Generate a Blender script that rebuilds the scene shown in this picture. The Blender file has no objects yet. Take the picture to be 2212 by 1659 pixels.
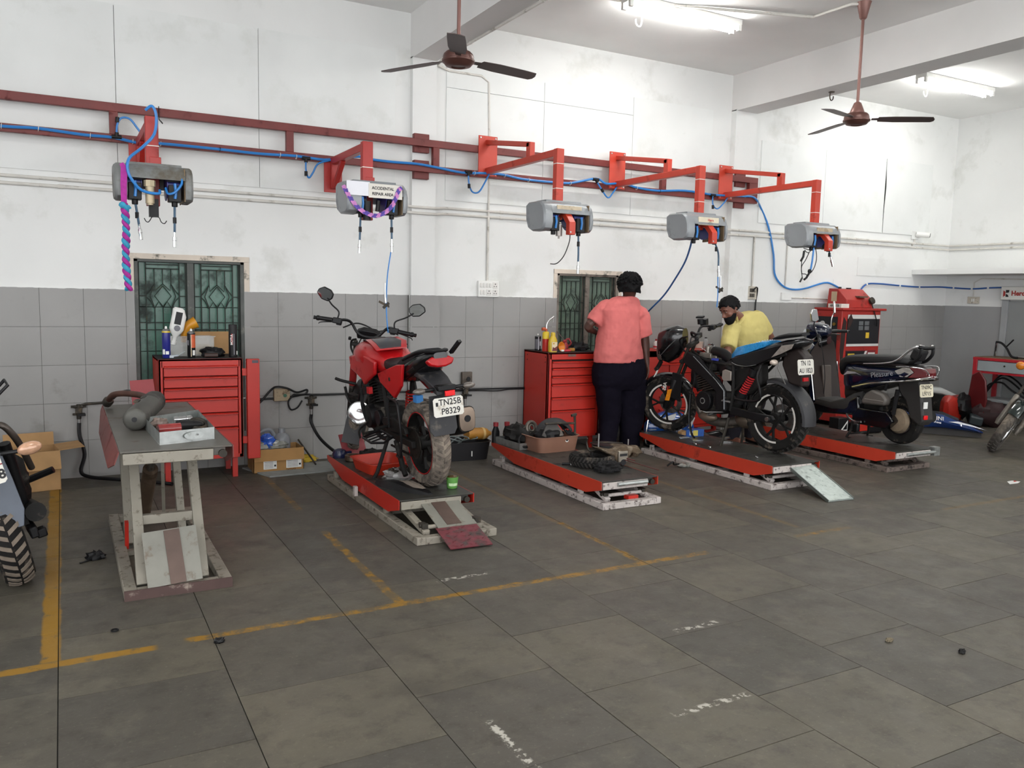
import bpy, bmesh, math, random
from mathutils import Vector as V, Matrix as Mx, Euler, noise as mnoise
random.seed(7)
SC = bpy.context.scene
COL = SC.collection
PI = math.pi
def rad(d): return d*PI/180
# ---------------------------------------------------------------- camera
FPX, CXP, CYP, CAMH = 1783.0, 1106.0, 829.5, 1.55
_y, _p, _r = rad(28.60), rad(-6.216), rad(1.259)
FW = V((math.sin(_y)*math.cos(_p), math.cos(_y)*math.cos(_p), math.sin(_p)))
_r0 = V((math.cos(_y), -math.sin(_y), 0)); _u0 = _r0.cross(FW)
RT = _r0*math.cos(_r)+_u0*math.sin(_r); UP = -_r0*math.sin(_r)+_u0*math.cos(_r)
CAM = V((0, 0, CAMH))
cd = bpy.data.cameras.new('camera'); co = bpy.data.objects.new('camera', cd); COL.objects.link(co)
cd.sensor_fit = 'HORIZONTAL'; cd.sensor_width = 36; cd.lens = FPX/2212*36; cd.clip_start = .05; cd.clip_end = 200
co.matrix_world = Mx(((RT.x, UP.x, -FW.x, 0), (RT.y, UP.y, -FW.y, 0), (RT.z, UP.z, -FW.z, CAMH), (0, 0, 0, 1)))
SC.camera = co
def at(px, py, X=None, Y=None, Z=None):
    """world point where the sight line of a photo pixel meets a plane"""
    d = FW+RT*((px-CXP)/FPX)-UP*((py-CYP)/FPX)
    t = (Z-CAM.z)/d.z if Z is not None else (Y-CAM.y)/d.y if Y is not None else (X-CAM.x)/d.x
    return CAM+d*t
# ---------------------------------------------------------------- world, light, exposure
w = bpy.data.worlds.new('daylight'); SC.world = w; w.use_nodes = True
bg = w.node_tree.nodes['Background']; bg.inputs[0].default_value = (.97, .98, 1, 1); bg.inputs[1].default_value = 2.75
SC.view_settings.view_transform = 'Standard'; SC.view_settings.look = 'None'
SC.view_settings.gamma = 1; SC.view_settings.use_curve_mapping = False; SC.view_settings.exposure = 0.36
CZ = 4.09          # ceiling height
WY = 7.41          # back wall
WX = 11.0          # right wall
TUBES = [(4.92, 6.02), (9.1, 6.22), (.3, 3.0), (4.9, 3.2), (9.1, 3.2), (4.9, .4), (9.1, .4), (.9, -1.6)]   # ceiling tube lamps, built below as lit tubes
TUBE_GLOW = 52
# ---------------------------------------------------------------- helpers
def S(h):
    h = h.lstrip('#'); c = [int(h[i:i+2], 16)/255 for i in (0, 2, 4)]
    return tuple(x/12.92 if x <= .04045 else ((x+.055)/1.055)**2.4 for x in c)+(1,)
def C(c): return S(c) if isinstance(c, str) else tuple(c)
MATS = {}
def M(name, col, rough=.5, metal=0, var=.12, scale=7, dirt=None, damt=.4, dscale=3, bump=0, bscale=60, coat=0, emit=0, alpha=1, trans=0, world=False, rnd=0, spec=.5):
    if name in MATS: return MATS[name]
    m = bpy.data.materials.new(name); MATS[name] = m; m.use_nodes = True
    nt = m.node_tree; N = nt.nodes; L = nt.links; b = N['Principled BSDF']
    col = C(col); b.inputs['Base Color'].default_value = col; b.inputs['Roughness'].default_value = rough
    b.inputs['Metallic'].default_value = metal; b.inputs['Coat Weight'].default_value = coat; b.inputs['Alpha'].default_value = alpha
    b.inputs['Transmission Weight'].default_value = trans; b.inputs['Specular IOR Level'].default_value = spec
    if emit: b.inputs['Emission Color'].default_value = col; b.inputs['Emission Strength'].default_value = emit
    tc = N.new('ShaderNodeTexCoord'); vec = tc.outputs['Object']
    if world: vec = N.new('ShaderNodeNewGeometry').outputs['Position']
    out = None
    if var:
        n = N.new('ShaderNodeTexNoise'); n.inputs['Scale'].default_value = scale; n.inputs['Detail'].default_value = 5; L.new(vec, n.inputs['Vector'])
        r = N.new('ShaderNodeMapRange'); r.inputs[1].default_value = .3; r.inputs[2].default_value = .7; r.inputs[3].default_value = 1-var; r.inputs[4].default_value = 1+var*.6; L.new(n.outputs[0], r.inputs[0])
        x = N.new('ShaderNodeMix'); x.data_type = 'RGBA'; x.blend_type = 'MULTIPLY'; x.inputs[0].default_value = 1; x.inputs[6].default_value = col; L.new(r.outputs[0], x.inputs[7]); out = x.outputs[2]
    if rnd:
        oi = N.new('ShaderNodeObjectInfo'); r = N.new('ShaderNodeMapRange'); r.inputs[3].default_value = 1-rnd; r.inputs[4].default_value = 1+rnd; L.new(oi.outputs['Random'], r.inputs[0])
        x = N.new('ShaderNodeMix'); x.data_type = 'RGBA'; x.blend_type = 'MULTIPLY'; x.inputs[0].default_value = 1; L.new(r.outputs[0], x.inputs[7])
        if out: L.new(out, x.inputs[6])
        else: x.inputs[6].default_value = col
        out = x.outputs[2]
    if dirt:
        n = N.new('ShaderNodeTexNoise'); n.inputs['Scale'].default_value = dscale; n.inputs['Detail'].default_value = 8; n.inputs['Roughness'].default_value = .65; L.new(vec, n.inputs['Vector'])
        r = N.new('ShaderNodeMapRange'); r.inputs[1].default_value = .62-.3*damt; r.inputs[2].default_value = .72-.2*damt; L.new(n.outputs[0], r.inputs[0])
        x = N.new('ShaderNodeMix'); x.data_type = 'RGBA'; L.new(r.outputs[0], x.inputs[0]); x.inputs[7].default_value = C(dirt)
        if out: L.new(out, x.inputs[6])
        else: x.inputs[6].default_value = col
        out = x.outputs[2]
        r2 = N.new('ShaderNodeMapRange'); r2.inputs[3].default_value = rough; r2.inputs[4].default_value = min(1, rough+.35); L.new(r.outputs[0], r2.inputs[0]); L.new(r2.outputs[0], b.inputs['Roughness'])
    if out: L.new(out, b.inputs['Base Color'])
    if bump:
        n = N.new('ShaderNodeTexNoise'); n.inputs['Scale'].default_value = bscale; n.inputs['Detail'].default_value = 4; L.new(vec, n.inputs['Vector'])
        bp = N.new('ShaderNodeBump'); bp.inputs['Strength'].default_value = bump; bp.inputs['Distance'].default_value = .01; L.new(n.outputs[0], bp.inputs['Height']); L.new(bp.outputs[0], b.inputs['Normal'])
    return m
def spl(pts, n=6, closed=False):
    P = [V(p) for p in pts]; k = len(P); o = []
    if k < 3: return P
    for i in range(k if closed else k-1):
        a, b, c, d = (P[(i-1) % k], P[i], P[(i+1) % k], P[(i+2) % k]) if closed else (P[max(i-1, 0)], P[i], P[i+1], P[min(i+2, k-1)])
        for j in range(n):
            t = j/n; o.append(.5*((2*b)+(c-a)*t+(2*a-5*b+4*c-d)*t*t+(3*b-a-3*c+d)*t**3))
    if not closed: o.append(P[-1])
    return o
class B:
    """collects shapes; go() links them as ONE mesh object"""
    def __init__(s): s.v = []; s.f = []
    def add(s, vs, fs):
        k = len(s.v); s.v += [tuple(v) for v in vs]; s.f += [tuple(i+k for i in f) for f in fs]; return s
    def box(s, a, b, m=None):
        x0, y0, z0 = a; x1, y1, z1 = b
        vs = [V((x, y, z)) for x in (x0, x1) for y in (y0, y1) for z in (z0, z1)]
        if m: vs = [m @ v for v in vs]
        return s.add(vs, [(0, 1, 3, 2), (4, 6, 7, 5), (0, 4, 5, 1), (2, 3, 7, 6), (0, 2, 6, 4), (1, 5, 7, 3)])
    def cb(s, c, d, rot=(0, 0, 0)):
        m = Mx.Translation(c) @ Euler([rad(a) for a in rot]).to_matrix().to_4x4(); h = [x/2 for x in d]
        return s.box([-x for x in h], h, m)
    def bar(s, p, q, w, h, up=(0, 0, 1)):
        p, q = V(p), V(q); d = (q-p); L = d.length; d.normalize(); u = V(up); sd = d.cross(u)
        if sd.length < 1e-4: sd = d.cross(V((0, 1, 0)))
        sd.normalize(); u = sd.cross(d)
        m = Mx((( d.x, sd.x, u.x, p.x), (d.y, sd.y, u.y, p.y), (d.z, sd.z, u.z, p.z), (0, 0, 0, 1)))
        return s.box((0, -w/2, -h/2), (L, w/2, h/2), m)
    def ring(s, rings, cap=True, closed=False):
        n = len(rings[0]); vs = [p for r in rings for p in r]; fs = []; R = len(rings)
        for i in range(R if closed else R-1):
            j = (i+1) % R
            for k in range(n): fs.append((i*n+k, i*n+(k+1) % n, j*n+(k+1) % n, j*n+k))
        if cap and not closed: fs += [tuple(range(n-1, -1, -1)), tuple(range((R-1)*n, R*n))]
        return s.add(vs, fs)
    def tube(s, pts, r, n=8, closed=False, flat=1, up=None):
        P = [V(p) for p in pts]; k = len(P); rr = r if isinstance(r, (list, tuple)) else [r]*k
        if isinstance(r, (list, tuple)) and len(rr) != k: rr = [rr[0]+(rr[-1]-rr[0])*i/(k-1) for i in range(k)]
        T = []
        for i in range(k):
            t = (P[(i+1) % k]-P[i-1]) if closed else P[min(i+1, k-1)]-P[max(i-1, 0)]
            T.append(t.normalized() if t.length > 1e-9 else V((0, 0, 1)))
        u = V(up) if up else (V((0, 0, 1)) if abs(T[0].z) < .9 else V((1, 0, 0)))
        rings = []
        for i in range(k):
            u = u-T[i]*u.dot(T[i])
            if u.length < 1e-6: u = T[i].orthogonal()
            u.normalize(); b = T[i].cross(u)
            rings.append([P[i]+(u*math.cos(2*PI*j/n)*flat+b*math.sin(2*PI*j/n))*rr[i] for j in range(n)])
        return s.ring(rings, True, closed)
    def cyl(s, p, q, r, r2=None, n=16): return s.tube([p, q], [r, r if r2 is None else r2], n)
    def lathe(s, prof, o=(0, 0, 0), ax=(0, 0, 1), n=20, cap=True):
        a = V(ax).normalized(); q = V((0, 0, 1)).rotation_difference(a); o = V(o)
        return s.ring([[o+q @ V((r*math.cos(2*PI*j/n), r*math.sin(2*PI*j/n), z)) for j in range(n)] for r, z in prof], cap)
    def torus(s, o, R, r, ax=(0, 0, 1), n=36, k=10, flat=1):
        q = V((0, 0, 1)).rotation_difference(V(ax).normalized()); o = V(o)
        return s.tube([o+q @ V((R*math.cos(2*PI*i/n), R*math.sin(2*PI*i/n), 0)) for i in range(n)], r, k, True, flat, up=q @ V((0, 0, 1)))
    def ell(s, c, r, rot=(0, 0, 0), n=14, k=9):
        m = Euler([rad(a) for a in rot]).to_matrix(); c = V(c); rg = []
        for i in range(k+1):
            t = PI*(i/k); sr = max(math.sin(t), .02)
            rg.append([c+m @ V((r[0]*sr*math.cos(2*PI*j/n), r[1]*sr*math.sin(2*PI*j/n), -r[2]*math.cos(t))) for j in range(n)])
        return s.ring(rg)
    def prism(s, poly, o, ux, uy, th):
        """2-D outline on axes ux, uy from o, thickness th along ux x uy (centred)"""
        ux, uy, o = V(ux).normalized(), V(uy).normalized(), V(o); nz = ux.cross(uy)*th/2; n = len(poly)
        a = [o+ux*x+uy*y-nz for x, y in poly]; b = [o+ux*x+uy*y+nz for x, y in poly]
        return s.add(a+b, [tuple(range(n-1, -1, -1)), tuple(range(n, 2*n))]+[(i, (i+1) % n, n+(i+1) % n, n+i) for i in range(n)])
    def lump(s, c, r, amp=.25, f=2.5, seed=0, n=20, k=12, flatz=None):
        c = V(c); rg = []
        for i in range(k+1):
            t = PI*i/k; sr = max(math.sin(t), .02); row = []
            for j in range(n):
                d = V((sr*math.cos(2*PI*j/n), sr*math.sin(2*PI*j/n), -math.cos(t)))
                h = 1+amp*mnoise.fractal(d*f+V((seed*7.3, seed, 0)), 1, 2, 4)
                p = V((d.x*r[0], d.y*r[1], d.z*r[2]))*h
                if flatz is not None: p.z = max(p.z, flatz)
                row.append(c+p)
            rg.append(row)
        return s.ring(rg)
    def go(s, name, mat, parent=None, bevel=0, smooth=True, kind=None, ang=.7):
        me = bpy.data.meshes.new(name); me.from_pydata(s.v, [], s.f)
        bm = bmesh.new(); bm.from_mesh(me); bmesh.ops.recalc_face_normals(bm, faces=bm.faces); bm.to_mesh(me); bm.free()
        if smooth:
            me.polygons.foreach_set('use_smooth', [True]*len(me.polygons)); me.set_sharp_from_angle(angle=ang)
        o = bpy.data.objects.new(name, me); COL.objects.link(o); me.materials.append(mat)
        if parent: o.parent = parent
        if bevel:
            b = o.modifiers.new('bevel', 'BEVEL'); b.width = bevel; b.segments = 2; b.limit_method = 'ANGLE'; b.angle_limit = .6
        if kind: o['kind'] = kind
        return o
def tag(o, label, cat, group=None):
    o['label'] = label; o['category'] = cat
    if group: o['group'] = group
    return o
def thing(name, label, cat, loc=(0, 0, 0), rot=(0, 0, 0), group=None):
    o = bpy.data.objects.new(name, None); o.empty_display_size = .1; COL.objects.link(o); o.location = loc; o.rotation_euler = [rad(a) for a in rot]
    return tag(o, label, cat, group)
def struct(name, rot=None):
    o = bpy.data.objects.new(name, None); COL.objects.link(o); o['kind'] = 'structure'; return o
def dup(root, loc=None, rotz=None, label=None):
    r = root.copy(); COL.objects.link(r)
    if loc is not None: r.location = loc
    if rotz is not None: r.rotation_euler.z = rotz
    if label: r['label'] = label
    for ch in list(root.children):
        c = ch.copy(); COL.objects.link(c); c.parent = r
        for g in ch.children:
            d = g.copy(); COL.objects.link(d); d.parent = c
    return r
def text(body, size, mat, loc, ux, uy, parent=None, name='lettering', ext=.0006, bold=0, align='CENTER', sx=1):
    cu = bpy.data.curves.new(name, 'FONT'); cu.body = body; cu.size = size; cu.extrude = ext; cu.offset = bold; cu.align_x = align; cu.align_y = 'CENTER'
    cu.resolution_u = 3
    tmp = bpy.data.objects.new(name, cu); COL.objects.link(tmp); bpy.context.view_layer.update()
    me = bpy.data.meshes.new_from_object(tmp.evaluated_get(bpy.context.evaluated_depsgraph_get())); bpy.data.objects.remove(tmp)
    ux, uy = V(ux).normalized(), V(uy).normalized(); nz = ux.cross(uy); ux = ux*sx; l = V(loc)
    me.transform(Mx(((ux.x, uy.x, nz.x, l.x), (ux.y, uy.y, nz.y, l.y), (ux.z, uy.z, nz.z, l.z), (0, 0, 0, 1))))
    o = bpy.data.objects.new(name, me); COL.objects.link(o); me.materials.clear(); me.materials.append(mat)
    if parent: o.parent = parent
    return o
# ---------------------------------------------------------------- shared materials
RED = M('red_enamel', '#b5281c', .38, var=.08, scale=3, dirt='#8a231a', damt=.0, dscale=4)
ORED = M('orange_red_enamel', '#bb3a26', .42, var=.1, scale=3, dirt='#7d2a1e', damt=.1, dscale=6)
DRED = M('maroon_paint', '#6d2622', .5, var=.15, scale=6, dirt='#4c1d1b', damt=.2, dscale=9)
BLACK = M('black_plastic', '#111113', .45, var=.2, scale=12, spec=.3)
DUSTY = M('dusty_black', '#1a1918', .6, var=.3, scale=14, dirt='#5d574f', damt=.1, dscale=7, spec=.25)
RUBBER = M('tyre_rubber', '#1b1a19', .8, spec=.2, var=.25, scale=16, dirt='#6a6055', damt=.3, dscale=9, bump=.15, bscale=120)
RUBBER2 = M('dusty_tyre_rubber', '#3a3531', .85, var=.25, scale=16, dirt='#8b8073', damt=.75, dscale=7, bump=.15, bscale=120)
CHROME = M('chrome', '#d5d5d5', .12, 1, var=0)
STEEL = M('steel', '#9a9a98', .35, 1, var=.2, scale=20, dirt='#5a4a3c', damt=.1, dscale=12)
GALV = M('galvanised_steel', '#b9bdbb', .38, .85, var=.18, scale=25, dirt='#8a8c88', damt=.2, dscale=10)
GREYIRON = M('greasy_iron', '#39352f', .55, .5, var=.35, scale=15, dirt='#6e5f4e', damt=.25, dscale=11)
WHITE = M('white_plastic', '#e6e6e2', .45, var=.05)
INK = M('black_ink', '#17171a', .6, var=0)
BLUEHOSE = M('blue_hose', '#2f7cc4', .3, var=.08)
CARD = M('cardboard', '#a9855a', .85, var=.12, scale=9)
GOLD = M('gold_paper', '#c9922f', .6, var=.1)
# ================================================================ setting
# ---- floor: 0.61 m stone slabs, staggered from column to column
def floor_mat():
    m = bpy.data.materials.new('stone_slab'); m.use_nodes = True; nt = m.node_tree; N = nt.nodes; L = nt.links; b = N['Principled BSDF']
    pos = N.new('ShaderNodeNewGeometry').outputs['Position']; oi = N.new('ShaderNodeObjectInfo').outputs['Random']
    def noi(sc, det=6, ro=.6, vec=pos):
        n = N.new('ShaderNodeTexNoise'); n.inputs['Scale'].default_value = sc; n.inputs['Detail'].default_value = det; n.inputs['Roughness'].default_value = ro; L.new(vec, n.inputs['Vector']); return n.outputs[0]
    def mr(i, a, b_, c=0, d=1):
        r = N.new('ShaderNodeMapRange'); r.inputs[1].default_value = a; r.inputs[2].default_value = b_; r.inputs[3].default_value = c; r.inputs[4].default_value = d; L.new(i, r.inputs[0]); return r.outputs[0]
    def mth(op, a, b_=None):
        n = N.new('ShaderNodeMath'); n.operation = op
        for i, x in enumerate((a, b_)):
            if x is None: continue
            if isinstance(x, (int, float)): n.inputs[i].default_value = x
            else: L.new(x, n.inputs[i])
        return n.outputs[0]
    def mix(f, a, b_):
        x = N.new('ShaderNodeMix'); x.data_type = 'RGBA'
        if isinstance(f, (int, float)): x.inputs[0].default_value = f
        else: L.new(f, x.inputs[0])
        for i, c in ((6, a), (7, b_)):
            if isinstance(c, str): x.inputs[i].default_value = S(c)
            else: L.new(c, x.inputs[i])
        return x.outputs[2]
    rp = N.new('ShaderNodeValToRGB'); e = rp.color_ramp.elements
    e[0].color = S('#4b4841'); e[1].color = S('#5e594d'); x = e.new(.35); x.color = S('#504c45'); x = e.new(.7); x.color = S('#575349'); L.new(oi, rp.inputs[0])
    c = rp.outputs[0]
    c = mix(mr(noi(2.2), .42, .72, 0, .6), c, '#47433e')
    c = mix(mr(noi(8, 9, .75), .5, .72, 0, .75), c, '#37332e')
    c = mix(mr(noi(4.5, 9, .7), .52, .7, 0, .5), c, '#6b6659')
    sv = N.new('ShaderNodeVectorMath'); sv.operation = 'MULTIPLY'; sv.inputs[1].default_value = (9, 26, 1); L.new(pos, sv.inputs[0])
    c = mix(mr(noi(1.3, 8, .7, sv.outputs[0]), .58, .72, 0, .35), c, '#6f695b')
    c = mix(mr(noi(60, 3), .6, .75, 0, .25), c, '#8a8678')
    # oily dark stains, white scuffs
    c = mix(mr(noi(1.1, 4, .5), .6, .78, 0, .55), c, '#2f2b27')
    c = mix(mr(noi(3.7, 10, .75), .69, .74, 0, .55), c, '#98948a')
    # worn yellow bay lines
    sp = N.new('ShaderNodeSeparateXYZ'); L.new(pos, sp.inputs[0]); PX, PY = sp.outputs[0], sp.outputs[1]
    wob = mth('MULTIPLY', mth('SUBTRACT', noi(7, 3), .5), .035)
    def band(axis, cen, hw):
        d = mth('ABSOLUTE', mth('SUBTRACT', mth('ADD', axis, wob), cen)); return mr(d, hw, hw-.012)
    def rng(axis, a, b_): return mth('MULTIPLY', mr(axis, a, a+.03), mr(axis, b_, b_-.03))
    lines = [(PX, -.09, .042, PY, 3.74, 7.4, .39), (PY, 3.725, .036, PX, -1.2, .32, .42), (PY, 3.745, .032, PX, .42, 3.45, .5), (PX, 1.44, .03, PY, 3.74, 5.15, .53), (PX, 1.43, .03, PY, 5.7, 6.95, .57), (PX, 2.95, .03, PY, 3.75, 4.7, .54),
             (PX, 2.94, .028, PY, 4.7, 6.6, .66), (PX, 4.4, .03, PY, 3.9, 5.9, .62), (PY, 3.765, .03, PX, 4.2, 4.75, .58), (PY, 3.8, .03, PX, 5.8, 9, .64)]
    wear = noi(11, 10, .72)
    tot = None; tan = None
    for a, cen, hw, a2, s, e_, th in lines:
        g = mth('MULTIPLY', band(a, cen, hw), rng(a2, s, e_)); k = mth('MULTIPLY', g, mr(wear, th-.05, th+.05))
        tot = k if tot is None else mth('MAXIMUM', tot, k); tan = g if tan is None else mth('MAXIMUM', tan, g)
    c = mix(mth('MULTIPLY', tan, .55), c, '#6b5836')
    c = mix(tot, c, '#8f6b24')
    # broken white chalk dashes near the camera
    for (x0, y0, x1, y1) in ((1.32, 2.55, 1.32, 1.9), (1.95, 2.28, 2.35, 2.27), (2.45, 2.87, 2.75, 2.9), (1.72, 3.95, 2.05, 4.0)):
        if abs(x1-x0) > abs(y1-y0): g = mth('MULTIPLY', band(PY, (y0+y1)/2, .022), rng(PX, x0, x1))
        else: g = mth('MULTIPLY', band(PX, x0, .022), rng(PY, y1, y0))
        c = mix(mth('MULTIPLY', g, mr(noi(30, 4), .5, .56, 0, .75)), c, '#c9c5ba')
    L.new(c, b.inputs['Base Color'])
    L.new(mr(noi(5), .3, .7, .42, .62), b.inputs['Roughness']); b.inputs['Specular IOR Level'].default_value = .35
    bp = N.new('ShaderNodeBump'); bp.inputs['Strength'].default_value = .12; bp.inputs['Distance'].default_value = .01; L.new(noi(24, 6), bp.inputs['Height']); L.new(bp.outputs[0], b.inputs['Normal'])
    return m
SLAB = floor_mat()
floor = B().box((-5, -4, -.12), (WX+.2, WY+.15, -.006)).go('floor', M('dark_joint', '#2a2824', .9, var=.2), smooth=False); floor['kind'] = 'structure'
tile_me = None
offs = [2.79, 2.52, 2.22, 2.565, 2.245, 2.46, 2.3, 2.7, 2.3, 2.6, 2.25, 2.5]
rr = random.Random(3)
for k in range(-4, 19):
    x0 = -.06+.6045*k; of = offs[k % 12] if k >= 0 else 2.2+.17*(k+5)
    y = of-.6*3
    while y < WY:
        if y > .9 and (k < 13 or y > 2.2):
            if tile_me is None:
                t = B().box((0, 0, -.03), (.6005, .5965, 0)).go('tile', SLAB, floor, smooth=False); tile_me = t.data
            else:
                t = bpy.data.objects.new('tile', tile_me); COL.objects.link(t); t.parent = floor
            t.location = (x0, y, rr.uniform(-.0015, 0))
        y += .6
# ---- ceiling, beams, columns
CEILM = M('ceiling_paint', '#efefed', .9, var=.05, scale=1.3)
o = B().box((-5, -4, CZ), (WX+.2, WY+.2, CZ+.15)).go('ceiling', CEILM, smooth=False); o['kind'] = 'structure'
PAINT = M('white_wall_paint', '#e4e5e3', .8, var=.05, scale=1.2, dirt='#d6d7d3', damt=.2, dscale=1.7, world=True, bump=.06, bscale=30)
BEAMM = M('beam_paint', '#dedddb', .85, var=.04, scale=2, world=True)
for x0, x1, yf in ((2.9, 3.14, 7.35), (6.84, 7.16, 7.33)):
    o = B().box((x0, -4, 3.69), (x1, WY+.02, CZ+.01)).go('ceiling_beam', BEAMM, smooth=False); o['kind'] = 'structure'
    o = B().box((x0, yf, 1.52), (x1, WY+.02, 3.7)).box((x0, yf, 0), (x1, WY+.02, 1.52)).go('wall_column', PAINT, smooth=False); o['kind'] = 'structure'
# ---- back wall with window openings
W1 = (.52, 1.385, .6, 1.77); W2 = (4.55, 5.33, .6, 1.775)
wb = B(); xs = [-5, W1[0], W1[1], W2[0], W2[1], WX+.2]
for i in range(5):
    if i in (1, 3):
        wv = W1 if i == 1 else W2
        wb.box((xs[i], WY, 0), (xs[i+1], WY+.18, wv[2])); wb.box((xs[i], WY, wv[3]), (xs[i+1], WY+.18, CZ))
    else: wb.box((xs[i], WY, 0), (xs[i+1], WY+.18, CZ))
wall = wb.go('wall_back', PAINT, smooth=False); wall['kind'] = 'structure'
# grey painted wall tiles
def tile_mat():
    m = M('grey_tile_paint', '#908f8d', .45, var=.06, scale=2.5, world=True, rnd=.025, dirt='#83827f', damt=.06, dscale=2.6, bump=.03, bscale=20)
    nt = m.node_tree; N = nt.nodes; L = nt.links; b = N['Principled BSDF']
    src = b.inputs['Base Color'].links[0].from_socket
    g = N.new('ShaderNodeNewGeometry'); sp = N.new('ShaderNodeSeparateXYZ'); L.new(g.outputs[0], sp.inputs[0])
    n = N.new('ShaderNodeTexNoise'); n.inputs['Scale'].default_value = 14; n.inputs['Detail'].default_value = 6; L.new(g.outputs[0], n.inputs['Vector'])
    a = N.new('ShaderNodeMath'); a.operation = 'MULTIPLY_ADD'; a.inputs[1].default_value = .016; L.new(n.outputs[0], a.inputs[0]); L.new(sp.outputs[2], a.inputs[2])
    r = N.new('ShaderNodeMapRange'); r.inputs[1].default_value = 1.5265; r.inputs[2].default_value = 1.5285; L.new(a.outputs[0], r.inputs[0])
    x = N.new('ShaderNodeMix'); x.data_type = 'RGBA'; L.new(r.outputs[0], x.inputs[0]); L.new(src, x.inputs[6]); x.inputs[7].default_value = S('#dcdcda'); L.new(x.outputs[2], b.inputs['Base Color'])
    return m
TILEM = tile_mat(); TP = .3045
GROUT = M('dark_tile_joint', '#55544f', .9, var=.2)
B().box((-2, WY-.0008, 0), (W1[0]-.05, WY+.001, 1.52)).box((W1[1]+.05, WY-.0008, 0), (W2[0]-.05, WY+.001, 1.52)).box((W2[1]+.05, WY-.0008, 0), (WX, WY+.001, 1.52)).box((W1[0]-.05, WY-.0008, 0), (W1[1]+.05, WY+.001, .59)).go('tile_joint', GROUT, wall, smooth=False)
B().box((2.91, 7.3492, .0), (3.13, 7.36, 1.52)).box((6.85, 7.3292, 0), (7.15, 7.34, 1.52)).go('tile_joint', GROUT, wall, smooth=False)
tmesh = None
for k in range(-3, 37):
    x0 = -.155+TP*k
    for j in range(5):
        z0 = TP*j; yy = WY
        xa, xb = x0, min(x0+TP, WX)
        pieces = [(xa, xb, z0, z0+TP)]
        for wv in (W1, W2):
            new = []
            for (a, b_, c, d) in pieces:
                if b_ <= wv[0] or a >= wv[1] or d <= wv[2]: new.append((a, b_, c, d)); continue
                if a < wv[0]: new.append((a, wv[0], c, d))
                if b_ > wv[1]: new.append((wv[1], b_, c, d))
                if c < wv[2] and wv[2]-c > .05: new.append((max(a, wv[0]), min(b_, wv[1]), c, wv[2]))
            pieces = new
        for (a, b_, c, d) in pieces:
            if b_-a < .02: continue
            for cx0, cx1, yf in ((2.9, 3.14, 7.35), (6.84, 7.16, 7.33)):
                if cx0-.1 < (a+b_)/2 < cx1+.1: yy = yf if cx0 < (a+b_)/2 < cx1 else WY
            if abs(b_-a-TP) < 1e-4 and abs(d-c-TP) < 1e-4 and tmesh: t = bpy.data.objects.new('tile', tmesh); COL.objects.link(t); t.parent = wall
            else:
                t = B().box((.0012, -.007, .0012), (b_-a-.0012, .002, d-c-.0012)).go('tile', TILEM, wall, smooth=False)
                if abs(b_-a-TP) < 1e-4 and abs(d-c-TP) < 1e-4: tmesh = t.data
            t.location = (a, yy+rr.uniform(-.0008, .0004), c)
# painted boards above, with open joints
BOARD = M('painted_board', '#e2e4e2', .75, var=.06, scale=1.6, dirt='#d6d8d4', damt=.25, dscale=1.5, world=True, rnd=.012)
def board(a, b_, z0, z1, d=.012): B().box((a+.002, WY-d, z0+.002), (b_-.002, WY+.001, z1-.002)).go('panel', BOARD, wall, smooth=False)
B().box((-2, WY-.0015, 2.42), (2.74, WY+.001, 3.72)).box((3.4, WY-.0015, 2.45), (6.4, WY+.001, 3.6)).box((7.5, WY-.0015, 2.48), (10.5, WY+.001, 3.38)).go('panel_joint', M('joint_shadow', '#6a6a66', .9, var=.3), wall, smooth=False)
XS1 = [-1.9, at(247, 100, Y=WY).x, at(557.5, 150, Y=WY).x, 2.75]
for a, b_ in zip(XS1, XS1[1:]): board(a, b_, 2.68, 3.73); board(a, b_, 2.41, 2.68)
XS2 = [at(962, 300, Y=WY).x, at(1174, 250, Y=WY).x, at(1365, 300, Y=WY).x, at(1537, 300, Y=WY).x]
zs = at(1250, 232, Y=WY).z
for i, (a, b_) in enumerate(zip(XS2, XS2[1:])):
    board(a, b_, 2.43, zs if i < 2 else 3.67)
    if i < 2: board(a, b_, zs, 3.67)
XS3 = [at(1640, 400, Y=WY).x, at(1786, 300, Y=WY).x, at(1909, 420, Y=WY).x+.012, at(2012, 400, Y=WY).x]
for i, (a, b_) in enumerate(zip(XS3, XS3[1:])): board(a, b_-(.012 if i == 1 else 0), 2.46, 3.42)
B().prism([(0, 2.62), (.02, 2.9), (.028, 3.06), (.014, 3.28), (.004, 2.9)], (at(1909, 420, Y=WY).x-.004, WY-.0135, 0), (1, 0, 0), (0, 0, 1), .002).go('open_crack', M('crack_dark', '#151513', 1, var=0), wall, smooth=False)
# raised plaster patches low on the wall, right bay
for px0, py0, px1, py1 in ((1853, 555, 1968, 600), (1800, 604, 1846, 650)):
    a, b_ = at(px0, py0, Y=WY), at(px1, py1, Y=WY); B().box((a.x, WY-.006, b_.z), (b_.x, WY+.001, a.z)).go('plaster_patch', PAINT, wall, smooth=False)
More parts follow.
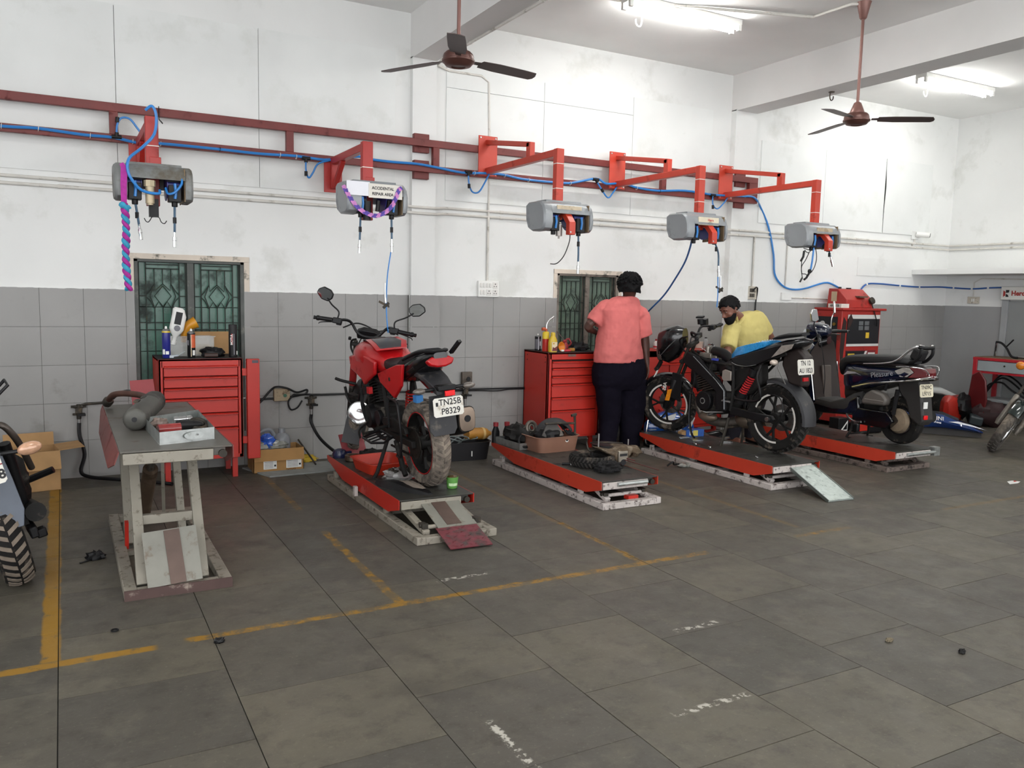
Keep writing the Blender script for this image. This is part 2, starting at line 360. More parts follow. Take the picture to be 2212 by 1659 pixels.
# ---- right wall: white above, grey paint below, door
RW = struct('wall_right')
B().box((WX, -4, 1.522), (WX+.2, WY+.02, CZ)).go('upper_wall', PAINT, RW, smooth=False)
GREYP = M('grey_wall_paint', '#9a9b9b', .5, var=.06, scale=2, dirt='#827d79', damt=.18, dscale=1.4, world=True)
B().box((WX-.004, -4, 0), (WX+.2, WY+.02, 1.522)).go('dado', GREYP, RW, smooth=False)
o = B().box((10.23, -4, 1.935), (WX+.02, WY+.02, 2.0)).go('trim_1', PAINT, smooth=False); o['kind'] = 'structure'
dr = struct('door_1'); DGREY = M('grey_door_paint', '#8c8f8f', .5, var=.06, scale=3)
B().box((WX-.03, 5.55, 0), (WX-.005, 6.49, 1.6)).go('door_panel', DGREY, dr, bevel=.003)
B().box((WX-.05, 6.49, 0), (WX-.003, 6.57, 1.68)).box((WX-.05, 5.47, 0), (WX-.003, 5.55, 1.68)).go('door_frame', M('grey_frame', '#9fa2a3', .5, var=.06), dr, bevel=.003)
B().cyl((WX-.03, 5.66, 1), (WX-.07, 5.66, 1), .012).box((WX-.08, 5.64, .99), (WX-.065, 5.78, 1.01)).go('door_handle', STEEL, dr)
# left wall and front posts (out of view, close the room)
o = B().box((-5.2, 3.2, 0), (-5, WY+.18, CZ)).go('wall_left', PAINT, smooth=False); o['kind'] = 'structure'
for x in (-4.8, 2.85, 6.85, 10.9):
    o = B().box((x, -4.2, 0), (x+.3, -3.9, CZ)).go('front_pillar', PAINT, smooth=False); o['kind'] = 'structure'
# ---- windows: painted concrete surround, iron grille, green glass
IRON = M('rusty_green_iron', '#232d27', .7, .1, var=.3, scale=20, dirt='#4b4a3c', damt=.15, dscale=14)
def window(n, wv, fmat, glassc):
    x0, x1, z0, z1 = wv; r = struct('window_%d' % n); cx = (x0+x1)/2; D = .1
    PL = M('chipped_surround', '#d3c8ba', .85, var=.1, dirt='#55564e', damt=.22, dscale=9)
    B().box((x0-.045, WY-.008, 1.52), (x0, WY+.12, z1+.045)).box((x1, WY-.008, 1.52), (x1+.045, WY+.12, z1+.045)).box((x0-.045, WY-.012, z1), (x1+.045, WY+.12, z1+.045)).go('surround', PL, r, bevel=.002)
    B().box((x0, WY+.0, z0), (x0+.03, WY+D+.02, z1)).box((x1-.03, WY+.0, z0), (x1, WY+D+.02, z1)).box((x0, WY+.0, z1-.022), (x1, WY+D+.02, z1)).box((x0, WY-.005, z0), (x1, WY+D+.02, z0+.04)).go('window_frame', fmat, r, bevel=.002)
    B().box((cx-.026, WY+.01, z0), (cx+.026, WY+D, z1-.02)).go('mullion', fmat, r, bevel=.002)
    G = M('green_glass_%d' % n, glassc, .25, var=.18, scale=5, dirt='#23302a', damt=.3, dscale=4)
    for a, b_ in ((x0+.03, cx-.026), (cx+.026, x1-.03)):
        H = z1-.022-z0; wd = b_-a
        for q in range(3):
            B().box((a, WY+.07, z0+.04+(H-.04)*q/3+.003), (b_, WY+.078, z0+.04+(H-.04)*(q+1)/3-.003)).go('pane', G, r, smooth=False)
        B().box((a, WY+.05, z0), (a+.012, WY+.07, z1-.02)).box((b_-.012, WY+.05, z0), (b_, WY+.07, z1-.02)).go('sash', fmat, r, smooth=False)
        g = B(); y = WY+.035
        ia, ib = a+wd*.16, b_-wd*.16; iw = ib-ia
        for xx in (a+.006, ia, ib, b_-.006): g.box((xx-.005, y-.005, z0), (xx+.005, y+.005, z1-.02))
        zt = z1-.075; zm = z1-.30; dz = .1
        g.box((ia, y-.005, zt-.005), (ib, y+.005, zt+.005)); g.box((ia, y-.004, z1-.045), (ib, y+.004, z1-.037))
        for q in range(1, 4):
            xx = ia+iw*q/4
            g.box((xx-.004, y-.005, zm+dz), (xx+.004, y+.005, zt)); g.box((xx-.004, y-.005, z0), (xx+.004, y+.005, zm-dz))
        # diamond in the middle with half diamonds and curved side pieces
        mx = (ia+ib)/2; q4 = iw/4
        def poly(pts): g.tube([(p[0], y, p[1]) for p in pts], .0042, 5)
        poly([(mx, zm+dz*.85), (mx+q4, zm), (mx, zm-dz*.85), (mx-q4, zm), (mx, zm+dz*.85)])
        for s in (-1, 1):
            poly([(mx, zm+dz), (mx+s*q4*.9, zm+dz*.45), (mx+s*q4, zm+dz*1.1)]); poly([(mx+s*q4, zm+dz), (mx+s*q4*1.55, zm), (mx+s*q4, zm-dz)])
            poly(spl([(mx+s*q4, zm+dz), (mx+s*q4*1.5, zm+dz*.45), (mx+s*q4*2, zm), (mx+s*q4*1.5, zm-dz*.4), (mx+s*q4*1.1, zm-dz)], 4)); poly([(mx, zm-dz), (mx+s*q4*.5, zm-dz*.45), (mx+s*q4, zm-dz)])
            e0 = ib if s > 0 else ia; e1 = b_ if s > 0 else a; g.box((min(e0, e1), y-.004, zm-.004), (max(e0, e1), y+.004, zm+.004))
        for zz in (z1-.52, z1-.58): g.box((a, y-.004, zz-.004), (b_, y+.004, zz+.004))
        g.go('grille', IRON, r)
window(1, W1, M('grey_wood_frame', '#565956', .7, var=.25, dirt='#7c7c76', damt=.15, dscale=9), '#4c7566')
window(2, W2, M('weathered_wood_frame', '#7b736a', .8, var=.3, dirt='#4a443d', damt=.3, dscale=9), '#6b7f70')
o = B().box((-.4, WY+.17, .2), (1.8, WY+.2, 2.2)).box((4.2, WY+.17, .2), (5.8, WY+.2, 2.2)).go('wall_outside', M('dark_yard', '#2a3530', .9, var=.2)); o['kind'] = 'structure'
# ================================================================ wall mounted: rail, brackets, hose reels, air lines, pipes
def P2(pts, Y=None, X=None, Z=None): return [at(x, y, X=X, Y=Y, Z=Z) for x, y in pts]
RY = 7.25
r = thing('wall_rail', 'long maroon steel ladder rail bolted along the white back wall', 'rail', (0, RY, 2.8))
def rel(o, p): return V(p)-o.location
O = -r.location
def rb(x0, x1, z0, z1, y0=RY, y1=RY+.05): return B().box(V((x0, y0, z0))+O, V((x1, y1, z1))+O)
rb(-2, 7.15, 2.885, 2.95).go('top_rail', DRED, r, bevel=.003); rb(-2, 7.15, 2.655, 2.715).go('bottom_rail', DRED, r, bevel=.003)
for x in (-.9, .365, 1.72, 3.07, 4.42, 5.745, 7.02): rb(x, x+.062 if x < 7 else 7.15, 2.715, 2.885).go('upright', DRED, r, bevel=.002)
for z in (2.92, 2.68):
    for x in (2.9, 6.85): rb(x, x+.15, z-.085, z+.085, RY+.05, 7.352 if x < 4 else 7.332).go('wall_plate', DRED, r, bevel=.004)
B().tube([V((.72, RY-.006, 2.96))+O, V((.72, RY-.012, 2.86))+O, V((.745, RY-.02, 2.83))+O], .012, 6, flat=.3).go('strap', BLACK, r)
ORD = 'second,third,fourth'.split(',')
RM = M('dark_red_enamel', '#a1221c', .4, var=.1, scale=4, dirt='#6d1f1b', damt=.15)
TIE = M('cable_tie_white', '#dcd8d0', .5, var=0)
# ---- brackets
def bracket_long(i, X, lab):
    t = thing('reel_bracket', lab, 'bracket', (X, RY, 2.67)); o = -t.location
    q = lambda x, y, z: V((x, y, z))+o
    b = B().box(q(X-.1, RY-.012, 2.67), q(X+.1, RY, 3.045)); b.go('wall_plate', ORED, t, bevel=.003)
    B().bar(q(X, RY-.01, 2.715), q(X, 5.95, 2.715), .055, .058).go('arm', ORED, t, bevel=.004)
    ye = 6.4
    B().bar(q(X, RY-.01, 2.985), q(X, ye, 2.845), .05, .045).box(q(X-.025, ye-.02, 2.74), q(X+.025, ye+.05, 2.865)).go('brace', ORED, t, bevel=.004)
    B().box(q(X-.035, 5.91, 2.17), q(X+.035, 5.97, 2.745)).go('drop_post', ORED, t, bevel=.004)
    B().prism([(0, 0), (.055, 0), (.055, .1), (-.05, .21), (-.13, .21), (-.13, .15), (-.06, .15), (0, .09)], q(X+.03, 5.8, 2.04), (0, -1, 0), (0, 0, 1), .06).go('foot', ORED, t, bevel=.004)
    b = B()
    for x in (-.08, .08):
        for z in (2.69, 3.025): b.cyl(q(X+x, RY-.012, z), q(X+x, RY-.018, z), .008, n=8)
    b.cyl(q(X+.01, 5.742, 2.06), q(X+.01, 5.738, 2.06), .007, n=8); b.go('bolt', GALV, t)
    for z in (2.62, 2.42): B().box(q(X-.037, 5.908, z), q(X+.037, 5.972, z+.006)).go('cable_tie', TIE, t)
    return t
def bracket_short(X, ye, zt, zb, lab):
    t = thing('reel_bracket', lab, 'bracket', (X, RY, zb)); o = -t.location
    q = lambda x, y, z: V((x, y, z))+o
    B().box(q(X-.08, RY-.012, zb), q(X+.08, RY, 2.66)).box(q(X-.028, RY-.06, zb+.03), q(X+.028, RY-.012, 2.66)).go('wall_plate', RM, t, bevel=.003)
    B().bar(q(X, RY-.01, 2.665), q(X, ye+.02, 2.665), .055, .06).go('arm', RM, t, bevel=.004)
    B().bar(q(X, RY-.06, zb+.05), q(X, RY-.3, 2.64), .04, .04).go('brace', RM, t, bevel=.003)
    B().box(q(X-.042, ye-.03, 2.1), q(X+.042, ye+.03, zt)).box(q(X-.02, ye-.032, 2.38), q(X+.055, ye+.03, 2.43)).go('drop_post', RM, t, bevel=.004)
    B().box(q(X-.045, ye-.033, 2.5), q(X+.045, ye+.033, 2.506)).go('cable_tie', TIE, t)
    return t
bracket_short(.575, 6.29, 2.7, 2.33, 'dark red drop bracket above the old window, carrying the dirty grey reel')
bracket_short(2.12, 6.33, 2.7, 2.4, 'dark red drop bracket carrying the reel with the repair area sign')
bracket_long(0, 3.63, 'orange red bracket arm whose plate hangs just past the first wall column')
bracket_long(1, 5.145, 'middle one of the three orange red bracket arms, above the man in pink')
bracket_long(2, 6.645, 'orange red bracket arm on the second wall column at the rail end')
# ---- reels
HOOD = M('grey_reel_hood', '#8d9194', .38, .15, var=.08, scale=5, dirt='#6d6f70', damt=.12)
HOOD1 = M('dirty_reel_hood', '#7c7f7e', .5, .1, var=.15, scale=6, dirt='#5e594f', damt=.45, dscale=4)
BLUE = M('navy_reel', '#262f80', .35, var=.12)
BRN = M('brown_board', '#7a664c', .7, var=.1)
LBL = M('faded_label', '#c4b69d', .7, var=.12, scale=14, dirt='#93846c', damt=.3, dscale=20)
def coupler(b, p, d=V((0, 0, -1))):
    p = V(p); b.tube([p, p+d*.03, p+d*.032, p+d*.055, p+d*.057, p+d*.1], [.009, .009, .014, .014, .012, .012], 8); return b
def reel(X, Y, zc, lab, hood, ends, opening=(-.16, .2), w=.24, guide=(-.12, .125)):
    """X, Y = post position; hood centred on it"""
    t = thing('hose_reel', lab, 'hose reel', (X, Y, zc))
    pr = [(.17, .1), (.165, -.02), (.13, -.09), (.06, -.12), (-.1, -.12), (-.135, -.1), (-.15, -.05), (-.145, .02), (-.12, .08), (-.07, .115), (.0, .12), (.13, .12)]
    prof = [V((0, y, z)) for y, z in pr]
    def sec(x, s=1, pts=None): return [V((x, p.y*s, p.z*s)) for p in (pts or prof)]
    b = B()
    b.ring([sec(-w, .9), sec(-w+.012, .985), sec(-w+.02), sec(opening[0])]); b.ring([sec(opening[1]), sec(w-.02), sec(w-.012, .985), sec(w, .9)])
    top = [V((0, y, z)) for y, z in [(.17, .1), (.13, .12), (0, .12), (-.07, .115), (-.12, .08), (-.145, .02), (-.135, .02), (-.11, .07), (-.06, .105), (0, .108), (.12, .108), (.158, .09), (.155, -.02), (.165, -.02)]]
    b.ring([sec(opening[0]-.005, 1, top), sec(opening[1]+.005, 1, top)])
    b.ring([[V((x, y, z)) for y, z in ((.12, .118), (.12, .135), (-.03, .135), (-.04, .118))] for x in (-w+.08, w-.06)])
    b.go('hood', hood, t, ang=.6)
    B().box((opening[1]-.006, -.13, -.115), (opening[1], .15, .1)).go('inner_board', BRN, t)
    for s, x in zip((-1, 1), guide):
        d = B(); d.cyl((x-.045, .01, -.0), (x-.04, .01, 0), .105, n=24).cyl((x+.04, .01, 0), (x+.045, .01, 0), .105, n=24).cyl((x-.04, .01, 0), (x+.04, .01, 0), .085, n=20); d.go('hose_drum', BLUE, t)
        B().box((x-.04, -.125, -.12), (x+.04, -.04, -.01)).box((x-.05, -.12, .01), (x+.05, -.1, .02)).cyl((x, -.09, -.15), (x, -.09, -.11), .02, n=10).go('hose_guide', BLACK, t, bevel=.004)
        B().tube([(x, -.13, 0), (x+.005, -.132, -.05), (x, -.128, -.1)], .01, 6).go('hose_loop', BLUEHOSE, t)
        e = ends[0 if s < 0 else 1]
        if e:
            h = thing_part = B().tube(spl([(x, -.09, -.12)]+[V(p) for p in e], 5), .008, 7).go('hose', M('dark_hose', '#3d5a72', .5, var=.2, scale=20), t)
            d = V(e[-1])-V(e[-2] if len(e) > 1 else (x, -.09, -.12)); d.normalize()
            B().cyl(V(e[0])*.5+V((x, -.09, -.12))*.5, V(e[0])*.5+V((x, -.09, -.12))*.5-V((0, 0, .04)), .012, n=8).go('hose_clamp', BLACK, h)
            coupler(B(), V(e[-1]), d).go('coupler', CHROME, h)
    return t
r1 = reel(.565, 6.17, 2.235, 'dirty grey hose reel with a purple and blue streamer, above the old window', HOOD1, [[(-.1, -.1, -.28)], [(.12, -.1, -.32)]], (-.165, .19))
b = B().cyl((-.03, -.12, -.14), (-.03, -.12, -.02), .028).cyl((-.03, -.12, -.03), (-.03, -.12, .01), .036, n=8).cyl((-.03, -.12, -.15), (-.03, -.12, -.14), .02); b.go('air_regulator', M('ivory_regulator', '#b5a68a', .4, .3, var=.2), r1)
B().tube(spl([(-.06, -.02, -.23), (-.05, -.02, -.25), (-.035, -.02, -.255), (-.02, -.02, -.235), (-.01, -.02, -.22), (.03, -.02, -.22), (.045, -.02, -.25), (.065, -.02, -.26), (.08, -.02, -.24)], 4), .003, 6).box((-.03, -.04, -.22), (.03, 0, -.1)).go('hook', BLACK, r1)
B().tube(spl([(-.04, -.06, .47), (.0, -.07, .5), (.025, -.07, .44), (.01, -.07, .32), (-.07, -.1, .22), (-.155, -.17, .13), (-.16, -.18, .04), (-.11, -.17, -.04), (-.06, -.16, -.07), (.02, -.15, -.075), (.03, -.12, -.05)], 6), .0095, 8).go('feed_hose', BLUEHOSE, r1)
B().tube(spl([(.07, -.1, -.03), (.08, -.14, -.07), (.12, -.16, -.06), (.165, -.15, .0), (.165, -.12, .05)], 5), .008, 7).go('link_hose', BLUEHOSE, r1)
r2 = reel(2.12, 6.2, 2.25, 'grey hose reel covered by the repair area sign and paper garland', HOOD, [[(-.13, -.1, -.32)], [(.125, -.1, -.3)]], (-.13, .2))
B().tube(spl([(.118, -.1, -.4), (.09, -.1, -.6), (.085, -.1, -.85), (.1, -.1, -1.02)], 6), .005, 6).go('extension_hose', BLUEHOSE, r2)
B().cyl((-.08, -.12, -.17), (-.08, -.12, -.03), .03).cyl((0, -.12, -.1), (.01, -.12, -.02), .016).go('air_regulator', BLACK, r2)
r3 = reel(3.66, 5.94, 2.19, 'clean grey hose reel with a bare tan label, hanging left of the man in pink', HOOD, [None, [(.125, -.1, -.27), (.125, -.1, -.36)]])
B().cyl((-.07, -.1, -.16), (-.07, -.1, -.07), .027).cyl((-.07, -.1, -.18), (-.07, -.1, -.16), .008).go('air_regulator', M('smoky_bowl', '#8b8580', .3, .5, var=.15), r3)
B().tube(spl([(-.05, -.11, -.08), (-.02, -.13, -.09), (0, -.14, -.06), (0, -.16, -.17), (-.02, -.16, -.25), (-.06, -.16, -.33), (-.12, -.16, -.385), (-.18, -.16, -.39)], 5), .004, 6).go('cable', BLACK, r3)
B().box((-.11, -.131, .02), (.125, -.121, .085), Mx.Rotation(-.0, 4, 'X')).go('label_sheet', LBL, r3)
r4 = reel(5.14, 5.94, 2.19, 'grey hose reel with a white lettered label and a long pulled out hose', HOOD, [None, [(.17, -.1, -.22), (.18, -.1, -.34)]])
o = B().box((-.11, -.137, .015), (.125, -.127, .085)).go('label_sheet', M('cream_label', '#d8cfb8', .7, var=.08, dirt='#b5a98e', damt=.2, dscale=20), r4)
text('Hero', .032, M('label_red', '#b5342c', .6, var=0), (.03, -.138, .06), (1, 0, 0), (0, 0, 1), r4, bold=.0006); text('SERVICE', .018, INK, (.03, -.138, .032), (1, 0, 0), (0, 0, 1), r4)
hp = P2([(1497, 500), (1492, 530), (1480, 565), (1460, 600), (1435, 637), (1405, 668), (1385, 690)], Y=5.88)
for i, p in enumerate(hp): p.y = 5.85+1.25*(i/6)**1.3
hp = [at(q[0], q[1], Y=p.y) for q, p in zip([(1497, 500), (1492, 530), (1480, 565), (1460, 600), (1435, 637), (1405, 668), (1385, 690)], hp)]
B().tube([p-r4.location for p in spl(hp, 6)], .009, 8).go('pulled_hose', M('mid_blue_hose', '#2c5f96', .35, var=.15), r4)
B().tube([(.18, -.1, -.44), (.19, -.1, -.6), (.185, -.1, -.72)], .005, 6).go('extension_hose', BLUEHOSE, r4)
r5 = reel(6.64, 5.94, 2.19, 'grey hose reel at the rail end with tangled cables hanging under it', HOOD, [None, [(.15, -.1, -.2)]])
o = B().box((-.1, -.137, .015), (.115, -.127, .075)).go('label_sheet', M('worn_label', '#b3a48b', .7, var=.2, dirt='#8b7c66', damt=.4, dscale=18), r5)
q = lambda pts: [at(x, y, Y=5.83)-r5.location for x, y in pts]
B().tube(spl(q([(1757, 515), (1758, 530), (1755, 560), (1751, 583)]), 5), .009, 7).go('hose', BLUEHOSE, r5)
B().tube(spl(q([(1761, 533), (1764, 555), (1760, 575), (1753, 588)]), 5), .004, 6).tube(spl(q([(1748, 545), (1740, 562), (1732, 575), (1732, 590), (1740, 592), (1744, 596)]), 5), .004, 6).tube(spl(q([(1732, 560), (1731, 580), (1733, 600)]), 4), .004, 6).tube(spl(q([(1736, 536), (1750, 540), (1757, 535), (1746, 546), (1738, 540)]), 4), .004, 6).go('cable', BLACK, r5)
b = B().lathe([(.006, -.008), (.022, -.006), (.022, .006), (.006, .008)], q([(1749, 586)])[0], (0, 1, 0)).tube(q([(1748, 590), (1742, 600), (1737, 604)]), .011, 7).tube(q([(1733, 600), (1728, 609)]), .009, 7).tube(q([(1737, 542), (1735, 555), (1730, 564)]), .011, 7); b.go('blow_gun', BLACK, r5)
# air chuck hanging from the second reel, lever chuck from the fourth
for (px, py, Y, lab) in ((832, 640, 6.1, 'small silver air chuck hanging on a thin hose before the grey tiles'), (1556, 610, 5.84, 'small silver air chuck dangling under the reel with the lettered label')):
    p = at(px, py, Y=Y); t = thing('air_chuck', lab, 'air chuck', p)
    B().tube([(0, 0, .1 if px < 900 else .06), (0, 0, 0), (.005, 0, -.05)], [.006, .009, .01], 8).go('body', CHROME, t); B().bar((-.05, 0, -.04), (.02, 0, -.075), .008, .016).bar((.03, 0, -.05), (-.015, 0, -.09), .012, .02).bar((.02, 0, -.045), (.03, 0, -.085), .01, .01).go('lever', GREYIRON, t)
# ---- decorations and sign
MAG = M('magenta_crepe', '#a3298d', .8, var=.15, scale=40, bump=.2); TEAL = M('turquoise_crepe', '#3593b5', .8, var=.15, scale=40, bump=.2)
t = thing('streamer', 'twisted magenta and turquoise paper streamer hanging off the dirty grey reel', 'streamer', at(265, 352, Y=6.0)); o = t.location
pa = [at(x, y, Y=5.995)-o for x, y in ((262, 352), (268, 362), (267, 400), (268, 440))]
B().tube(pa, [.012, .02, .019, .017], 4, flat=.08, up=(0, 1, 0)).go('strip', MAG, t)
for col, ph, nm in ((MAG, 0, 'magenta_strand'), (TEAL, PI, 'turquoise_strand')):
    b = B(); n = 90; pts = []
    for i in range(n):
        f = i/(n-1); c = at(268+9*f+2*math.sin(f*7), 440+186*f, Y=5.99)-o; a = f*2*PI*7+ph
        pts.append(c+V((.011*math.cos(a), .011*math.sin(a), 0)))
    b.tube(pts, .0135, 7, flat=1.25)
    if col == TEAL: b.lump(at(265, 443, Y=5.98)-o, (.022, .015, .02), .3).lump(at(277, 448, Y=5.98)-o, (.016, .01, .014), .4)
    b.go(nm, col, t)
t = thing('paper_garland', 'pink and violet paper garland draped below the repair area sign', 'garland', at(800, 430, Y=6.0)); o = t.location
PNK = M('pink_paper', '#c583bd', .85, var=.1); VIO = M('violet_paper', '#5b4a9e', .85, var=.1)
path = spl([at(x, y, Y=6.035)-o for x, y in ((741, 400), (748, 413), (760, 432), (775, 450), (795, 462), (812, 466), (830, 460), (846, 446), (855, 428), (861, 412), (866, 407))], 4)
bs = (B(), B())
for i in range(len(path)-1):
    a, c = path[i], path[i+1]; d = (c-a).normalized(); s = V((-d.z, 0, d.x))*.017; k = bs[(i//2) % 2]; tw = V((0, -.008 if i % 2 else .008, 0))
    k.ring([[a+s+tw, a-s*.8, a-s*.8+V((0, .002, 0)), a+s+tw+V((0, .002, 0))], [c+d*.012+s*.7, c+d*.012-s-tw, c+d*.012-s-tw+V((0, .002, 0)), c+d*.012+s*.7+V((0, .002, 0))]])
bs[0].go('pink_segment', PNK, t, smooth=False); bs[1].go('violet_segment', VIO, t, smooth=False)
t = thing('repair_area_sign', 'white sign with black lettering taped on the second hose reel', 'sign', (2.12, 6.05, 2.29)); o = t.location
p0, p1, p2_ = at(749, 393, Y=6.043), at(790, 422, Y=6.043), at(857, 402, Y=6.043)
B().box((p0.x-o.x, -.004, -.035), (2.05-o.x, -.001, .068)).go('blank_sheet', M('white_paper', '#e3e4ea', .7, var=.02), t)
B().box((2.04-o.x, -.008, -.045), (2.305-o.x, -.004, .06)).go('sign_board', M('cream_board', '#d9d5cc', .6, var=.05), t)
text('ACCIDENTAL', .03, INK, (2.152-o.x, -.0085, .027), (1, 0, 0), (0, 0, 1), t, bold=.0008, sx=.95); text('REPAIR AREA', .03, INK, (2.15-o.x, -.0085, -.015), (1, 0, 0), (0, 0, 1), t, bold=.0008, sx=.95)
# ---- air lines
HY = RY-.016
t = thing('air_hose', 'blue air hose tied along the bottom of the maroon wall rail', 'hose', (0, HY, 2.68)); o = t.location
main = [(-400, 235), (-200, 250), (0, 272), (80, 277), (180, 291), (245, 297), (300, 309), (345, 310), (470, 322), (560, 332), (640, 337), (700, 345), (740, 341), (775, 338), (800, 344), (850, 350), (900, 354), (945, 362), (1000, 373), (1045, 374), (1085, 377), (1130, 387), (1200, 394), (1235, 395), (1287, 386), (1310, 397), (1345, 396), (1375, 405), (1420, 412), (1480, 412), (1535, 420), (1560, 422), (1600, 424), (1625, 425), (1636, 434)]
def hy(x): return HY-(.012 if any(abs(x-c) < 30 for c in (320, 1055, 1335, 1570)) else 0)
mp = [at(x, y, Y=hy(x)) for x, y in main]
drop = [at(x, y, Y=WY-.02) for x, y in ((1642, 446), (1660, 490), (1671, 550), (1673, 590), (1685, 612), (1705, 624), (1735, 624), (1780, 611), (1800, 615), (1822, 628))]
B().tube([p-o for p in spl(mp+drop, 4)], .0115, 8).go('main_line', BLUEHOSE, t)
for loop in ([(661, 342), (661, 368), (667, 384), (676, 373), (686, 355), (705, 348), (735, 343)], [(1012, 372), (1013, 395), (1020, 414), (1034, 415), (1047, 395), (1056, 378), (1066, 370)], [(1287, 388), (1297, 405), (1313, 427), (1325, 415), (1336, 400), (1350, 396)], [(1540, 422), (1540, 442), (1550, 451), (1564, 438), (1575, 424), (1590, 420)], [(252, 296), (253, 270), (262, 255), (280, 257), (296, 276), (306, 290)]):
    B().tube([p-o for p in spl([at(x, y, Y=HY-.012) for x, y in loop], 5)], .008, 7).go('branch_line', BLUEHOSE, t)
    a = at(*loop[0], Y=HY-.006)-o; c = at(*loop[1], Y=HY-.012)-o; d = (c-a).normalized()
    B().cyl(a-V((.035, 0, 0)), a+V((.035, 0, 0)), .016, n=10).cyl(a, a+d*.035, .015, n=10).cyl(a+d*.11, a+d*.15, .014, n=10).go('tee_fitting', BLACK, t)
for px, py in ((3, 272), (83, 278), (195, 293), (287, 306), (347, 311), (475, 323), (605, 335), (640, 339), (1025, 374), (1090, 379), (1142, 389), (1232, 396), (1375, 406), (1425, 413)):
    p = at(px, py, Y=HY)-o; B().torus(p, .019, .0025, (1, 0, -.1), 14, 5).go('cable_tie', TIE if px not in (475, 1425) else BLACK, t)
t = thing('air_hose', 'blue air hose clipped along the white wall from the red machine to the lettered sign', 'hose', (9, WY-.02, 1.8)); o = t.location
hb = [at(x, y, Y=WY-.02) for x, y in ((1858, 628), (1872, 614), (1900, 613), (1943, 617), (1985, 620), (2030, 620))]+[at(x, y, X=WX-.02) for x, y in ((2060, 622), (2100, 624), (2135, 622), (2165, 621))]
B().tube([p-o for p in spl(hb, 5)], .0105, 8).go('line', M('royal_hose', '#27589e', .35, var=.1), t)
for p in (hb[1], hb[3], hb[4], hb[6], hb[7], hb[8]): B().box(p-o-V((.012, .014, .012)), p-o+V((.012, .014, .012))).go('clip', WHITE, t, bevel=.003)
# ---- conduits
PVC = M('grimy_white_pipe', '#d2cfc8', .5, var=.08, dirt='#8a8378', damt=.22, dscale=6)
def pipe(lab, pts, rr_=.0125, extra=None):
    t = thing('conduit', lab, 'pipe', pts[0]); B().tube([V(p)-V(pts[0]) for p in pts], rr_, 8).go('pipe_run', PVC, t)
    b = B(); k = 0
    for a, c in zip(pts, pts[1:]):
        a, c = V(a), V(c); L = (c-a).length; d = (c-a)/L if L > 1e-6 else V((1, 0, 0))
        for i in range(int(L/1.2)+0): b.tube([a+d*(.6+1.2*i), a+d*(.64+1.2*i)], rr_*1.25, 8)
    if b.v: b.v = [tuple(V(v)-V(pts[0])) for v in b.v]; b.go('coupling', PVC, t)
    return t
def run(z): return [(-3, WY-.015, z), (2.82, WY-.015, z), (2.9, 7.33, z-.015), (3.14, 7.33, z-.015), (3.25, WY-.015, z), (6.75, WY-.015, z), (6.83, 7.31, z-.01), (7.16, 7.31, z-.01), (7.25, WY-.015, z), (WX-.02, WY-.015, z), (WX-.015, 2, z)]
pipe('upper of two painted conduits running the length of the back wall', run(2.355)); pipe('lower of two painted conduits running the length of the back wall', run(2.3))
x = at(1053, 500, Y=WY).x; pipe('vertical painted conduit dropping to the large switch board', [(x, WY-.014, 2.9), (x, WY-.014, 1.67)], .011)
pts = [at(1134, 4, Z=3.675), at(923, 129, Y=WY-.06)]; pts[1].z = 3.675
pipe('painted conduit along the first ceiling beam that bends down the wall', [(3.16, 3.6, 3.674), (3.13, 7.2, 3.674), at(945, 140, Y=WY-.014), at(970, 153, Y=WY-.014), at(1040, 164, Y=WY-.014), at(1056, 178, Y=WY-.014), (at(1058, 200, Y=WY).x, WY-.014, 2.95)], .012)
x = at(1626, 560, Y=WY).x; pipe('vertical painted conduit dropping to the small switch board behind the man in yellow', [(x, WY-.014, 2.3), (x, WY-.014, 1.69)], .011)
x = at(1698, 560, Y=WY).x; pipe('thin painted conduit between the reel at the rail end and the blank wall box', [(x, WY-.012, 2.29), (x, WY-.012, 1.7)], .008)
pipe('short painted conduit joining two wall boxes beside the red machine', [at(1705, 643, Y=WY-.012), at(1795, 646, Y=WY-.012)], .008)
pipe('thin conduit bending down to the box under the concrete ledge', [(WX-.012, 5, 1.86), at(2120, 602, X=WX-.012), at(2105, 610, X=WX-.012), at(2103, 640, X=WX-.012)], .008)
x0 = at(1340, 2, Z=CZ-.015); x1 = at(1755, 37, Z=CZ-.015); x2 = at(1840, 9, Z=CZ-.015)
pipe('painted conduit on the ceiling leading to the fan above the scooter', [(3.16, x0.y+.05, CZ-.015), x0, x1, x2, (6.08, 5.06, CZ-.015)], .013)
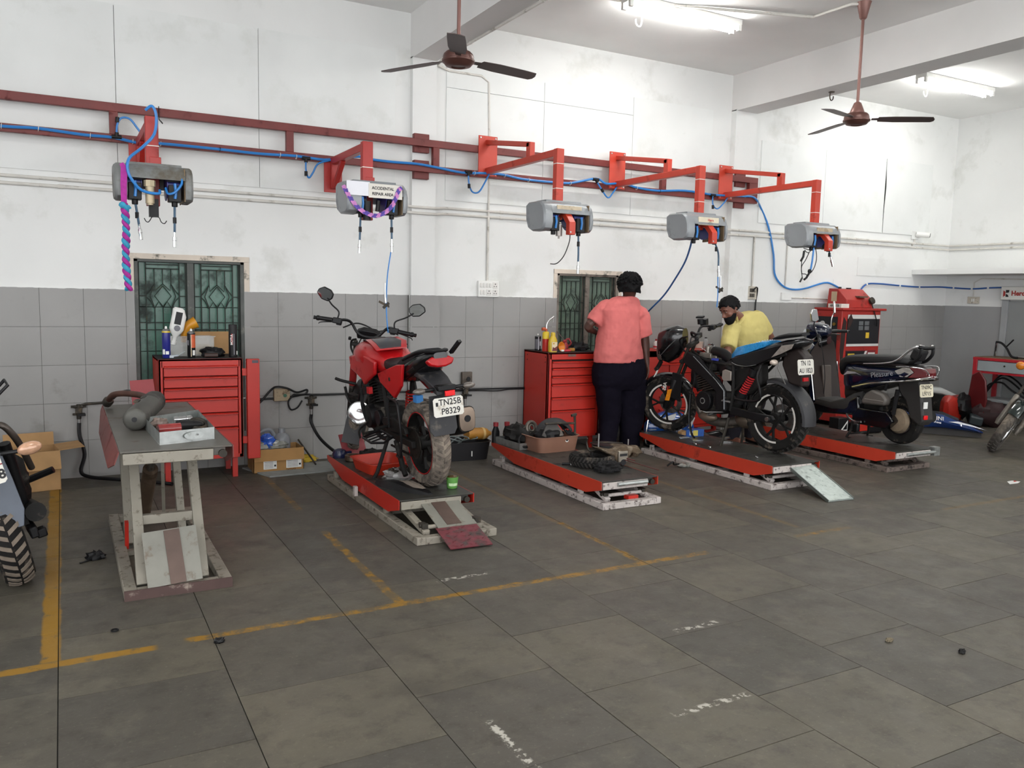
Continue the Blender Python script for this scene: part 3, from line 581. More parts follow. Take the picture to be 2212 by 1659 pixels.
# ---- switch boards and boxes
def board_(nm, lab, cat, p0, p1, d=.03, mat=None, par='y'):
    t = thing(nm, lab, cat, ((p0.x+p1.x)/2, WY, (p0.z+p1.z)/2)); w_, h_ = abs(p1.x-p0.x), abs(p0.z-p1.z)
    B().box((-w_/2, -d, -h_/2), (w_/2, 0, h_/2)).go('back_box', mat or WHITE, t, bevel=.004); return t, w_, h_
t, w_, h_ = board_('switch_board', 'large white switch board with sockets right of the first wall column', 'switch', at(1034, 606, Y=WY-.03), at(1078, 642, Y=WY-.03))
for r_ in range(2):
    for c in range(3):
        cx, cz = (c-1)*w_*.3, (.5-r_)*h_*.44
        if c < (2 if r_ == 0 else 1):
            for s in (-1, 1): B().box((cx+s*.017-.012, -.037, cz-.022), (cx+s*.017+.012, -.03, cz+.022)).go('rocker_switch', M('switch_white', '#d7d5d0', .4, var=0), t, bevel=.003)
        else:
            B().box((cx-.028, -.034, cz-.03), (cx+.028, -.03, cz+.03)).go('socket', M('switch_white', '#d7d5d0', .4, var=0), t, bevel=.002)
            b = B()
            for hx, hz, hr in ((0, .013, .006), (-.012, -.01, .005), (.012, -.01, .005)): b.cyl((cx+hx, -.0345, cz+hz), (cx+hx, -.033, cz+hz), hr, n=8)
            b.go('socket_hole', INK, t)
t, w_, h_ = board_('switch_board', 'small dirty switch board with a black plug behind the man in yellow', 'switch', at(1613, 618, Y=WY-.03), at(1634, 647, Y=WY-.03), mat=M('dirty_white', '#c3bcae', .5, var=.2, dirt='#5d564b', damt=.3, dscale=25))
for z in (.03, -.03): B().box((-.03, -.035, z-.022), (.045, -.03, z+.022)).box((-.02, -.04, z-.012), (-.005, -.035, z+.012)).box((.01, -.04, z-.012), (.025, -.035, z+.012)).go('socket', M('socket_dark', '#4c4740', .5, var=.2), t)
B().tube(spl([(.0, -.05, .02), (.03, -.06, .06), (.07, -.05, .06), (.09, -.03, 0), (.085, -.02, -.12), (.085, -.02, -.4)], 5), .008, 7).go('cable', BLACK, t)
t, w_, h_ = board_('wall_box', 'blank painted box on the wall right of the man in yellow', 'box', at(1689, 632, Y=WY-.02), at(1709, 649, Y=WY-.02), .025, PAINT)
t, w_, h_ = board_('wall_box', 'painted box on the wall just behind the red box on the machine', 'box', at(1795, 632, Y=WY-.02), at(1812, 650, Y=WY-.02), .025, PAINT)
p0, p1 = at(2091, 641, X=WX-.02), at(2114, 656, X=WX-.02)
t = thing('switch_box', 'small grimy socket box under the concrete ledge on the right wall', 'switch', (WX, (p0.y+p1.y)/2, (p0.z+p1.z)/2)); hw, hh = abs(p0.y-p1.y)/2, abs(p0.z-p1.z)/2
B().box((-.03, -hw, -hh), (-.004, hw, hh)).go('back_box', M('dirty_white', '#c3bcae'), t, bevel=.003); B().box((-.034, -.02, -.02), (-.03, -.004, .02)).box((-.034, .006, -.02), (-.03, .02, .02)).go('rocker_switch', WHITE, t)
p = at(1978, 508, Y=WY-.02)
t = thing('security_camera', 'white bullet security camera on the back wall near the corner', 'camera', (p.x, WY, p.z))
B().box((-.07, -.02, -.055), (.07, 0, .055)).go('mount', PAINT, t, bevel=.004); B().tube([(0, -.02, 0), (.02, -.06, 0), (.03, -.07, 0)], .012, 8).cyl((.0, -.03, .01), (.1, -.16, -.005), .035, n=18).go('housing', WHITE, t); B().cyl((.099, -.159, -.005), (.104, -.166, -.0055), .028, n=18).go('lens', M('lens_black', '#0b0b0c', .1, var=0), t)
B().tube(spl([(0, -.01, -.055), (-.01, -.012, -.1), (-.05, -.012, -.14)], 4), .01, 6).go('cable', PVC, t)
# ---- lettered light box sign
xf = WX-.1; y0 = at(2162, 634, X=xf).y
t = thing('light_box_sign', 'white light box sign with red lettering above the grey door', 'sign', (WX, y0, 1.7)); 
B().box((xf-WX, -1.25, -.085), (-.006, 0, .09)).go('sign_case', M('sign_side', '#a9aaa8', .5, var=.05), t, bevel=.003); B().box((xf-WX-.004, -1.245, -.08), (xf-WX, -.005, .085)).go('sign_face', M('sign_white', '#dcdcd6', .4, var=.03), t)
SR = M('sign_red', '#a8322c', .5, var=0); xs_ = xf-WX-.006
text('Hero', .085, SR, (xs_, -.14, .0), (0, -1, 0), (0, 0, 1), t, bold=.003, align='LEFT')
b = B(); pz = .04
b.prism([(0, -.045), (.028, -.028), (.028, .022), (0, .04)], (xs_, -.035, 0), (0, -1, 0), (0, 0, 1), .001); b.go('emblem_red', SR, t, smooth=False)
B().prism([(0, .045), (.045, .045), (.04, .012), (0, .006)], (xs_, -.068, 0), (0, -1, 0), (0, 0, 1), .001).prism([(0, -.045), (.04, -.045), (.03, -.02), (.002, -.004)], (xs_, -.068, 0), (0, -1, 0), (0, 0, 1), .001).go('emblem_black', INK, t, smooth=False)
# ---- fans
FANM = M('brown_fan_metal', '#5a3a33', .4, .3, var=.08); ROD = M('brown_rod', '#7e5a53', .4, .3, var=.05); BLADE = M('brown_blade', '#453531', .45, .2, var=.08)
def fan(loc, a0, zt, lab, R=.62):
    t = thing('ceiling_fan', lab, 'fan', loc); h = zt-loc[2]
    B().cyl((0, 0, .12), (0, 0, h), .013, n=10).go('rod', ROD, t)
    B().lathe([(.02, h-.14), (.03, h-.13), (.055, h-.02), (.062, h)], n=20).go('canopy', ROD, t)
    B().lathe([(.013, .16), (.03, .15), (.055, .09), (.062, .07), (.062, .06)], n=20).go('lower_cup', ROD, t)
    B().lathe([(.02, .065), (.085, .06), (.1, .045), (.105, .03), (.105, .012), (.112, .008), (.112, -.004), (.1, -.012), (.085, -.03), (.05, -.038), (.045, -.03), (.002, -.03)], n=32).go('motor', FANM, t)
    for k in range(3):
        a = rad(a0+120*k); m = Mx.Rotation(a, 4, 'Z') @ Mx.Rotation(rad(-9), 4, 'X')
        rg = []
        for x, wd, zz in ((.12, .018, .012), (.17, .022, .012), (.175, .05, .01), (.3, .062, .006), (.5, .06, 0), (.6, .056, -.004), (R, .03, -.005)):
            rg.append([m @ V((x, -wd+(.02 if x > .6 else 0), zz-.003)), m @ V((x, wd, zz-.003)), m @ V((x, wd, zz+.001)), m @ V((x, -wd+(.02 if x > .6 else 0), zz+.001))])
        B().ring(rg).go('blade', BLADE, t)
    return t
f1 = at(990, 133, Z=3.106)
fan(f1, 4, CZ, 'brown ceiling fan with one blade standing up towards the camera, before the first beam')
fan((6.1, 5.06, 3.106), -42, CZ, 'brown ceiling fan on a long rod above the scooter')
# ---- tube lights, hooks
LIT = bpy.data.materials.new('lit_tube'); LIT.use_nodes = True
bb = LIT.node_tree.nodes['Principled BSDF']; bb.inputs['Emission Color'].default_value = (1, .99, .96, 1); bb.inputs['Emission Strength'].default_value = TUBE_GLOW
def tube_light(x, y, lab, c=0):
    t = thing('tube_light', lab, 'lamp', (x, y, CZ))
    B().box((-.63, -.07, -.05), (.63, .07, 0)).go('housing', WHITE, t, bevel=.005)
    for s in (-1, 1):
        B().cyl((-.59, s*.05, -.075), (.59, s*.05, -.075), .017, n=12).go('tube', LIT, t)
        for e in (-1, 1): B().box((e*.61-.018, s*.05-.015, -.1), (e*.61+.018, s*.05+.015, -.04)).go('lamp_holder', WHITE, t)
tube_light(4.92, 6.0, 'lit twin tube light in the middle ceiling bay'); tube_light(9.1, 6.2, 'lit twin tube light in the ceiling bay by the right wall')
for i, (x, y) in enumerate(TUBES[2:]):
    tube_light(x, y, 'lit twin tube light %s' % ('over the first lift bay, left of the first beam', 'behind the fan over the red motorcycle, nearer the front', 'in the right bay, one row nearer the front', 'in the middle bay, above the open floor', 'in the right bay, above the open floor', 'in the left bay, above the front entrance')[i])
for px, py, lab in ((1380, 50, 'white fan hook in the ceiling under the middle tube light'), (1999, 203, 'white fan hook in the ceiling beside the tube light by the right wall')):
    p = at(px, py, Z=4.03); t = thing('ceiling_hook', lab, 'hook', (p.x, p.y, CZ))
    B().tube(spl([(.03, 0, 0), (.03, 0, -.05), (.015, 0, -.085), (-.015, 0, -.085), (-.035, 0, -.06), (-.035, 0, -.03)], 5), .008, 8).go('rod', WHITE, t)
p = at(1796, 205, Z=3.66)
t = thing('ceiling_hook', 'grey cable hook under the second ceiling beam', 'hook', (p.x, p.y, 3.69)); B().cyl((0, 0, 0), (0, 0, -.008), .03).go('plate', GREYIRON, t); B().tube(spl([(-.02, 0, -.005), (-.02, 0, -.06), (0, 0, -.085), (.025, 0, -.07), (.03, 0, -.04)], 4), .006, 6).go('rod', GREYIRON, t)
# ================================================================ lifts, cabinets, machine, bench
DECKM = M('grey_deck_plate', '#3f3e3a', .42, .35, var=.15, scale=5, dirt='#2a2825', damt=.3, dscale=4)
DECK1 = M('worn_deck_plate', '#5f5c56', .5, .25, var=.15, scale=5, dirt='#6b5049', damt=.1, dscale=3)
WPAINT = M('chipped_white_paint', '#b9b1ac', .6, var=.1, dirt='#3d2f2b', damt=.3, dscale=22)
GPAINT = M('chipped_grey_paint', '#8b8579', .55, var=.12, dirt='#4d4238', damt=.3, dscale=18)
CREAM = M('old_cream_paint', '#8c877b', .5, var=.1, dirt='#5a4f43', damt=.2, dscale=20)
BROWNP = M('brown_primer', '#4a3632', .6, var=.15, dirt='#a09488', damt=.14, dscale=9)
RAMPW = M('worn_ramp_paint', '#7d7c73', .55, 0, var=.1, scale=9, dirt='#6a5c4f', damt=.15, dscale=11)
RUST = M('brown_wear', '#5b4a42', .55, .3, var=.2, scale=10)
def lift(X0, X1, yb, yf, bf, lab, frame, ramp=None, zt=.2, red=ORED, wstop=True, dy=0, bbx=None):
    t = thing('motorcycle_lift', lab, 'lift', ((X0+X1)/2, yf, 0)); o = -t.location
    q = lambda x, y, z: V((x, y, z))+o
    bx0, bx1 = bbx or (X0-.02, X1)
    B().box(q(bx0, bf, 0), q(bx0+.06, yb-.05, .05)).box(q(bx1-.06, bf, 0), q(bx1, yb-.05, .05)).box(q(bx0+.06, bf, 0), q(bx1-.06, bf+.06, .046)).box(q(bx0+.06, yb-.11, 0), q(bx1-.06, yb-.05, .046)).box(q(bx0+.06, bf+.75, 0), q(bx1-.06, bf+.8, .03)).go('base_frame', frame, t, bevel=.004)
    B().box(q(X0, yf, zt-.008), q(X1, yb, zt)).box(q(X0+.03, yf+.02, zt-.05), q(X1-.03, yb-.03, zt-.008)).go('deck', DECKM if zt < .5 else DECK1, t, bevel=.002)
    L = yb-yf; out = [(0, -.062), (.2, -.118), (.75*L, -.118), (L-.03, -.04), (L, -.03), (L, 0), (0, 0)]
    for x, fl in ((X0-.004, -.35 if zt > .5 else 0), (X1+.004, 0)): B().prism(out, q(x, yf+.0, zt-.001), (0, 1, 0), (-fl, 0, 1), .005).go('side_skirt', red, t, smooth=False)
    B().box(q(X0+.012, yf-.002, zt-.066), q(X1-.09, yf+.03, zt-.012)).go('front_bar', WPAINT if frame is not GPAINT else CREAM, t, bevel=.004)
    if zt < .5:
        for x in (X0+.075, X1-.085):
            B().bar(q(x, yf+.28, zt-.06), q(x, bf+.08, .05), .045, .03).go('scissor_arm', frame, t, bevel=.003)
            B().bar(q(x, yb-.45, zt-.06), q(x, yb-.75, .05), .045, .03).go('scissor_arm', frame, t, bevel=.003)
            B().box(q(x-.02, bf+.1, .045), q(x+.02, bf+.17, .1)).cyl(q(x-.03, bf+.13, .085), q(x+.03, bf+.13, .085), .014, n=10).go('pivot_lug', GREYIRON, t, bevel=.003)
        B().bar(q(X0+.07, yf+.2, zt-.08), q(X1-.07, yf+.2, zt-.08), .04, .04).cyl(q(X0+.08, bf+.12, .075), q(X1-.08, bf+.12, .075), .014).go('cross_shaft', frame, t)
        for y in (yf+.28, yb-.2): B().box(q(X0-.0, y, .045), q(X0+.03, y+.04, zt-.1)).go('support_post', frame, t)
    B().cyl(q(X1-.045, yf-.001, zt-.04), q(X1-.045, yf+.05, zt-.04), .02).go('end_pipe', GREYIRON, t)
    if wstop: B().bar(q((X0+X1)/2-.06, yb-.1, zt), q((X0+X1)/2-.08, yb+.0, zt+.17), .006, .2, (1, 0, 0)).go('wheel_stop', M('faded_red_plate', '#86363a', .55, var=.1, dirt='#5f4a48', damt=.2, dscale=8), t)
    return t, q
# raised lift
t, q = lift(.215, .725, 5.97, 4.235, 4.35, 'raised motorcycle lift used as a table, red skirts over cream legs', GPAINT, zt=.77, wstop=False, red=M('faded_red_skirt', '#713430', .5, var=.15, dirt='#5f2a26', damt=.3, dscale=5), bbx=(.222, .735))
B().box(q(.222, 4.345, 0), q(.735, 4.352, .052)).go('front_plate', BROWNP, t)
B().bar(q(.455, 5.86, .77), q(.445, 5.95, .93), .006, .145, (1, 0, 0)).go('wheel_stop', M('faded_red_plate', '#86363a', .55), t)
for x, xt in ((.31, .31), (.605, .605)):
    B().bar(q(x, 4.44, .04), q(xt, 4.9, .72), .05, .05, (1, 0, 0)).go('leg', CREAM, t, bevel=.003)
    B().bar(q(x-.01, 5.2, .04), q(xt-.01, 5.62, .72), .05, .045, (1, 0, 0)).go('leg', CREAM, t, bevel=.003)
B().bar(q(.335, 4.64, .33), q(.58, 4.64, .33), .04, .05).go('crosspiece', CREAM, t, bevel=.003)
B().bar(q(.32, 4.9, .7), q(.6, 4.9, .7), .04, .05).bar(q(.32, 5.6, .7), q(.6, 5.6, .7), .04, .05).go('crosspiece', CREAM, t)
B().cyl(q(.43, 5.86, .06), q(.45, 5.5, .42), .045).go('hydraulic_cylinder', M('brown_cylinder', '#6e5c4c', .45, .3, var=.2, dirt='#453628', damt=.3), t); B().cyl(q(.45, 5.5, .42), q(.465, 5.25, .68), .022).go('piston_rod', STEEL, t)
B().bar(q(.535, 5.65, .05), q(.5, 5.3, .7), .02, .02).go('safety_bar', CREAM, t); B().bar(q(.285, 5.16, .03), q(.285, 5.12, .2), .02, .03).go('red_lever', RED, t)
B().bar(q(.46, 4.357, .055), q(.445, 4.47, .31), .006, .26, (1, 0, 0)).go('folded_ramp', RAMPW, t); B().bar(q(.475, 4.352, .058), q(.455, 4.463, .308), .005, .075, (1, 0, 0)).go('worn_strip', RUST, t)
# lowered lifts
t, q = lift(1.885, 2.415, 6.6, 4.945, 4.59, 'lowered motorcycle lift with a short folded ramp, carrying the red motorcycle', GPAINT, red=RED)
B().box(q(1.84, 5.75, .05), q(1.865, 5.79, .12)).go('white_clip', WPAINT, t)
B().bar(q(2.17, 4.96, .165), q(2.17, 4.66, .075), .27, .006, (0, 0, 1)).go('ramp', RAMPW, t); B().bar(q(2.155, 4.957, .168), q(2.155, 4.68, .084), .1, .006).go('worn_strip', RUST, t)
FLAP = M('red_chequer_plate', '#6f3038', .5, .2, var=.15, scale=30, dirt='#4a4240', damt=.45, dscale=14)
f = B().bar(q(2.16, 4.66, .072), q(2.15, 4.41, .012), .28, .006).go('ramp_flap', FLAP, t)
b = B(); f_ = V((0, -.25, -.06)).normalized()
for i in range(5):
    for j in range(5):
        c = q(2.05+.05*j+(.02 if i % 2 else 0), 4.64-.05*i, .0715-.012*i); d = V((.016, .012 if (i+j) % 2 else -.012, 0)); b.bar(c-d, c+d, .005, .004)
b.go('chequer_ridge', FLAP, t, kind='stuff')
t, q = lift(3.425, 3.935, 6.64, 4.875, 4.82, 'lowered motorcycle lift loaded with tub, tyre and parts beside the man in pink', WPAINT, wstop=False)
B().cyl(q(3.56, 4.865, .17), q(3.83, 4.865, .17), .016).go('ramp_roller', GALV, t)
t, q = lift(5.06, 5.6, 6.57, 4.8, 4.785, 'lowered motorcycle lift with a silver ramp, under the black motorcycle', WPAINT, wstop=False)
tr = thing('loading_ramp', 'silver galvanised ramp leaning from the lift deck to the floor', 'ramp', (5.35, 4.5, .09)); o = -tr.location
a = V((5.4, 4.815, .178))+o; c = V((5.295, 4.305, .014))+o; side = V((.13, -.01, 0))
B().ring([[a-side, a+side, a+side-V((0, 0, .015)), a-side-V((0, 0, .015))], [c-side, c+side, c+side-V((0, 0, .012)), c-side-V((0, 0, .012))]]).go('ramp_plate', M('bright_zinc', '#a9b3ae', .35, .6, var=.14, scale=30, dirt='#7f8682', damt=.25, dscale=18), tr)
for s in (-1, 1): B().bar(a+side*s-V((0, 0, .01)), c+side*s-V((0, 0, .008)), .006, .026).go('rim', M('dull_zinc', '#777f7b', .4, .7), tr)
t, q = lift(6.6, 7.19, 6.6, 4.81, 4.87, 'lowered motorcycle lift with a dark greasy base, under the blue scooter', M('greasy_white', '#6b5f58', .6, var=.2, dirt='#1f1a18', damt=.45, dscale=16), wstop=False)
B().cyl(q(6.75, 4.8, .165), q(7.15, 4.8, .165), .016).box(q(7.13, 4.79, .13), q(7.21, 4.85, .21)).go('ramp_roller', GALV, t)
# ---- tool cabinets
def cabinet(lab, X0, X1, yf, yb, z0, zt, rows, dx=(.035, .035), mat=RED, door=False, zbody=None):
    t = thing('tool_cabinet', lab, 'cabinet', ((X0+X1)/2, (yf+yb)/2, 0)); o = -t.location
    q = lambda x, y, z: V((x, y, z))+o
    B().box(q(X0, yf, z0), q(X0+.02, yb, zt)).box(q(X1-.02, yf, z0), q(X1, yb, zt)).box(q(X0, yb-.02, z0), q(X1, yb, zt)).box(q(X0, yf, zt-.02), q(X1, yb, zt)).box(q(X0, yf, z0), q(X1, yb, z0+.03)).box(q(X0+.02, yf, zt-.07), q(X1-.02, yf+.02, zt)).box(q(X0, yf, z0), q(X0+dx[0]-.006, yf+.03, zt)).box(q(X1-dx[1]+.006, yf, z0), q(X1, yf+.03, zt)).go('body', mat, t, bevel=.004)
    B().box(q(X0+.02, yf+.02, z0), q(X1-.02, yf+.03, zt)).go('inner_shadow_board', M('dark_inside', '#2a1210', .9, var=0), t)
    for za, zb in zip(rows, rows[1:]):
        d = B().box(q(X0+dx[0], yf-.004, zb+.004), q(X1-dx[1], yf+.02, za-.02)).go('drawer', mat, t, bevel=.002)
        B().prism([(0, 0), (.024, .006), (.024, .012), (0, .02)], q((X0+X1)/2, yf-.002, za-.022), (0, -1, 0), (0, 0, 1), X1-X0-dx[0]-dx[1]-.004).go('drawer_handle', mat, d)
    for x in (X0+.06, X1-.06):
        for y in (yf+.06, yb-.06): B().box(q(x-.02, y-.02, 0), q(x+.02, y+.02, z0+.005)).go('foot', mat, t)
    return t, q
rz = lambda px, pys, Y: [at(px, y, Y=Y).z for y in pys]
t, q = cabinet('red drawer cabinet with a swung out side panel in front of the dark window', .64, 1.275, 6.93, 7.38, .17, .985, rz(435, (789, 813, 837, 860, 893, 925, 994), 6.93), (.04, .04))
B().box(q(.64, 6.93, .983), q(1.275, 7.38, .988)).go('top_mat', M('black_mat', '#1d1b1c', .7, var=.2), t)
B().box(q(1.305, 6.9, .155), q(1.405, 6.955, .978)).box(q(1.27, 6.925, .84), q(1.31, 6.94, .9)).box(q(1.27, 6.925, .28), q(1.31, 6.94, .34)).go('side_panel', RED, t, bevel=.004)
B().box(q(1.345, 6.898, .945), q(1.395, 6.9, .968)).go('worn_patch', M('grey_scuff', '#555059', .6), t)
t, q = cabinet('red drawer cabinet left of the man in pink, cans and yellow bottle on top', 4.17, 4.79, 6.92, 7.4, .13, .985, rz(1225, (780, 795, 812, 829, 858, 886, 942), 6.92), (.05, .045))
B().box(q(4.17, 6.92, .983), q(4.79, 7.4, .988)).go('top_mat', MATS['black_mat'], t)
B().box(q(4.4, 6.916, .945), q(4.49, 6.92, .968)).go('name_plate', M('worn_plate', '#6d5a52', .5, .3, var=.3, scale=30), t)
for y, z in ((6.97, .94), (7.33, .94), (6.97, .89), (7.33, .89)): B().cyl(q(4.168, y, z), q(4.172, y, z), .007, n=8).go('bolt', GREYIRON, t)
x0, x1 = at(1400, 757, Y=6.95).x, at(1566, 757, Y=6.95).x
t, q = cabinet('red drawer cabinet behind the black motorcycle, topmost drawer pulled out', x0, x1, 6.95, 7.38, .13, .985, [.93, .85, .74, .63, .5, .36, .16], (.3, .04))
d = B().box(q(x1-.42, 6.75, .87), q(x1-.03, 6.97, .876)).box(q(x1-.42, 6.75, .87), q(x1-.41, 6.97, .93)).box(q(x1-.04, 6.75, .87), q(x1-.03, 6.97, .93)).box(q(x1-.42, 6.745, .865), q(x1-.03, 6.76, .935)).go('open_drawer', RED, t, bevel=.002)
B().lump(q(x1-.25, 6.86, .9), (.13, .07, .04), .4, 3, 3).go('drawer_contents', DUSTY, t)
# ---- tall red machine
mx0, mx1, myf, myb, mz = 8.355, 9.06, 6.955, 7.37, 1.44
t = thing('air_machine', 'tall red garage machine with black control panels and scorched paint, behind the scooter', 'machine', ((mx0+mx1)/2, 7.16, 0)); o = -t.location
q = lambda x, y, z: V((x, y, z))+o
REDM = M('scorched_red', '#a12720', .42, var=.12, scale=3, dirt='#6d221b', damt=.2, dscale=5)
B().box(q(mx0, myf, .06), q(mx1, myb, mz)).go('body', REDM, t, bevel=.008)
B().box(q(mx0-.02, myf-.03, mz), q(mx1+.07, myb, mz+.03)).go('top_lid', REDM, t, bevel=.006)
for x in (mx0+.06, mx1-.06):
    for y in (myf+.06, myb-.06): B().box(q(x-.03, y-.03, 0), q(x+.03, y+.03, .065)).go('foot', BLACK, t)
PANEL = M('black_panel', '#17181c', .35, var=.1); PW = M('panel_white', '#c9c8c4', .5, var=.05)
B().box(q(mx0-.006, myf+.06, .55), q(mx0, myf+.36, 1.36)).go('control_strip', PANEL, t)
for k, (yy, zz) in enumerate(((.28, 1.27), (.1, 1.27), (.3, 1.12), (.28, 1.02), (.28, .86), (.28, .75), (.1, .95))):
    d = B().cyl(q(mx0-.006, myf+yy, zz), q(mx0-.02, myf+yy, zz), .034 if k == 0 else .02, n=16).go('gauge' if k == 0 else 'knob', PW if k == 0 else M('brass', '#9c7a3a', .35, .8), t)
B().box(q(mx0+.1, myf-.006, 1.03), q(mx1-.02, myf, 1.36)).go('display_panel', PANEL, t); B().box(q(mx0+.1, myf-.008, 1.34), q(mx1-.02, myf-.006, 1.39)).box(q(mx0+.1, myf-.008, 1.0), q(mx1-.02, myf, 1.03)).go('panel_trim', PW, t)
for i in range(2):
    for j in range(2): B().box(q(mx0+.3+.11*i, myf-.01, 1.2+.06*j), q(mx0+.38+.11*i, myf-.006, 1.25+.06*j)).go('digit_window', M('window_grey', '#5c5f61', .3, var=.1), t)
B().box(q(mx0+.44, myf-.009, 1.1), q(mx0+.5, myf-.006, 1.17)).go('yellow_label', M('safety_yellow', '#c7a52b', .6), t)
text('AIR FILTER', .045, INK, q(mx0+.09, myf-.0085, 1.365), (1, 0, 0), (0, 0, 1), t, sx=.7) if False else None
B().box(q(mx0+.1, myf-.006, .66), q(mx1-.06, myf, .95)).go('info_plate', M('maroon_plate', '#6a1d22', .5), t)
B().prism([(0, 0), (.22, 0), (.34, .27), (0, .27)], q(mx0+.105, myf-.0085, .67), (1, 0, 0), (0, 0, 1), .003).go('info_plate', PANEL, t, smooth=False); B().prism([(.22, 0), (.25, 0), (.38, .27), (.34, .27)], q(mx0+.105, myf-.0095, .67), (1, 0, 0), (0, 0, 1), .003).box(q(mx0+.5, myf-.01, .8), q(mx0+.63, myf-.006, .92)).go('panel_trim', PW, t, smooth=False)
B().prism([(0, .04), (.06, 0), (.12, .04), (.12, .17), (0, .17)], q(mx0+.13, myf-.012, .74), (1, 0, 0), (0, 0, 1), .003).go('yellow_label', MATS['safety_yellow'], t, smooth=False)
B().cyl(q(mx0+.19, myf-.013, .82), q(mx0+.19, myf-.016, .82), .035).go('gauge', PW, t)
SOOT = M('soot', '#2a1714', .9, var=.3)
B().prism([(0, 0), (.04, .05), (.06, .3), (.07, .5), (.02, .56), (-.01, .4), (-.02, .15)], q(mx0+.015, myf-.002, .8), (1, 0, 0), (0, 0, 1), .003).prism([(0, 0), (.06, .05), (.1, .13), (.06, .2), (.02, .15)], q(mx0+.09, myf-.01, 1.2), (1, 0, 0), (0, 0, 1), .003).go('scorch_mark', SOOT, t, smooth=False)
for k in range(4): B().box(q(mx0-.004, myf+.08, .22+.06*k), q(mx0, myf+.33, .25+.06*k)).go('vent_slot', M('vent_dark', '#4d1613', .8), t)
t = thing('machine_head', 'small red sloping metal box standing on the tall red machine', 'box', (8.7, 7.12, mz+.03)); k = -t.location
w_ = .24
B().ring([[V((s*w_, -.14, 0)), V((s*w_, -.13, .1)), V((s*w_*.95, .02, .235)), V((s*w_*.95, .16, .24)), V((s*w_, .17, 0))] for s in (-1, 1)]).go('casing', REDM, t, bevel=.008)
B().box((-.245, .02, .08), (-.238, .1, .2)).go('side_label', M('tan_label', '#b5a184', .7), t); B().cyl((0, .05, .236), (0, .05, .25), .03).go('cap', BLACK, t); B().cyl((-.1, .1, .238), (-.1, .1, .26), .02).go('cap', BLACK, t); B().box((-.03, -.15, .13), (.12, -.07, .15)).go('handle', M('dull_brown', '#5c4638', .6), t)
B().cyl((.2, -.135, .09), (.2, -.16, .1), .045).go('dial', GREYIRON, t); B().tube(spl([(.2, -.15, .05), (.22, -.18, -.05), (.26, -.19, -.16), (.28, -.18, -.22)], 4), .006, 6).go('cable', BLACK, t)
t = thing('filter_box', 'flat white lettered carton lying on the tall red machine', 'box', (8.46, 7.08, mz+.03)); B().box((-.1, -.1, 0), (.04, .1, .05)).go('carton', M('white_card', '#d3cfc6', .7, var=.1), t, bevel=.002)
text('AIR FILTER', .042, INK, (-.101, 0, .025), (0, -1, 0), (0, 0, 1), t, bold=.0008, sx=.7)
# ---- workbench by the right wall
bx0, by1, bz = 10.47, 6.6, .865
t = thing('workbench', 'red framed workbench with grey drawers against the right wall', 'workbench', (10.73, 5.7, 0)); o = -t.location
B().box(q(0, 0, 0), q(0, 0, 0)) if False else None
q = lambda x, y, z: V((x, y, z))+o
BR = M('bench_red', '#a3202a', .4, var=.08); BG = M('bench_grey', '#8e9698', .4, var=.06)
B().box(q(bx0, 4.8, bz-.035), q(10.98, by1, bz)).go('bench_top', BR, t, bevel=.003); B().box(q(bx0+.02, 4.8, bz), q(10.97, by1-.01, bz+.006)).go('top_sheet', M('bench_wood', '#6e5a40', .7, var=.2), t)
for x in (bx0, 10.92):
    for y in (4.82, by1-.06): B().box(q(x, y, 0), q(x+.055, y+.055, bz-.03)).go('leg', BR, t, bevel=.003)
B().box(q(bx0, 4.85, bz-.2), q(bx0+.03, by1-.05, bz-.175)).box(q(bx0, 5.68, bz-.2), q(bx0+.03, 5.7, bz-.03)).go('rail', BR, t)
for y0, y1 in ((5.71, by1-.065), (4.87, 5.67)):
    d = B().box(q(bx0+.005, y0, bz-.172), q(bx0+.4, y1, bz-.04)).go('drawer', BG, t, bevel=.003); B().cyl(q(bx0, (y0+y1)/2+.06, bz-.09), q(bx0+.006, (y0+y1)/2+.06, bz-.09), .012).go('lock', GREYIRON, d)
B().box(q(bx0+.03, 4.85, .3), q(10.94, by1-.06, .33)).go('shelf', M('shelf_grey', '#8b9092', .5, var=.1), t)
# items on and under the bench
t = thing('brake_lever', 'black brake lever assembly clamped upright on the workbench', 'part', (10.6, 6.3, bz+.006))
B().tube([(0, .1, 0), (0, .09, .2)], .016, 8).go('chrome_tube', CHROME, t); B().tube(spl([(0, .09, .2), (.0, .02, .19), (.0, -.05, .13), (.0, -.12, .03), (0, -.2, .015)], 5), .014, 7).tube([(0, -.04, .14), (0, -.13, .24)], .01, 6).go('lever', BLACK, t)
t = thing('oily_part', 'brown oily casting lying on the workbench', 'part', (10.68, 5.75, bz+.006)); B().lump((0, 0, .05), (.09, .22, .07), .35, 2.5, 4, flatz=-.05).go('casting', GREYIRON, t); B().cyl((0, .25, .02), (0, .4, .02), .014).go('spindle', STEEL, t)
t = thing('spare_box', 'red and white carton standing on the workbench by the door', 'box', (10.86, 5.78, bz+.006)); B().box((-.08, -.16, 0), (.08, .16, .32)).go('carton', M('carton_red', '#b02326', .5), t, bevel=.003); B().box((-.082, -.05, .17), (-.08, .13, .29)).go('carton_label', WHITE, t)
t = thing('cable_coil', 'loose coil of black cable hanging under the workbench', 'cable', (10.62, 6.2, .33)); b = B()
for k, (a, c, d) in enumerate(((.0, .14, .2), (-.08, .18, .14), (.05, .12, .24))): b.tube(spl([(0, -.3, .02), (a, -.1, d), (.02, .1, d+.08), (0, .25, c), (0, .3, .03)], 6), .012, 6)
b.go('cable_loop', BLACK, t)
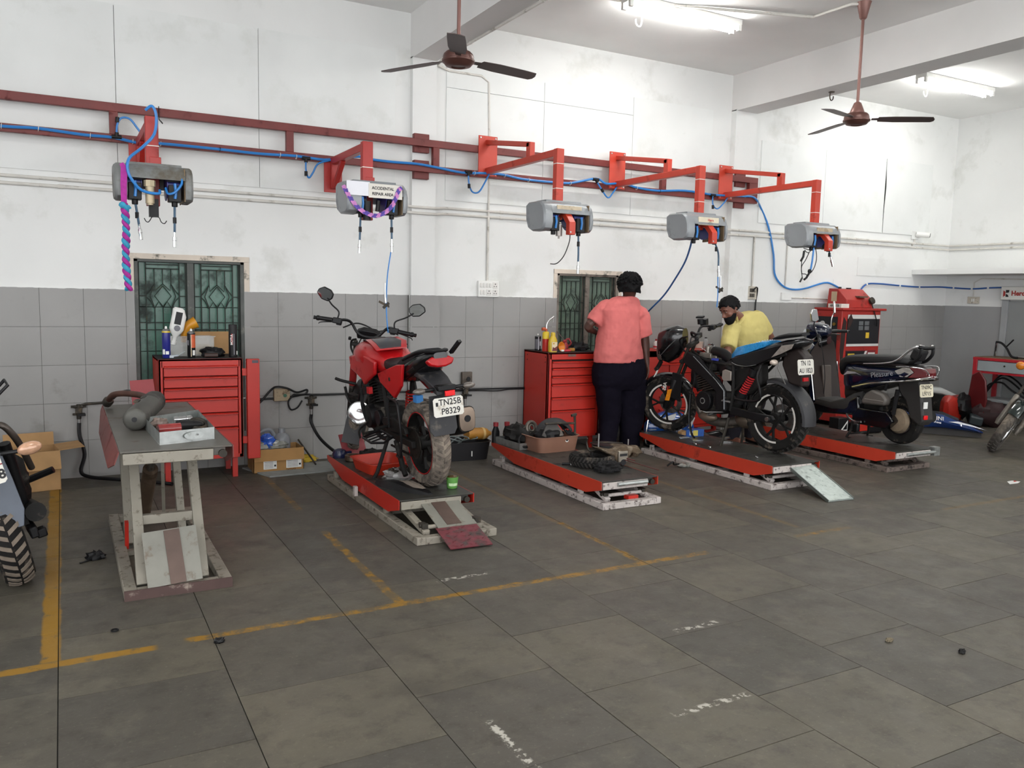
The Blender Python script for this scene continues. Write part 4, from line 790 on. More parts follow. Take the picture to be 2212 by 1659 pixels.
t = thing('grey_canister', 'grey cylinder lying on the workbench shelf', 'cylinder', (10.7, 5.85, .39)); B().cyl((0, .18, .03), (-.02, -.2, -.0), .05).cyl((0, .18, .03), (0, .22, .033), .03).go('tube', M('dull_grey', '#6d7472', .5, .3, var=.15), t)
# ================================================================ motorcycles
BGLOSS = M('gloss_black', '#0d0d10', .18, var=.08, coat=.4)
BREDP = M('tank_red', '#b01318', .3, var=.08, scale=4, coat=.3, dirt='#8d2a24', damt=.12, dscale=8)
NAVY = M('navy_gloss', '#081026', .16, var=.05, coat=.6)
ALU = M('dull_aluminium', '#6f6962', .45, .7, var=.25, scale=18, dirt='#4a3d31', damt=.25, dscale=14)
SEATM = M('seat_vinyl', '#19191b', .6, var=.12, bump=.1, bscale=150)
REDL = M('red_lens', '#a90d14', .15, var=.2, scale=30, coat=.6); REDF = M('red_reflector', '#e0181c', .2, var=.1, scale=40)
AMB = M('amber_lens', '#c9761c', .2, var=.25, scale=40, coat=.4); CLEAR = M('clear_lens', '#cdbfb2', .15, .2, var=.3, scale=50, coat=.5)
PLATE = M('number_plate_white', '#d9d6cd', .5, var=.06, dirt='#a79b8a', damt=.12, dscale=12)
MIRG = M('mirror_glass', '#b8bcbe', .03, 1, var=0)
FEND = M('faded_black_plastic', '#2a2a2d', .55, var=.15, scale=9, dirt='#625d57', damt=.2, dscale=8)
CHAINM = M('greasy_chain', '#2c2824', .6, .6, var=.4, scale=40)
WSTRIPE = M('rim_sticker', '#d8d4cd', .4, var=.05)
def X(b, m):
    b.v = [tuple(m @ V(v)) for v in b.v]; return b
I4 = Mx.Identity(4)
def wheel(t, name, c, R, w, tyre, rimm, m=I4, spokes=5, disc=True, stripe=False, tread=True, treadm=None, rr=.72, split=True):
    """spoked wheel, axle along local y"""
    c = V(c); n = 44
    def lat(prof, nn=n):
        b = B(); b.ring([[c+V((r*math.sin(2*PI*i/nn), y, r*math.cos(2*PI*i/nn))) for r, y in prof] for i in range(nn)], False, True); return b
    h = w/2; ri = R*rr
    ty = X(lat([(ri, -h*.62), (ri+.02, -h*.85), (R*.9, -h), (R*.965, -h*.72), (R, -h*.3), (R, h*.3), (R*.965, h*.72), (R*.9, h), (ri+.02, h*.85), (ri, h*.62)]), m).go(name, tyre, t)
    X(lat([(ri+.006, -h*.66), (ri+.006, h*.66), (ri-.012, h*.66), (ri-.022, h*.2), (ri-.022, -h*.2), (ri-.012, -h*.66)]), m).go('rim', rimm, ty)
    hub = B().cyl(c-V((0, h*.75, 0)), c+V((0, h*.75, 0)), R*.17, n=18).cyl(c-V((0, h*1.3, 0)), c+V((0, h*1.3, 0)), .014, n=10); X(hub, m).go('hub', rimm, ty)
    for i in range(spokes):
        a = 2*PI*i/spokes+.3; d = lambda r, aa, y=0: c+V((r*math.sin(aa), y, r*math.cos(aa)))
        b = B().bar(d(R*.13, a), d(ri*.55, a), h*.35, .022, d(1, a+PI/2)-c)
        if split:
            for s in (-1, 1): b.bar(d(ri*.5, a), d(ri-.015, a+s*.2), h*.3, .016, d(1, a+PI/2)-c)
        else: b.bar(d(ri*.5, a), d(ri-.015, a), h*.3, .03, d(1, a+PI/2)-c)
        X(b, m).go('spoke', rimm, ty)
    if disc:
        b = B(); yy = disc*h*1.05
        b.ring([[c+V((r*math.sin(2*PI*i/30), yy+y, r*math.cos(2*PI*i/30))) for r, y in ((.07, -.002), (.12, -.002), (.12, .002), (.07, .002))] for i in range(30)], False, True); X(b, m).go('brake_disc', STEEL, ty)
    if stripe:
        for a0, a1 in ((.25, 1.2), (1.9, 3.3), (4.2, 5.3)):
            b = B(); k = 14; b.ring([[c+V((r*math.sin(a0+(a1-a0)*i/k), s, r*math.cos(a0+(a1-a0)*i/k))) for r, s in ((ri-.012, h*.67), (ri+.006, h*.67), (ri+.006, h*.675), (ri-.012, h*.675))] for i in range(k+1)]); X(b, m).go('rim_sticker', WSTRIPE, ty)
    if tread:
        b = B(); k = 34
        for i in range(k):
            for s in (-1, 1):
                a = 2*PI*(i+(.5 if s > 0 else 0))/k; pr = []
                for q_ in range(4):
                    f = q_/3; y = s*h*(.06+.8*f); r = R+.0015-(.0 if f < .3 else R*.05*((f-.3)/.7)**1.6); aa = a+.11*f
                    pr.append((r, y, aa))
                P_ = [c+V((r*math.sin(aa), y, r*math.cos(aa))) for r, y, aa in pr]; Q_ = [c+V((r*math.sin(aa+.075), y, r*math.cos(aa+.075))) for r, y, aa in pr]
                N_ = [(p-c-V((0, p.y-c.y, 0))).normalized()*.0035 for p in P_]
                b.ring([[P_[j]-N_[j], P_[j]+N_[j], Q_[j]+N_[j], Q_[j]-N_[j]] for j in range(4)])
        X(b, m).go('tread_blocks', treadm or tyre, ty, kind='stuff')
    return ty
def fender(c, R, w, a0, a1, th=.004, n=16, drop=.35):
    """curved mudguard round c, angles from straight up (forward positive)"""
    b = B(); c = V(c); rg = []
    for i in range(n+1):
        a = a0+(a1-a0)*i/n; u = V((math.sin(a), 0, math.cos(a))); k = .55+.45*math.sin(PI*min(max(i/n, .08), .92))
        pts = [(-1, -drop*w*.7), (-.92, -drop*w*.25), (-.6, 0), (0, .008), (.6, 0), (.92, -drop*w*.25), (1, -drop*w*.7)]
        o = [c+u*(R+z)+V((0, y*w/2*(.75+.25*k), 0)) for y, z in pts]; q = [c+u*(R+z-th)+V((0, y*(w/2-th)*(.75+.25*k), 0)) for y, z in reversed(pts)]
        rg.append(o+q)
    return b.ring(rg)
def rblock(b, x0, x1, y, z0, z1, ch=.02):
    return b.prism([(x0+ch, z0), (x1-ch, z0), (x1, z0+ch), (x1, z1-ch), (x1-ch, z1), (x0+ch, z1), (x0, z1-ch), (x0, z0+ch)], (0, 0, 0), (1, 0, 0), (0, 0, 1), 2*y)
def secs(b, rows, n=16, e=2.6):
    """superellipse sections along x: (x, zc, half width, half height)"""
    rg = []
    for x, zc, hw, hh in rows:
        r = []
        for j in range(n):
            a = 2*PI*j/n; ca, sa = math.cos(a), math.sin(a)
            r.append(V((x, hw*abs(ca)**(2/e)*(1 if ca > 0 else -1), zc+hh*abs(sa)**(2/e)*(1 if sa > 0 else -1))))
        rg.append(r)
    return b.ring(rg)
def steer(head, deg, rake=25):
    ax = V((-math.sin(rad(rake)), 0, math.cos(rad(rake)))); return Mx.Translation(head) @ Mx.Rotation(rad(deg), 4, ax) @ Mx.Translation(-V(head))
def engine(t, x=.68, z=.42, fins=DUSTY):
    rblock(B(), x-.19, x+.17, .11, z-.13, z+.07, .05).go('crankcase', DUSTY, t, bevel=.012)
    for s in (-1, 1): B().cyl((x+.06, s*.1, z-.02), (x+.06, s*.155, z-.02), .095, .088, n=24).cyl((x-.11, s*.1, z-.01), (x-.11, s*.14, z-.01), .06, n=18).go('engine_cover', BLACK if s > 0 else DUSTY, t, bevel=.004)
    ax = V((.3, 0, .95)).normalized(); sd = V((.95, 0, -.3)); b = B()
    for k in range(8):
        c = V((x+.1, 0, z+.07))+ax*(.022*k); b.bar(c-sd*.075, c+sd*.075, .17, .008, ax)
    b.go('cylinder_fins', fins, t, kind='stuff')
    c = V((x+.1, 0, z+.07)); B().bar(c, c+ax*.2, .1, .1, sd).bar(c+ax*.17, c+ax*.25, .14, .14, sd).go('cylinder', DUSTY, t, bevel=.008)
def handlebar(t, m, clamp, grips, rise, mirrors=None, lever=True):
    cx, cz = clamp; gx, gy, gz = grips
    pts = spl([(gx, gy, gz), (gx+.03, gy*.68, gz+.005), (cx-.02, gy*.42, (cz+gz)/2+rise), (cx, gy*.18, cz), (cx, -gy*.18, cz), (cx-.02, -gy*.42, (cz+gz)/2+rise), (gx+.03, -gy*.68, gz+.005), (gx, -gy, gz)], 5)
    X(B().tube(pts, .0115, 8), m).go('handlebar', BLACK, t)
    for s in (-1, 1):
        g = V((gx, s*gy, gz)); g2 = V((gx+.02, s*gy*.68, gz+.003)); d = (g-g2).normalized()
        b = B().tube([g2+d*.01, g2+d*.02, g-d*.015, g-d*.012, g+d*.005, g+d*.012, g+d*.03], [.018, .0175, .0165, .02, .02, .013, .015], 12); X(b, m).go('grip', BLACK, t)
        b = B(); b.cb(g2-d*.03+V((.005, 0, 0)), (.05, .07, .045)).cb(g2-d*.04+V((.03, 0, -.02)), (.03, .04, .03)); X(b, m).go('switch_pod', BLACK, t, bevel=.006)
        if lever: X(B().tube(spl([g2-d*.05+V((.03, 0, -.005)), g2+V((.07, 0, -.015)), g2+d*.1+V((.065, 0, -.03)), g+d*.0+V((.06, 0, -.045))], 5), [.009, .006], 6, flat=.6), m).go('lever', BLACK, t)
        if mirrors:
            mx, my, mz = mirrors; f = g2-d*.03; p = V((mx, s*my, mz))
            X(B().tube(spl([f+V((0, 0, .02)), f+V((.0, 0, .07)), (f+p)/2+V((0, 0, .02)), p-V((0, s*.02, .03))], 5), .006, 7), m).go('mirror_stem', BLACK, t)
            out = [(-.06, -.018), (-.035, -.05), (.02, -.05), (.07, -.015), (.065, .02), (.03, .05), (-.03, .045), (-.06, .02)]
            ux, uz = V((.0, s, .22)).normalized(), V((-.15, -s*.22, 1)).normalized(); nn = ux.cross(uz)*(s)
            h = X(B().prism(out, p+V((.012, 0, 0)), ux, uz, .028), m).go('mirror_housing', BLACK, t, bevel=.008); X(B().prism([(a*.88, c_*.86) for a, c_ in out], p-V((.004, 0, 0)), ux, uz, .004), m).go('mirror_glass', MIRG, h, smooth=False)
def fork(t, m, axle, top, gap=.085, low=FEND, shield=None):
    a, tp = V(axle), V(top); d = (tp-a)
    for s in (-1, 1):
        o = V((0, s*gap, 0)); f = X(B().tube([a+o-d*.04, a+o+d*.02, a+o+d*.42, a+o+d*.43], [.02, .03, .027, .022], 12), m).go('fork_leg', low, t); X(B().cyl(a+o+d*.42, tp+o, .017, n=12), m).go('fork_tube', GREYIRON, f)
        if shield: X(B().tube([a+o+d*.43, a+o+d*.75], .03, 12), m).go('fork_gaiter', shield, f)
    b = B().cb(tp-d*.04, (.06, gap*2+.06, .03)).cb(tp-d*.28, (.06, gap*2+.06, .03)); X(b, m).go('fork_yoke', DUSTY, t, bevel=.006)
def plate(t, c, nx, lines, wd=.2, hh=.1, mat=PLATE, size=.045, tilt=None, bold=.0012, sx=.95):
    """number plate facing local direction nx (rear), text lines from the top"""
    c = V(c); n = V(nx).normalized(); ux = V((0, -1, 0)); uy = n.cross(ux).normalized()
    pl = B().prism([(-wd/2, -hh/2+.012), (-wd/2+.012, -hh/2), (wd/2-.012, -hh/2), (wd/2, -hh/2+.012), (wd/2, hh/2-.012), (wd/2-.012, hh/2), (-wd/2+.012, hh/2), (-wd/2, hh/2-.012)], c, ux, uy, .004).go('number_plate', mat, t, smooth=False)
    for i, s in enumerate(lines):
        if s[0]: text(s[0], size, INK, c+n*.0025+uy*(hh*.24-hh*.48*i if len(lines) > 1 else 0)+ux*s[1], ux, uy, pl, bold=bold, sx=sx)
    return pl, c, n, ux, uy
def place(t, a, b_, zd, lean, zlift=0):
    a = at(*a, Z=zd+zlift); b_ = at(*b_, Z=zd); d = b_-a
    t.location = a; t.rotation_euler = (rad(lean), 0, math.atan2(d.y, d.x))
# ---------------------------------------------------------------- red motorcycle
t = thing('motorcycle', 'red motorcycle on the second lift, seen from behind, headlamp taken off', 'motorcycle')
t.location = (2.235, 5.3, .2); t.rotation_euler = (rad(-5), 0, rad(91.5)); RB = t
WB = 1.35; st = steer((1.08, 0, .85), -33)
TREADR = M('tread_mud', '#6d635a', .9, var=.25, scale=20)
wheel(t, 'rear_tyre', (0, 0, .305), .305, .135, RUBBER2, DUSTY, disc=False, treadm=TREADR); B().torus((0, .045, .305), .218, .004, (0, 1, 0), 40, 6).go('red_rim_line', BREDP, t)
wheel(t, 'front_tyre', (WB, 0, .295), .295, .1, RUBBER2, DUSTY, st, disc=1, treadm=TREADR)
fork(t, st, (WB, 0, .295), (1.05, 0, .94), .09, DUSTY, M('red_gaiter', '#8f1c1e', .5, var=.15, scale=30))
X(fender((WB, 0, .295), .325, .13, -1.25, .55), st).go('front_mudguard', BLACK, t)
X(B().bar((WB-.25, .0, .33), (WB-.33, 0, .12), .14, .006, (1, 0, 0)), st).go('mud_flap', FEND, t)
b = B()
for s in (-1, 1):
    b.tube(spl([(1.03, s*.03, .86), (.8, s*.1, .78), (.45, s*.12, .7), (.2, s*.12, .74), (-.15, s*.1, .86)], 5), .017, 8)
    b.tube(spl([(1.04, 0, .78), (.95, s*.04, .6), (.85, s*.08, .4), (.7, s*.09, .27), (.45, s*.1, .28), (.38, s*.12, .45), (.42, s*.12, .68)], 5), .016, 8)
b.go('frame', DUSTY, t)
engine(t, .66, .43)
for s in (-1, 1): B().bar((.42, s*.12, .34), (-.03, s*.1, .305), .035, .05).go('swingarm', DUSTY, t, bevel=.005)
for s in (1,): 
    b = B()
    for k in range(9): b.torus((.24-.018*k*.35, 0, .46+.022*k), .036, .007, (-.3, 0, 1), 16, 6)
    b.go('shock_spring', M('spring_red', '#a8241f', .4, var=.1), t); B().cyl((.26, 0, .4), (.16, 0, .72), .016).go('shock_rod', DUSTY, t)
# tank, seat, tail, side panels
secs(B(), [(.36, .82, .06, .04), (.4, .83, .115, .07), (.5, .845, .155, .105), (.65, .86, .185, .125), (.8, .865, .185, .125), (.92, .86, .16, .115), (1.0, .85, .11, .09), (1.03, .85, .06, .06)], 20, 2.4).go('fuel_tank', BREDP, t)
for s in (-1, 1): B().prism([(.98, .86), (.7, .9), (.42, .86), (.44, .76), (.62, .69), (.68, .66), (.72, .7), (.95, .76)], (0, s*.165, 0), (1, 0, 0), (0, 0, 1), .03).go('tank_cowl', BREDP, t, bevel=.012)
B().ring([[V((.46, s*.11*k, .955)), V((.62, s*.12*k, .99)), V((.8, s*.11*k, .995)), V((.92, s*.07*k, .97))] for s, k in ((1, 1), (-1, 1))], False).go('tank_top_panel', M('tank_black_sticker', '#1d2024', .25, var=.25, scale=12, dirt='#6b3c38', damt=.15), t).modifiers.new('thick', 'SOLIDIFY').thickness = .006
B().cyl((.74, 0, .985), (.74, 0, 1.003), .045).go('fuel_cap', DUSTY, t)
B().ring([[V((.38, s*.12+.05, .945)), V((.48, s*.14+.03, .985)), V((.64, s*.13+.02, 1.005)), V((.64, s*.12+.02, 1.0)), V((.48, s*.13+.03, .98)), V((.38, s*.11+.05, .94))] for s in (-1, 1)]).go('loose_tank_panel', BREDP, t)
B().ring([[V((.395, s*.08+.05, .953)), V((.48, s*.1+.03, .988)), V((.62, s*.09+.02, 1.006)), V((.62, s*.09+.02, 1.003)), V((.48, s*.1+.03, .984)), V((.395, s*.08+.05, .948))] for s in (-1, 1)]).go('panel_black_inset', M('dusty_panel', '#26262a', .3, var=.3, scale=10, dirt='#5a4745', damt=.15, dscale=6), t)
secs(B(), [(.5, .83, .06, .03), (.42, .835, .11, .045), (.25, .82, .13, .05), (.12, .835, .13, .05), (.05, .875, .12, .055), (-.12, .925, .105, .05), (-.22, .95, .08, .035)], 16, 3).go('seat', SEATM, t)
secs(B(), [(.42, .77, .1, .04), (.25, .765, .13, .06), (.0, .82, .13, .075), (-.16, .885, .115, .07), (-.28, .925, .09, .05), (-.35, .945, .05, .022)], 16, 3).go('tail_cowl', BGLOSS, t)
for s in (-1, 1): B().prism([(.44, .77), (.06, .865), (-.05, .875), (-.0, .72), (.14, .62), (.4, .71)], (0, s*.143, 0), (1, 0, 0), (0, 0, 1), .022).go('side_panel', BREDP, t, bevel=.006)
B().cyl((.2, .153, .75), (.2, .158, .75), .014).go('panel_screw', GREYIRON, t)
B().tube(spl([(.02, .115, .9), (-.2, .1, .965), (-.33, .05, .975), (-.33, -.05, .975), (-.2, -.1, .965)], 5), .012, 8).go('grab_rail', BLACK, t); B().bar((-.3, -.1, .95), (-.38, -.13, 1.03), .03, .02).go('rail_end', BLACK, t)
B().prism([(-.1, -.01), (-.08, -.045), (-.03, -.06), (.03, -.06), (.08, -.045), (.1, -.01), (.06, .01), (-.06, .01)], (-.325, 0, .925), (0, -1, 0), (.25, 0, 1), .05).go('tail_lamp', REDL, t, bevel=.01)
# rear mudguard, plate, signals
B().ring([[V((-.1, s*.095, .84)), V((-.26, s*.085, .79)), V((-.36, s*.07, .745)), V((-.39, s*.065, .73)), V((-.39, s*.065, .69)), V((-.33, s*.07, .71)), V((-.24, s*.085, .765)), V((-.1, s*.095, .8))] for s in (-1, 1)]).go('rear_mudguard', FEND, t, bevel=.005)
B().box((-.42, -.065, .72), (-.35, .065, .755)).go('plate_lamp', BLACK, t, bevel=.006)
B().ring([[V((-.385, s*w_, z)) , V((-.395, s*w_, z))] for s in (1,) for w_, z in ((.09, .68), (.095, .6), (.1, .45), (.085, .42))]+[[V((-.385, -w_, z)), V((-.395, -w_, z))] for w_, z in ((.085, .42), (.1, .45), (.095, .6), (.09, .68))]) if False else None
B().prism([(-.085, .68), (.085, .68), (.095, .58), (.1, .45), (.075, .41), (-.075, .41), (-.1, .45), (-.095, .58)], (-.36, 0, 0), (0, -1, 0), (.08, 0, 1), .006).go('mud_flap', FEND, t, bevel=.002)
plate(t, (-.42, -.0, .615), (-1, 0, .05), [('TN25B', .012), ('P8329', .014)], .215, .125, size=.058, bold=.0006)
B().box((-.424, .075, .625), (-.421, .09, .65)).go('plate_mark', INK, t)
B().box((-.43, -.05, .685), (-.415, .02, .72)).go('reflector', REDF, t, bevel=.003)
for s in (-1, 1): B().tube([(-.36, s*.06, .73), (-.37, s*.15, .73)], .012, 7).go('signal_stem', BLACK, t); B().ell((-.375, s*.18, .73), (.028, .045, .02)).go('turn_signal', M('smoky_lens', '#6f6862', .15, .2, var=.3, scale=40, coat=.5), t)
# exhaust, saree guard, stands
B().tube(spl([(.82, .0, .5), (.92, -.05, .42), (.86, -.12, .26), (.6, -.15, .24), (.25, -.17, .3), (.1, -.19, .36)], 5), .02, 8).go('exhaust_pipe', GREYIRON, t)
rg = []
for x, z, w_, h in ((.22, .34, .045, .05), (.05, .385, .06, .075), (-.12, .44, .068, .095), (-.24, .475, .066, .09)): rg.append([V((x, -.215+w_*math.copysign(abs(math.cos(a))**.6, math.cos(a)), z+h*math.copysign(abs(math.sin(a))**.6, math.sin(a)))) for a in [2*PI*j/18 for j in range(18)]])
mf = B().ring(rg).go('muffler', DUSTY, t); B().ring([[V((x, -.215+k*.06*math.copysign(abs(math.cos(a))**.6, math.cos(a)), .475+k*.082*math.copysign(abs(math.sin(a))**.6, math.sin(a)))) for a in [2*PI*j/18 for j in range(18)]] for x, k in ((-.235, 1.06), (-.25, 1), (-.252, .85))]).go('muffler_cap', M('brown_metal', '#8a7a6c', .4, .7, var=.2), mf); B().cyl((-.24, -.215, .48), (-.256, -.215, .48), .024).go('tail_pipe', BLACK, mf)
B().tube(spl([(.25, .16, .62), (.0, .2, .62), (-.06, .21, .58), (-.08, .21, .4), (-.02, .2, .24), (.1, .18, .22)], 5), .009, 7).tube([(.25, .16, .62), (.24, .17, .4)], .009, 7).go('saree_guard', BLACK, t)
b = B().tube([(.34, .2, .37), (.08, .21, .36), (.02, .3, .345), (.1, .36, .34), (.3, .35, .345), (.34, .2, .37)], .009, 6)
for k in range(3): b.tube([(.28-.07*k, .21, .365), (.26-.07*k, .35, .343)], .006, 6)
b.go('foot_step', BLACK, t)
B().tube([(.42, .1, .32), (.36, .24, .06), (.35, .29, .0), (.27, .31, .003)], .014, 8).go('side_stand', DUSTY, t)
B().tube([(.3, .1, .28), (.12, .13, .1), (.09, .13, .07)], .02, 8).go('centre_stand', DUSTY, t)
B().prism([(.42, .45), (.2, .47), (.02, .42), (.0, .38), (.3, .36), (.45, .4)], (0, .13, 0), (1, 0, 0), (0, 0, 1), .03).go('chain_cover', DUSTY, t, bevel=.008)
B().cyl((0, .075, .305), (0, .085, .305), .1, n=28).go('sprocket', CHAINM, t)
b = B()
for z in (.405, .205):
    for k in range(26): b.cb((.0+.018*k, .08, z+(.015 if z < .3 else -.02)*k/26), (.013, .012, .012))
b.go('chain', CHAINM, t, kind='stuff')
B().tube([(.55, .12, .32), (.5, .27, .33)], .012, 8).tube([(.3, .14, .4), (.26, .26, .4)], .012, 8).tube(spl([(.72, .16, .36), (.8, .2, .3), (.74, .22, .25)], 4), .008, 6).go('foot_peg', DUSTY, t)
# bars, instruments, hanging headlamp, crash guard
handlebar(t, st, (1.02, 1.0), (.83, .37, 1.08), .05, (.93, .36, 1.27))
X(B().prism([(-.09, -.03), (.09, -.03), (.1, .03), (.05, .055), (-.05, .055), (-.1, .03)], (1.09, 0, 1.0), (0, 1, 0), (-.5, 0, 1), .06), st).go('instrument_pod', BLACK, t, bevel=.008)
X(B().tube(spl([(1.1, .1, .95), (1.15, .14, .93), (1.17, .14, .87), (1.14, .1, .82), (1.08, .09, .83)], 4), .009, 6).tube(spl([(1.1, .09, .9), (1.16, .09, .88), (1.13, .09, .85)], 4), .008, 6).cyl((1.1, .14, .95), (1.1, .16, .95), .014, n=8), st).go('lamp_bracket', DUSTY, t)
X(B().tube(spl([(1.02, .2, 1.03), (1.1, .1, 1.08), (1.1, -.05, 1.03), (1.04, -.1, .9)], 6), .006, 6).tube(spl([(1.0, -.24, 1.05), (1.12, -.12, 1.06), (1.12, .05, .98), (1.05, .08, .82)], 6), .005, 6), st).go('cables', BLACK, t)
B().lathe([(.02, -.05), (.06, -.04), (.085, 0), (.09, .012), (.08, .016), (.02, .006)], (.8, .19, .43), (-.75, .55, .2), 24).go('loose_headlamp', CHROME, t)
b = B().tube(spl([(1.0, .13, .63), (1.06, .22, .66), (1.1, .26, .68)], 4), .012, 7).tube(spl([(.9, .13, .4), (.98, .2, .5), (1.0, .22, .62)], 4), .011, 7)
for k in range(5): b.bar((.9, .17, .55-.03*k), (1.02, .17, .56-.03*k), .05, .008)
b.go('oil_cooler_guard', DUSTY, t)
B().tube(spl([(.8, .15, .62), (.75, .18, .5), (.7, .17, .38)], 4), .012, 6).tube(spl([(.9, .1, .7), (.82, .16, .6), (.9, .17, .45)], 4), .008, 6).cb((.72, .15, .62), (.05, .04, .07)).go('hoses', BLACK, t)
B().box((.6, .14, .6), (.65, .17, .65)).go('red_cap', BREDP, t); B().box((-.06, .02, .6), (-.0, .07, .65)).go('blue_cover', M('cover_blue', '#3a7fc0', .5), t)
# ---------------------------------------------------------------- black motorcycle
t = thing('motorcycle', 'stripped black motorcycle with a blue covered seat on the fourth lift', 'motorcycle')
t.location = (5.515, 5.214, .212); t.rotation_euler = (0, 0, rad(97.3)); KB = t
WB = 1.29; st = steer((1.02, 0, .82), 24)
TRB = M('tread_black', '#2c2926', .85, var=.3, scale=20, dirt='#5a5149', damt=.3)
wheel(t, 'rear_tyre', (0, 0, .3), .3, .13, RUBBER, DUSTY, disc=-1, stripe=True, treadm=TRB); wheel(t, 'front_tyre', (WB, 0, .28), .285, .1, RUBBER, DUSTY, st, disc=-1, stripe=True, treadm=TRB)
fork(t, st, (WB, 0, .28), (1.0, 0, .92), .085, BLACK)
X(B().prism([(-.025, -.07), (.02, -.07), (.03, .05), (-.01, .06)], (WB-.06, .125, .41), (1, 0, 0), (-.42, 0, 1), .006), st).go('fork_reflector', M('orange_reflector', '#e08a1e', .25, var=.2, scale=30), t, smooth=False)
X(fender((WB, 0, .28), .315, .125, -.95, 1.05), st).go('front_mudguard', BGLOSS, t)
X(B().prism([(-.06, .0), (.05, .05), (.0, .3), (-.1, .28)], (WB-.1, .1, .33), (1, 0, 0), (0, 0, 1), .015), st).go('fork_cover', BLACK, t, bevel=.004)
text('ABS', .05, M('sticker_white', '#d6d2cb', .5), st @ V((WB-.02, .125, .49)), st.to_3x3() @ V((.2, 0, -1)), st.to_3x3() @ V((1, 0, .2)), t, bold=.001)
b = B()
for s in (-1, 1):
    b.tube(spl([(.98, s*.03, .82), (.75, s*.1, .76), (.45, s*.11, .74), (.2, s*.11, .77), (-.12, s*.09, .88)], 5), .016, 8).tube(spl([(.42, s*.11, .74), (.4, s*.12, .5), (.42, s*.12, .32)], 4), .016, 8).tube([(.4, s*.11, .5), (.1, s*.1, .79)], .013, 7)
b.go('frame', DUSTY, t)
for s in (-1, 1): B().prism([(1.0, .74), (.94, .83), (.82, .79), (.55, .6), (.47, .5), (.45, .31), (.57, .31), (.58, .48), (.7, .57), (.93, .68)], (0, s*.135, 0), (1, 0, 0), (0, 0, 1), .04).go('spar_cover', BLACK, t, bevel=.012)
B().tube([(.86, .157, .79), (.57, .158, .585), (.475, .158, .5), (.462, .158, .33)], .004, 6).go('spar_edge_line', M('light_edge', '#8d9296', .3, .4), t)
engine(t, .66, .4, M('copper_fins', '#4a423a', .5, .4, var=.3, scale=30)); B().cyl((.72, .155, .38), (.72, .16, .38), .03, n=20).go('crank_cap', CHROME, t); B().cyl((.72, .157, .38), (.72, .163, .38), .02, n=16).go('crank_cap', BLACK, t)
B().box((.3, .02, .34), (.2, .09, .4)) if False else None
for s in (-1, 1): B().prism([(.42, .36), (.1, .335), (-.03, .33), (-.06, .3), (-.03, .27), (.1, .265), (.42, .29)], (0, s*.11, 0), (1, 0, 0), (0, 0, 1), .035).go('swingarm', BLACK, t, bevel=.006)
B().cyl((0, .1, .3), (0, .15, .3), .02, n=12).go('axle_nut', STEEL, t)
b = B()
for k in range(8): b.torus((.31-.012*k, .09, .5+.02*k), .032, .0075, (-.4, 0, 1), 16, 6)
b.go('shock_spring', M('spring_red_bright', '#b3262a', .35, var=.1), t); B().cyl((.33, .09, .42), (.2, .09, .72), .018).cyl((.22, .09, .66), (.2, .09, .72), .04).cyl((.35, .09, .4), (.31, .09, .5), .045).go('shock_body', BLACK, t)
# seat unit with blue plastic cover
secs(B(), [(.46, .8, .09, .04), (.3, .83, .125, .055), (.1, .88, .12, .065), (-.1, .945, .1, .055), (-.24, .985, .07, .035), (-.3, .995, .03, .015)], 16, 3).go('tail_cowl', BGLOSS, t)
for s in (-1, 1): B().prism([(.44, .8), (.4, .75), (.2, .74), (.0, .83), (-.14, .9), (-.1, .96), (.2, .88)], (0, s*.115, 0), (1, 0, 0), (0, 0, 1), .03).go('tail_side', BGLOSS, t, bevel=.008); B().prism([(.0, .84), (-.1, .95), (-.22, .97), (-.2, .93), (-.1, .88)], (0, s*.13, 0), (1, 0, 0), (0, 0, 1), .006).go('silver_graphic', M('silver_sticker', '#9a938c', .35, .3, var=.2, scale=30), t, bevel=.002)
B().tube(spl([(.42, .135, .765), (.35, .137, .745), (.25, .137, .745), (.15, .137, .765)], 4), [.002, .009, .009, .002], 6, flat=.4).go('white_stripe', WHITE, t)
rg = []
for x, z, w_, dz in ((.5, .805, .05, .02), (.46, .845, .09, .035), (.38, .915, .125, .075), (.27, .945, .132, .075), (.16, .97, .13, .06), (.09, .985, .12, .045), (.07, .985, .1, .02)): rg.append([V((x, w_*y, z-.012*abs(y)**2)) for y in (-1, -.7, -.3, .3, .7, 1)]+[V((x, w_*y, z-.012-dz)) for y in (1, .3, -.3, -1)])
bc = B().ring(rg).go('seat_cover', M('blue_plastic_wrap', '#2a8ac6', .25, var=.25, scale=60, coat=.4), t, ang=1.2)
b = B()
for i in range(5):
    for j in range(7): b.ell((.36-.06*i, .1-.033*j, .918+.0165*i-.008*((j-3)/3)**2), (.009, .006, .004), n=6, k=4)
b.go('wrap_bubbles', M('wrap_white', '#a9d3ea', .3), bc, kind='stuff')
secs(B(), [(.05, 1.0, .06, .01), (-.02, 1.02, .09, .015), (-.12, 1.04, .1, .02), (-.24, 1.055, .06, .012)], 12, 3).go('rear_seat', SEATM, t)
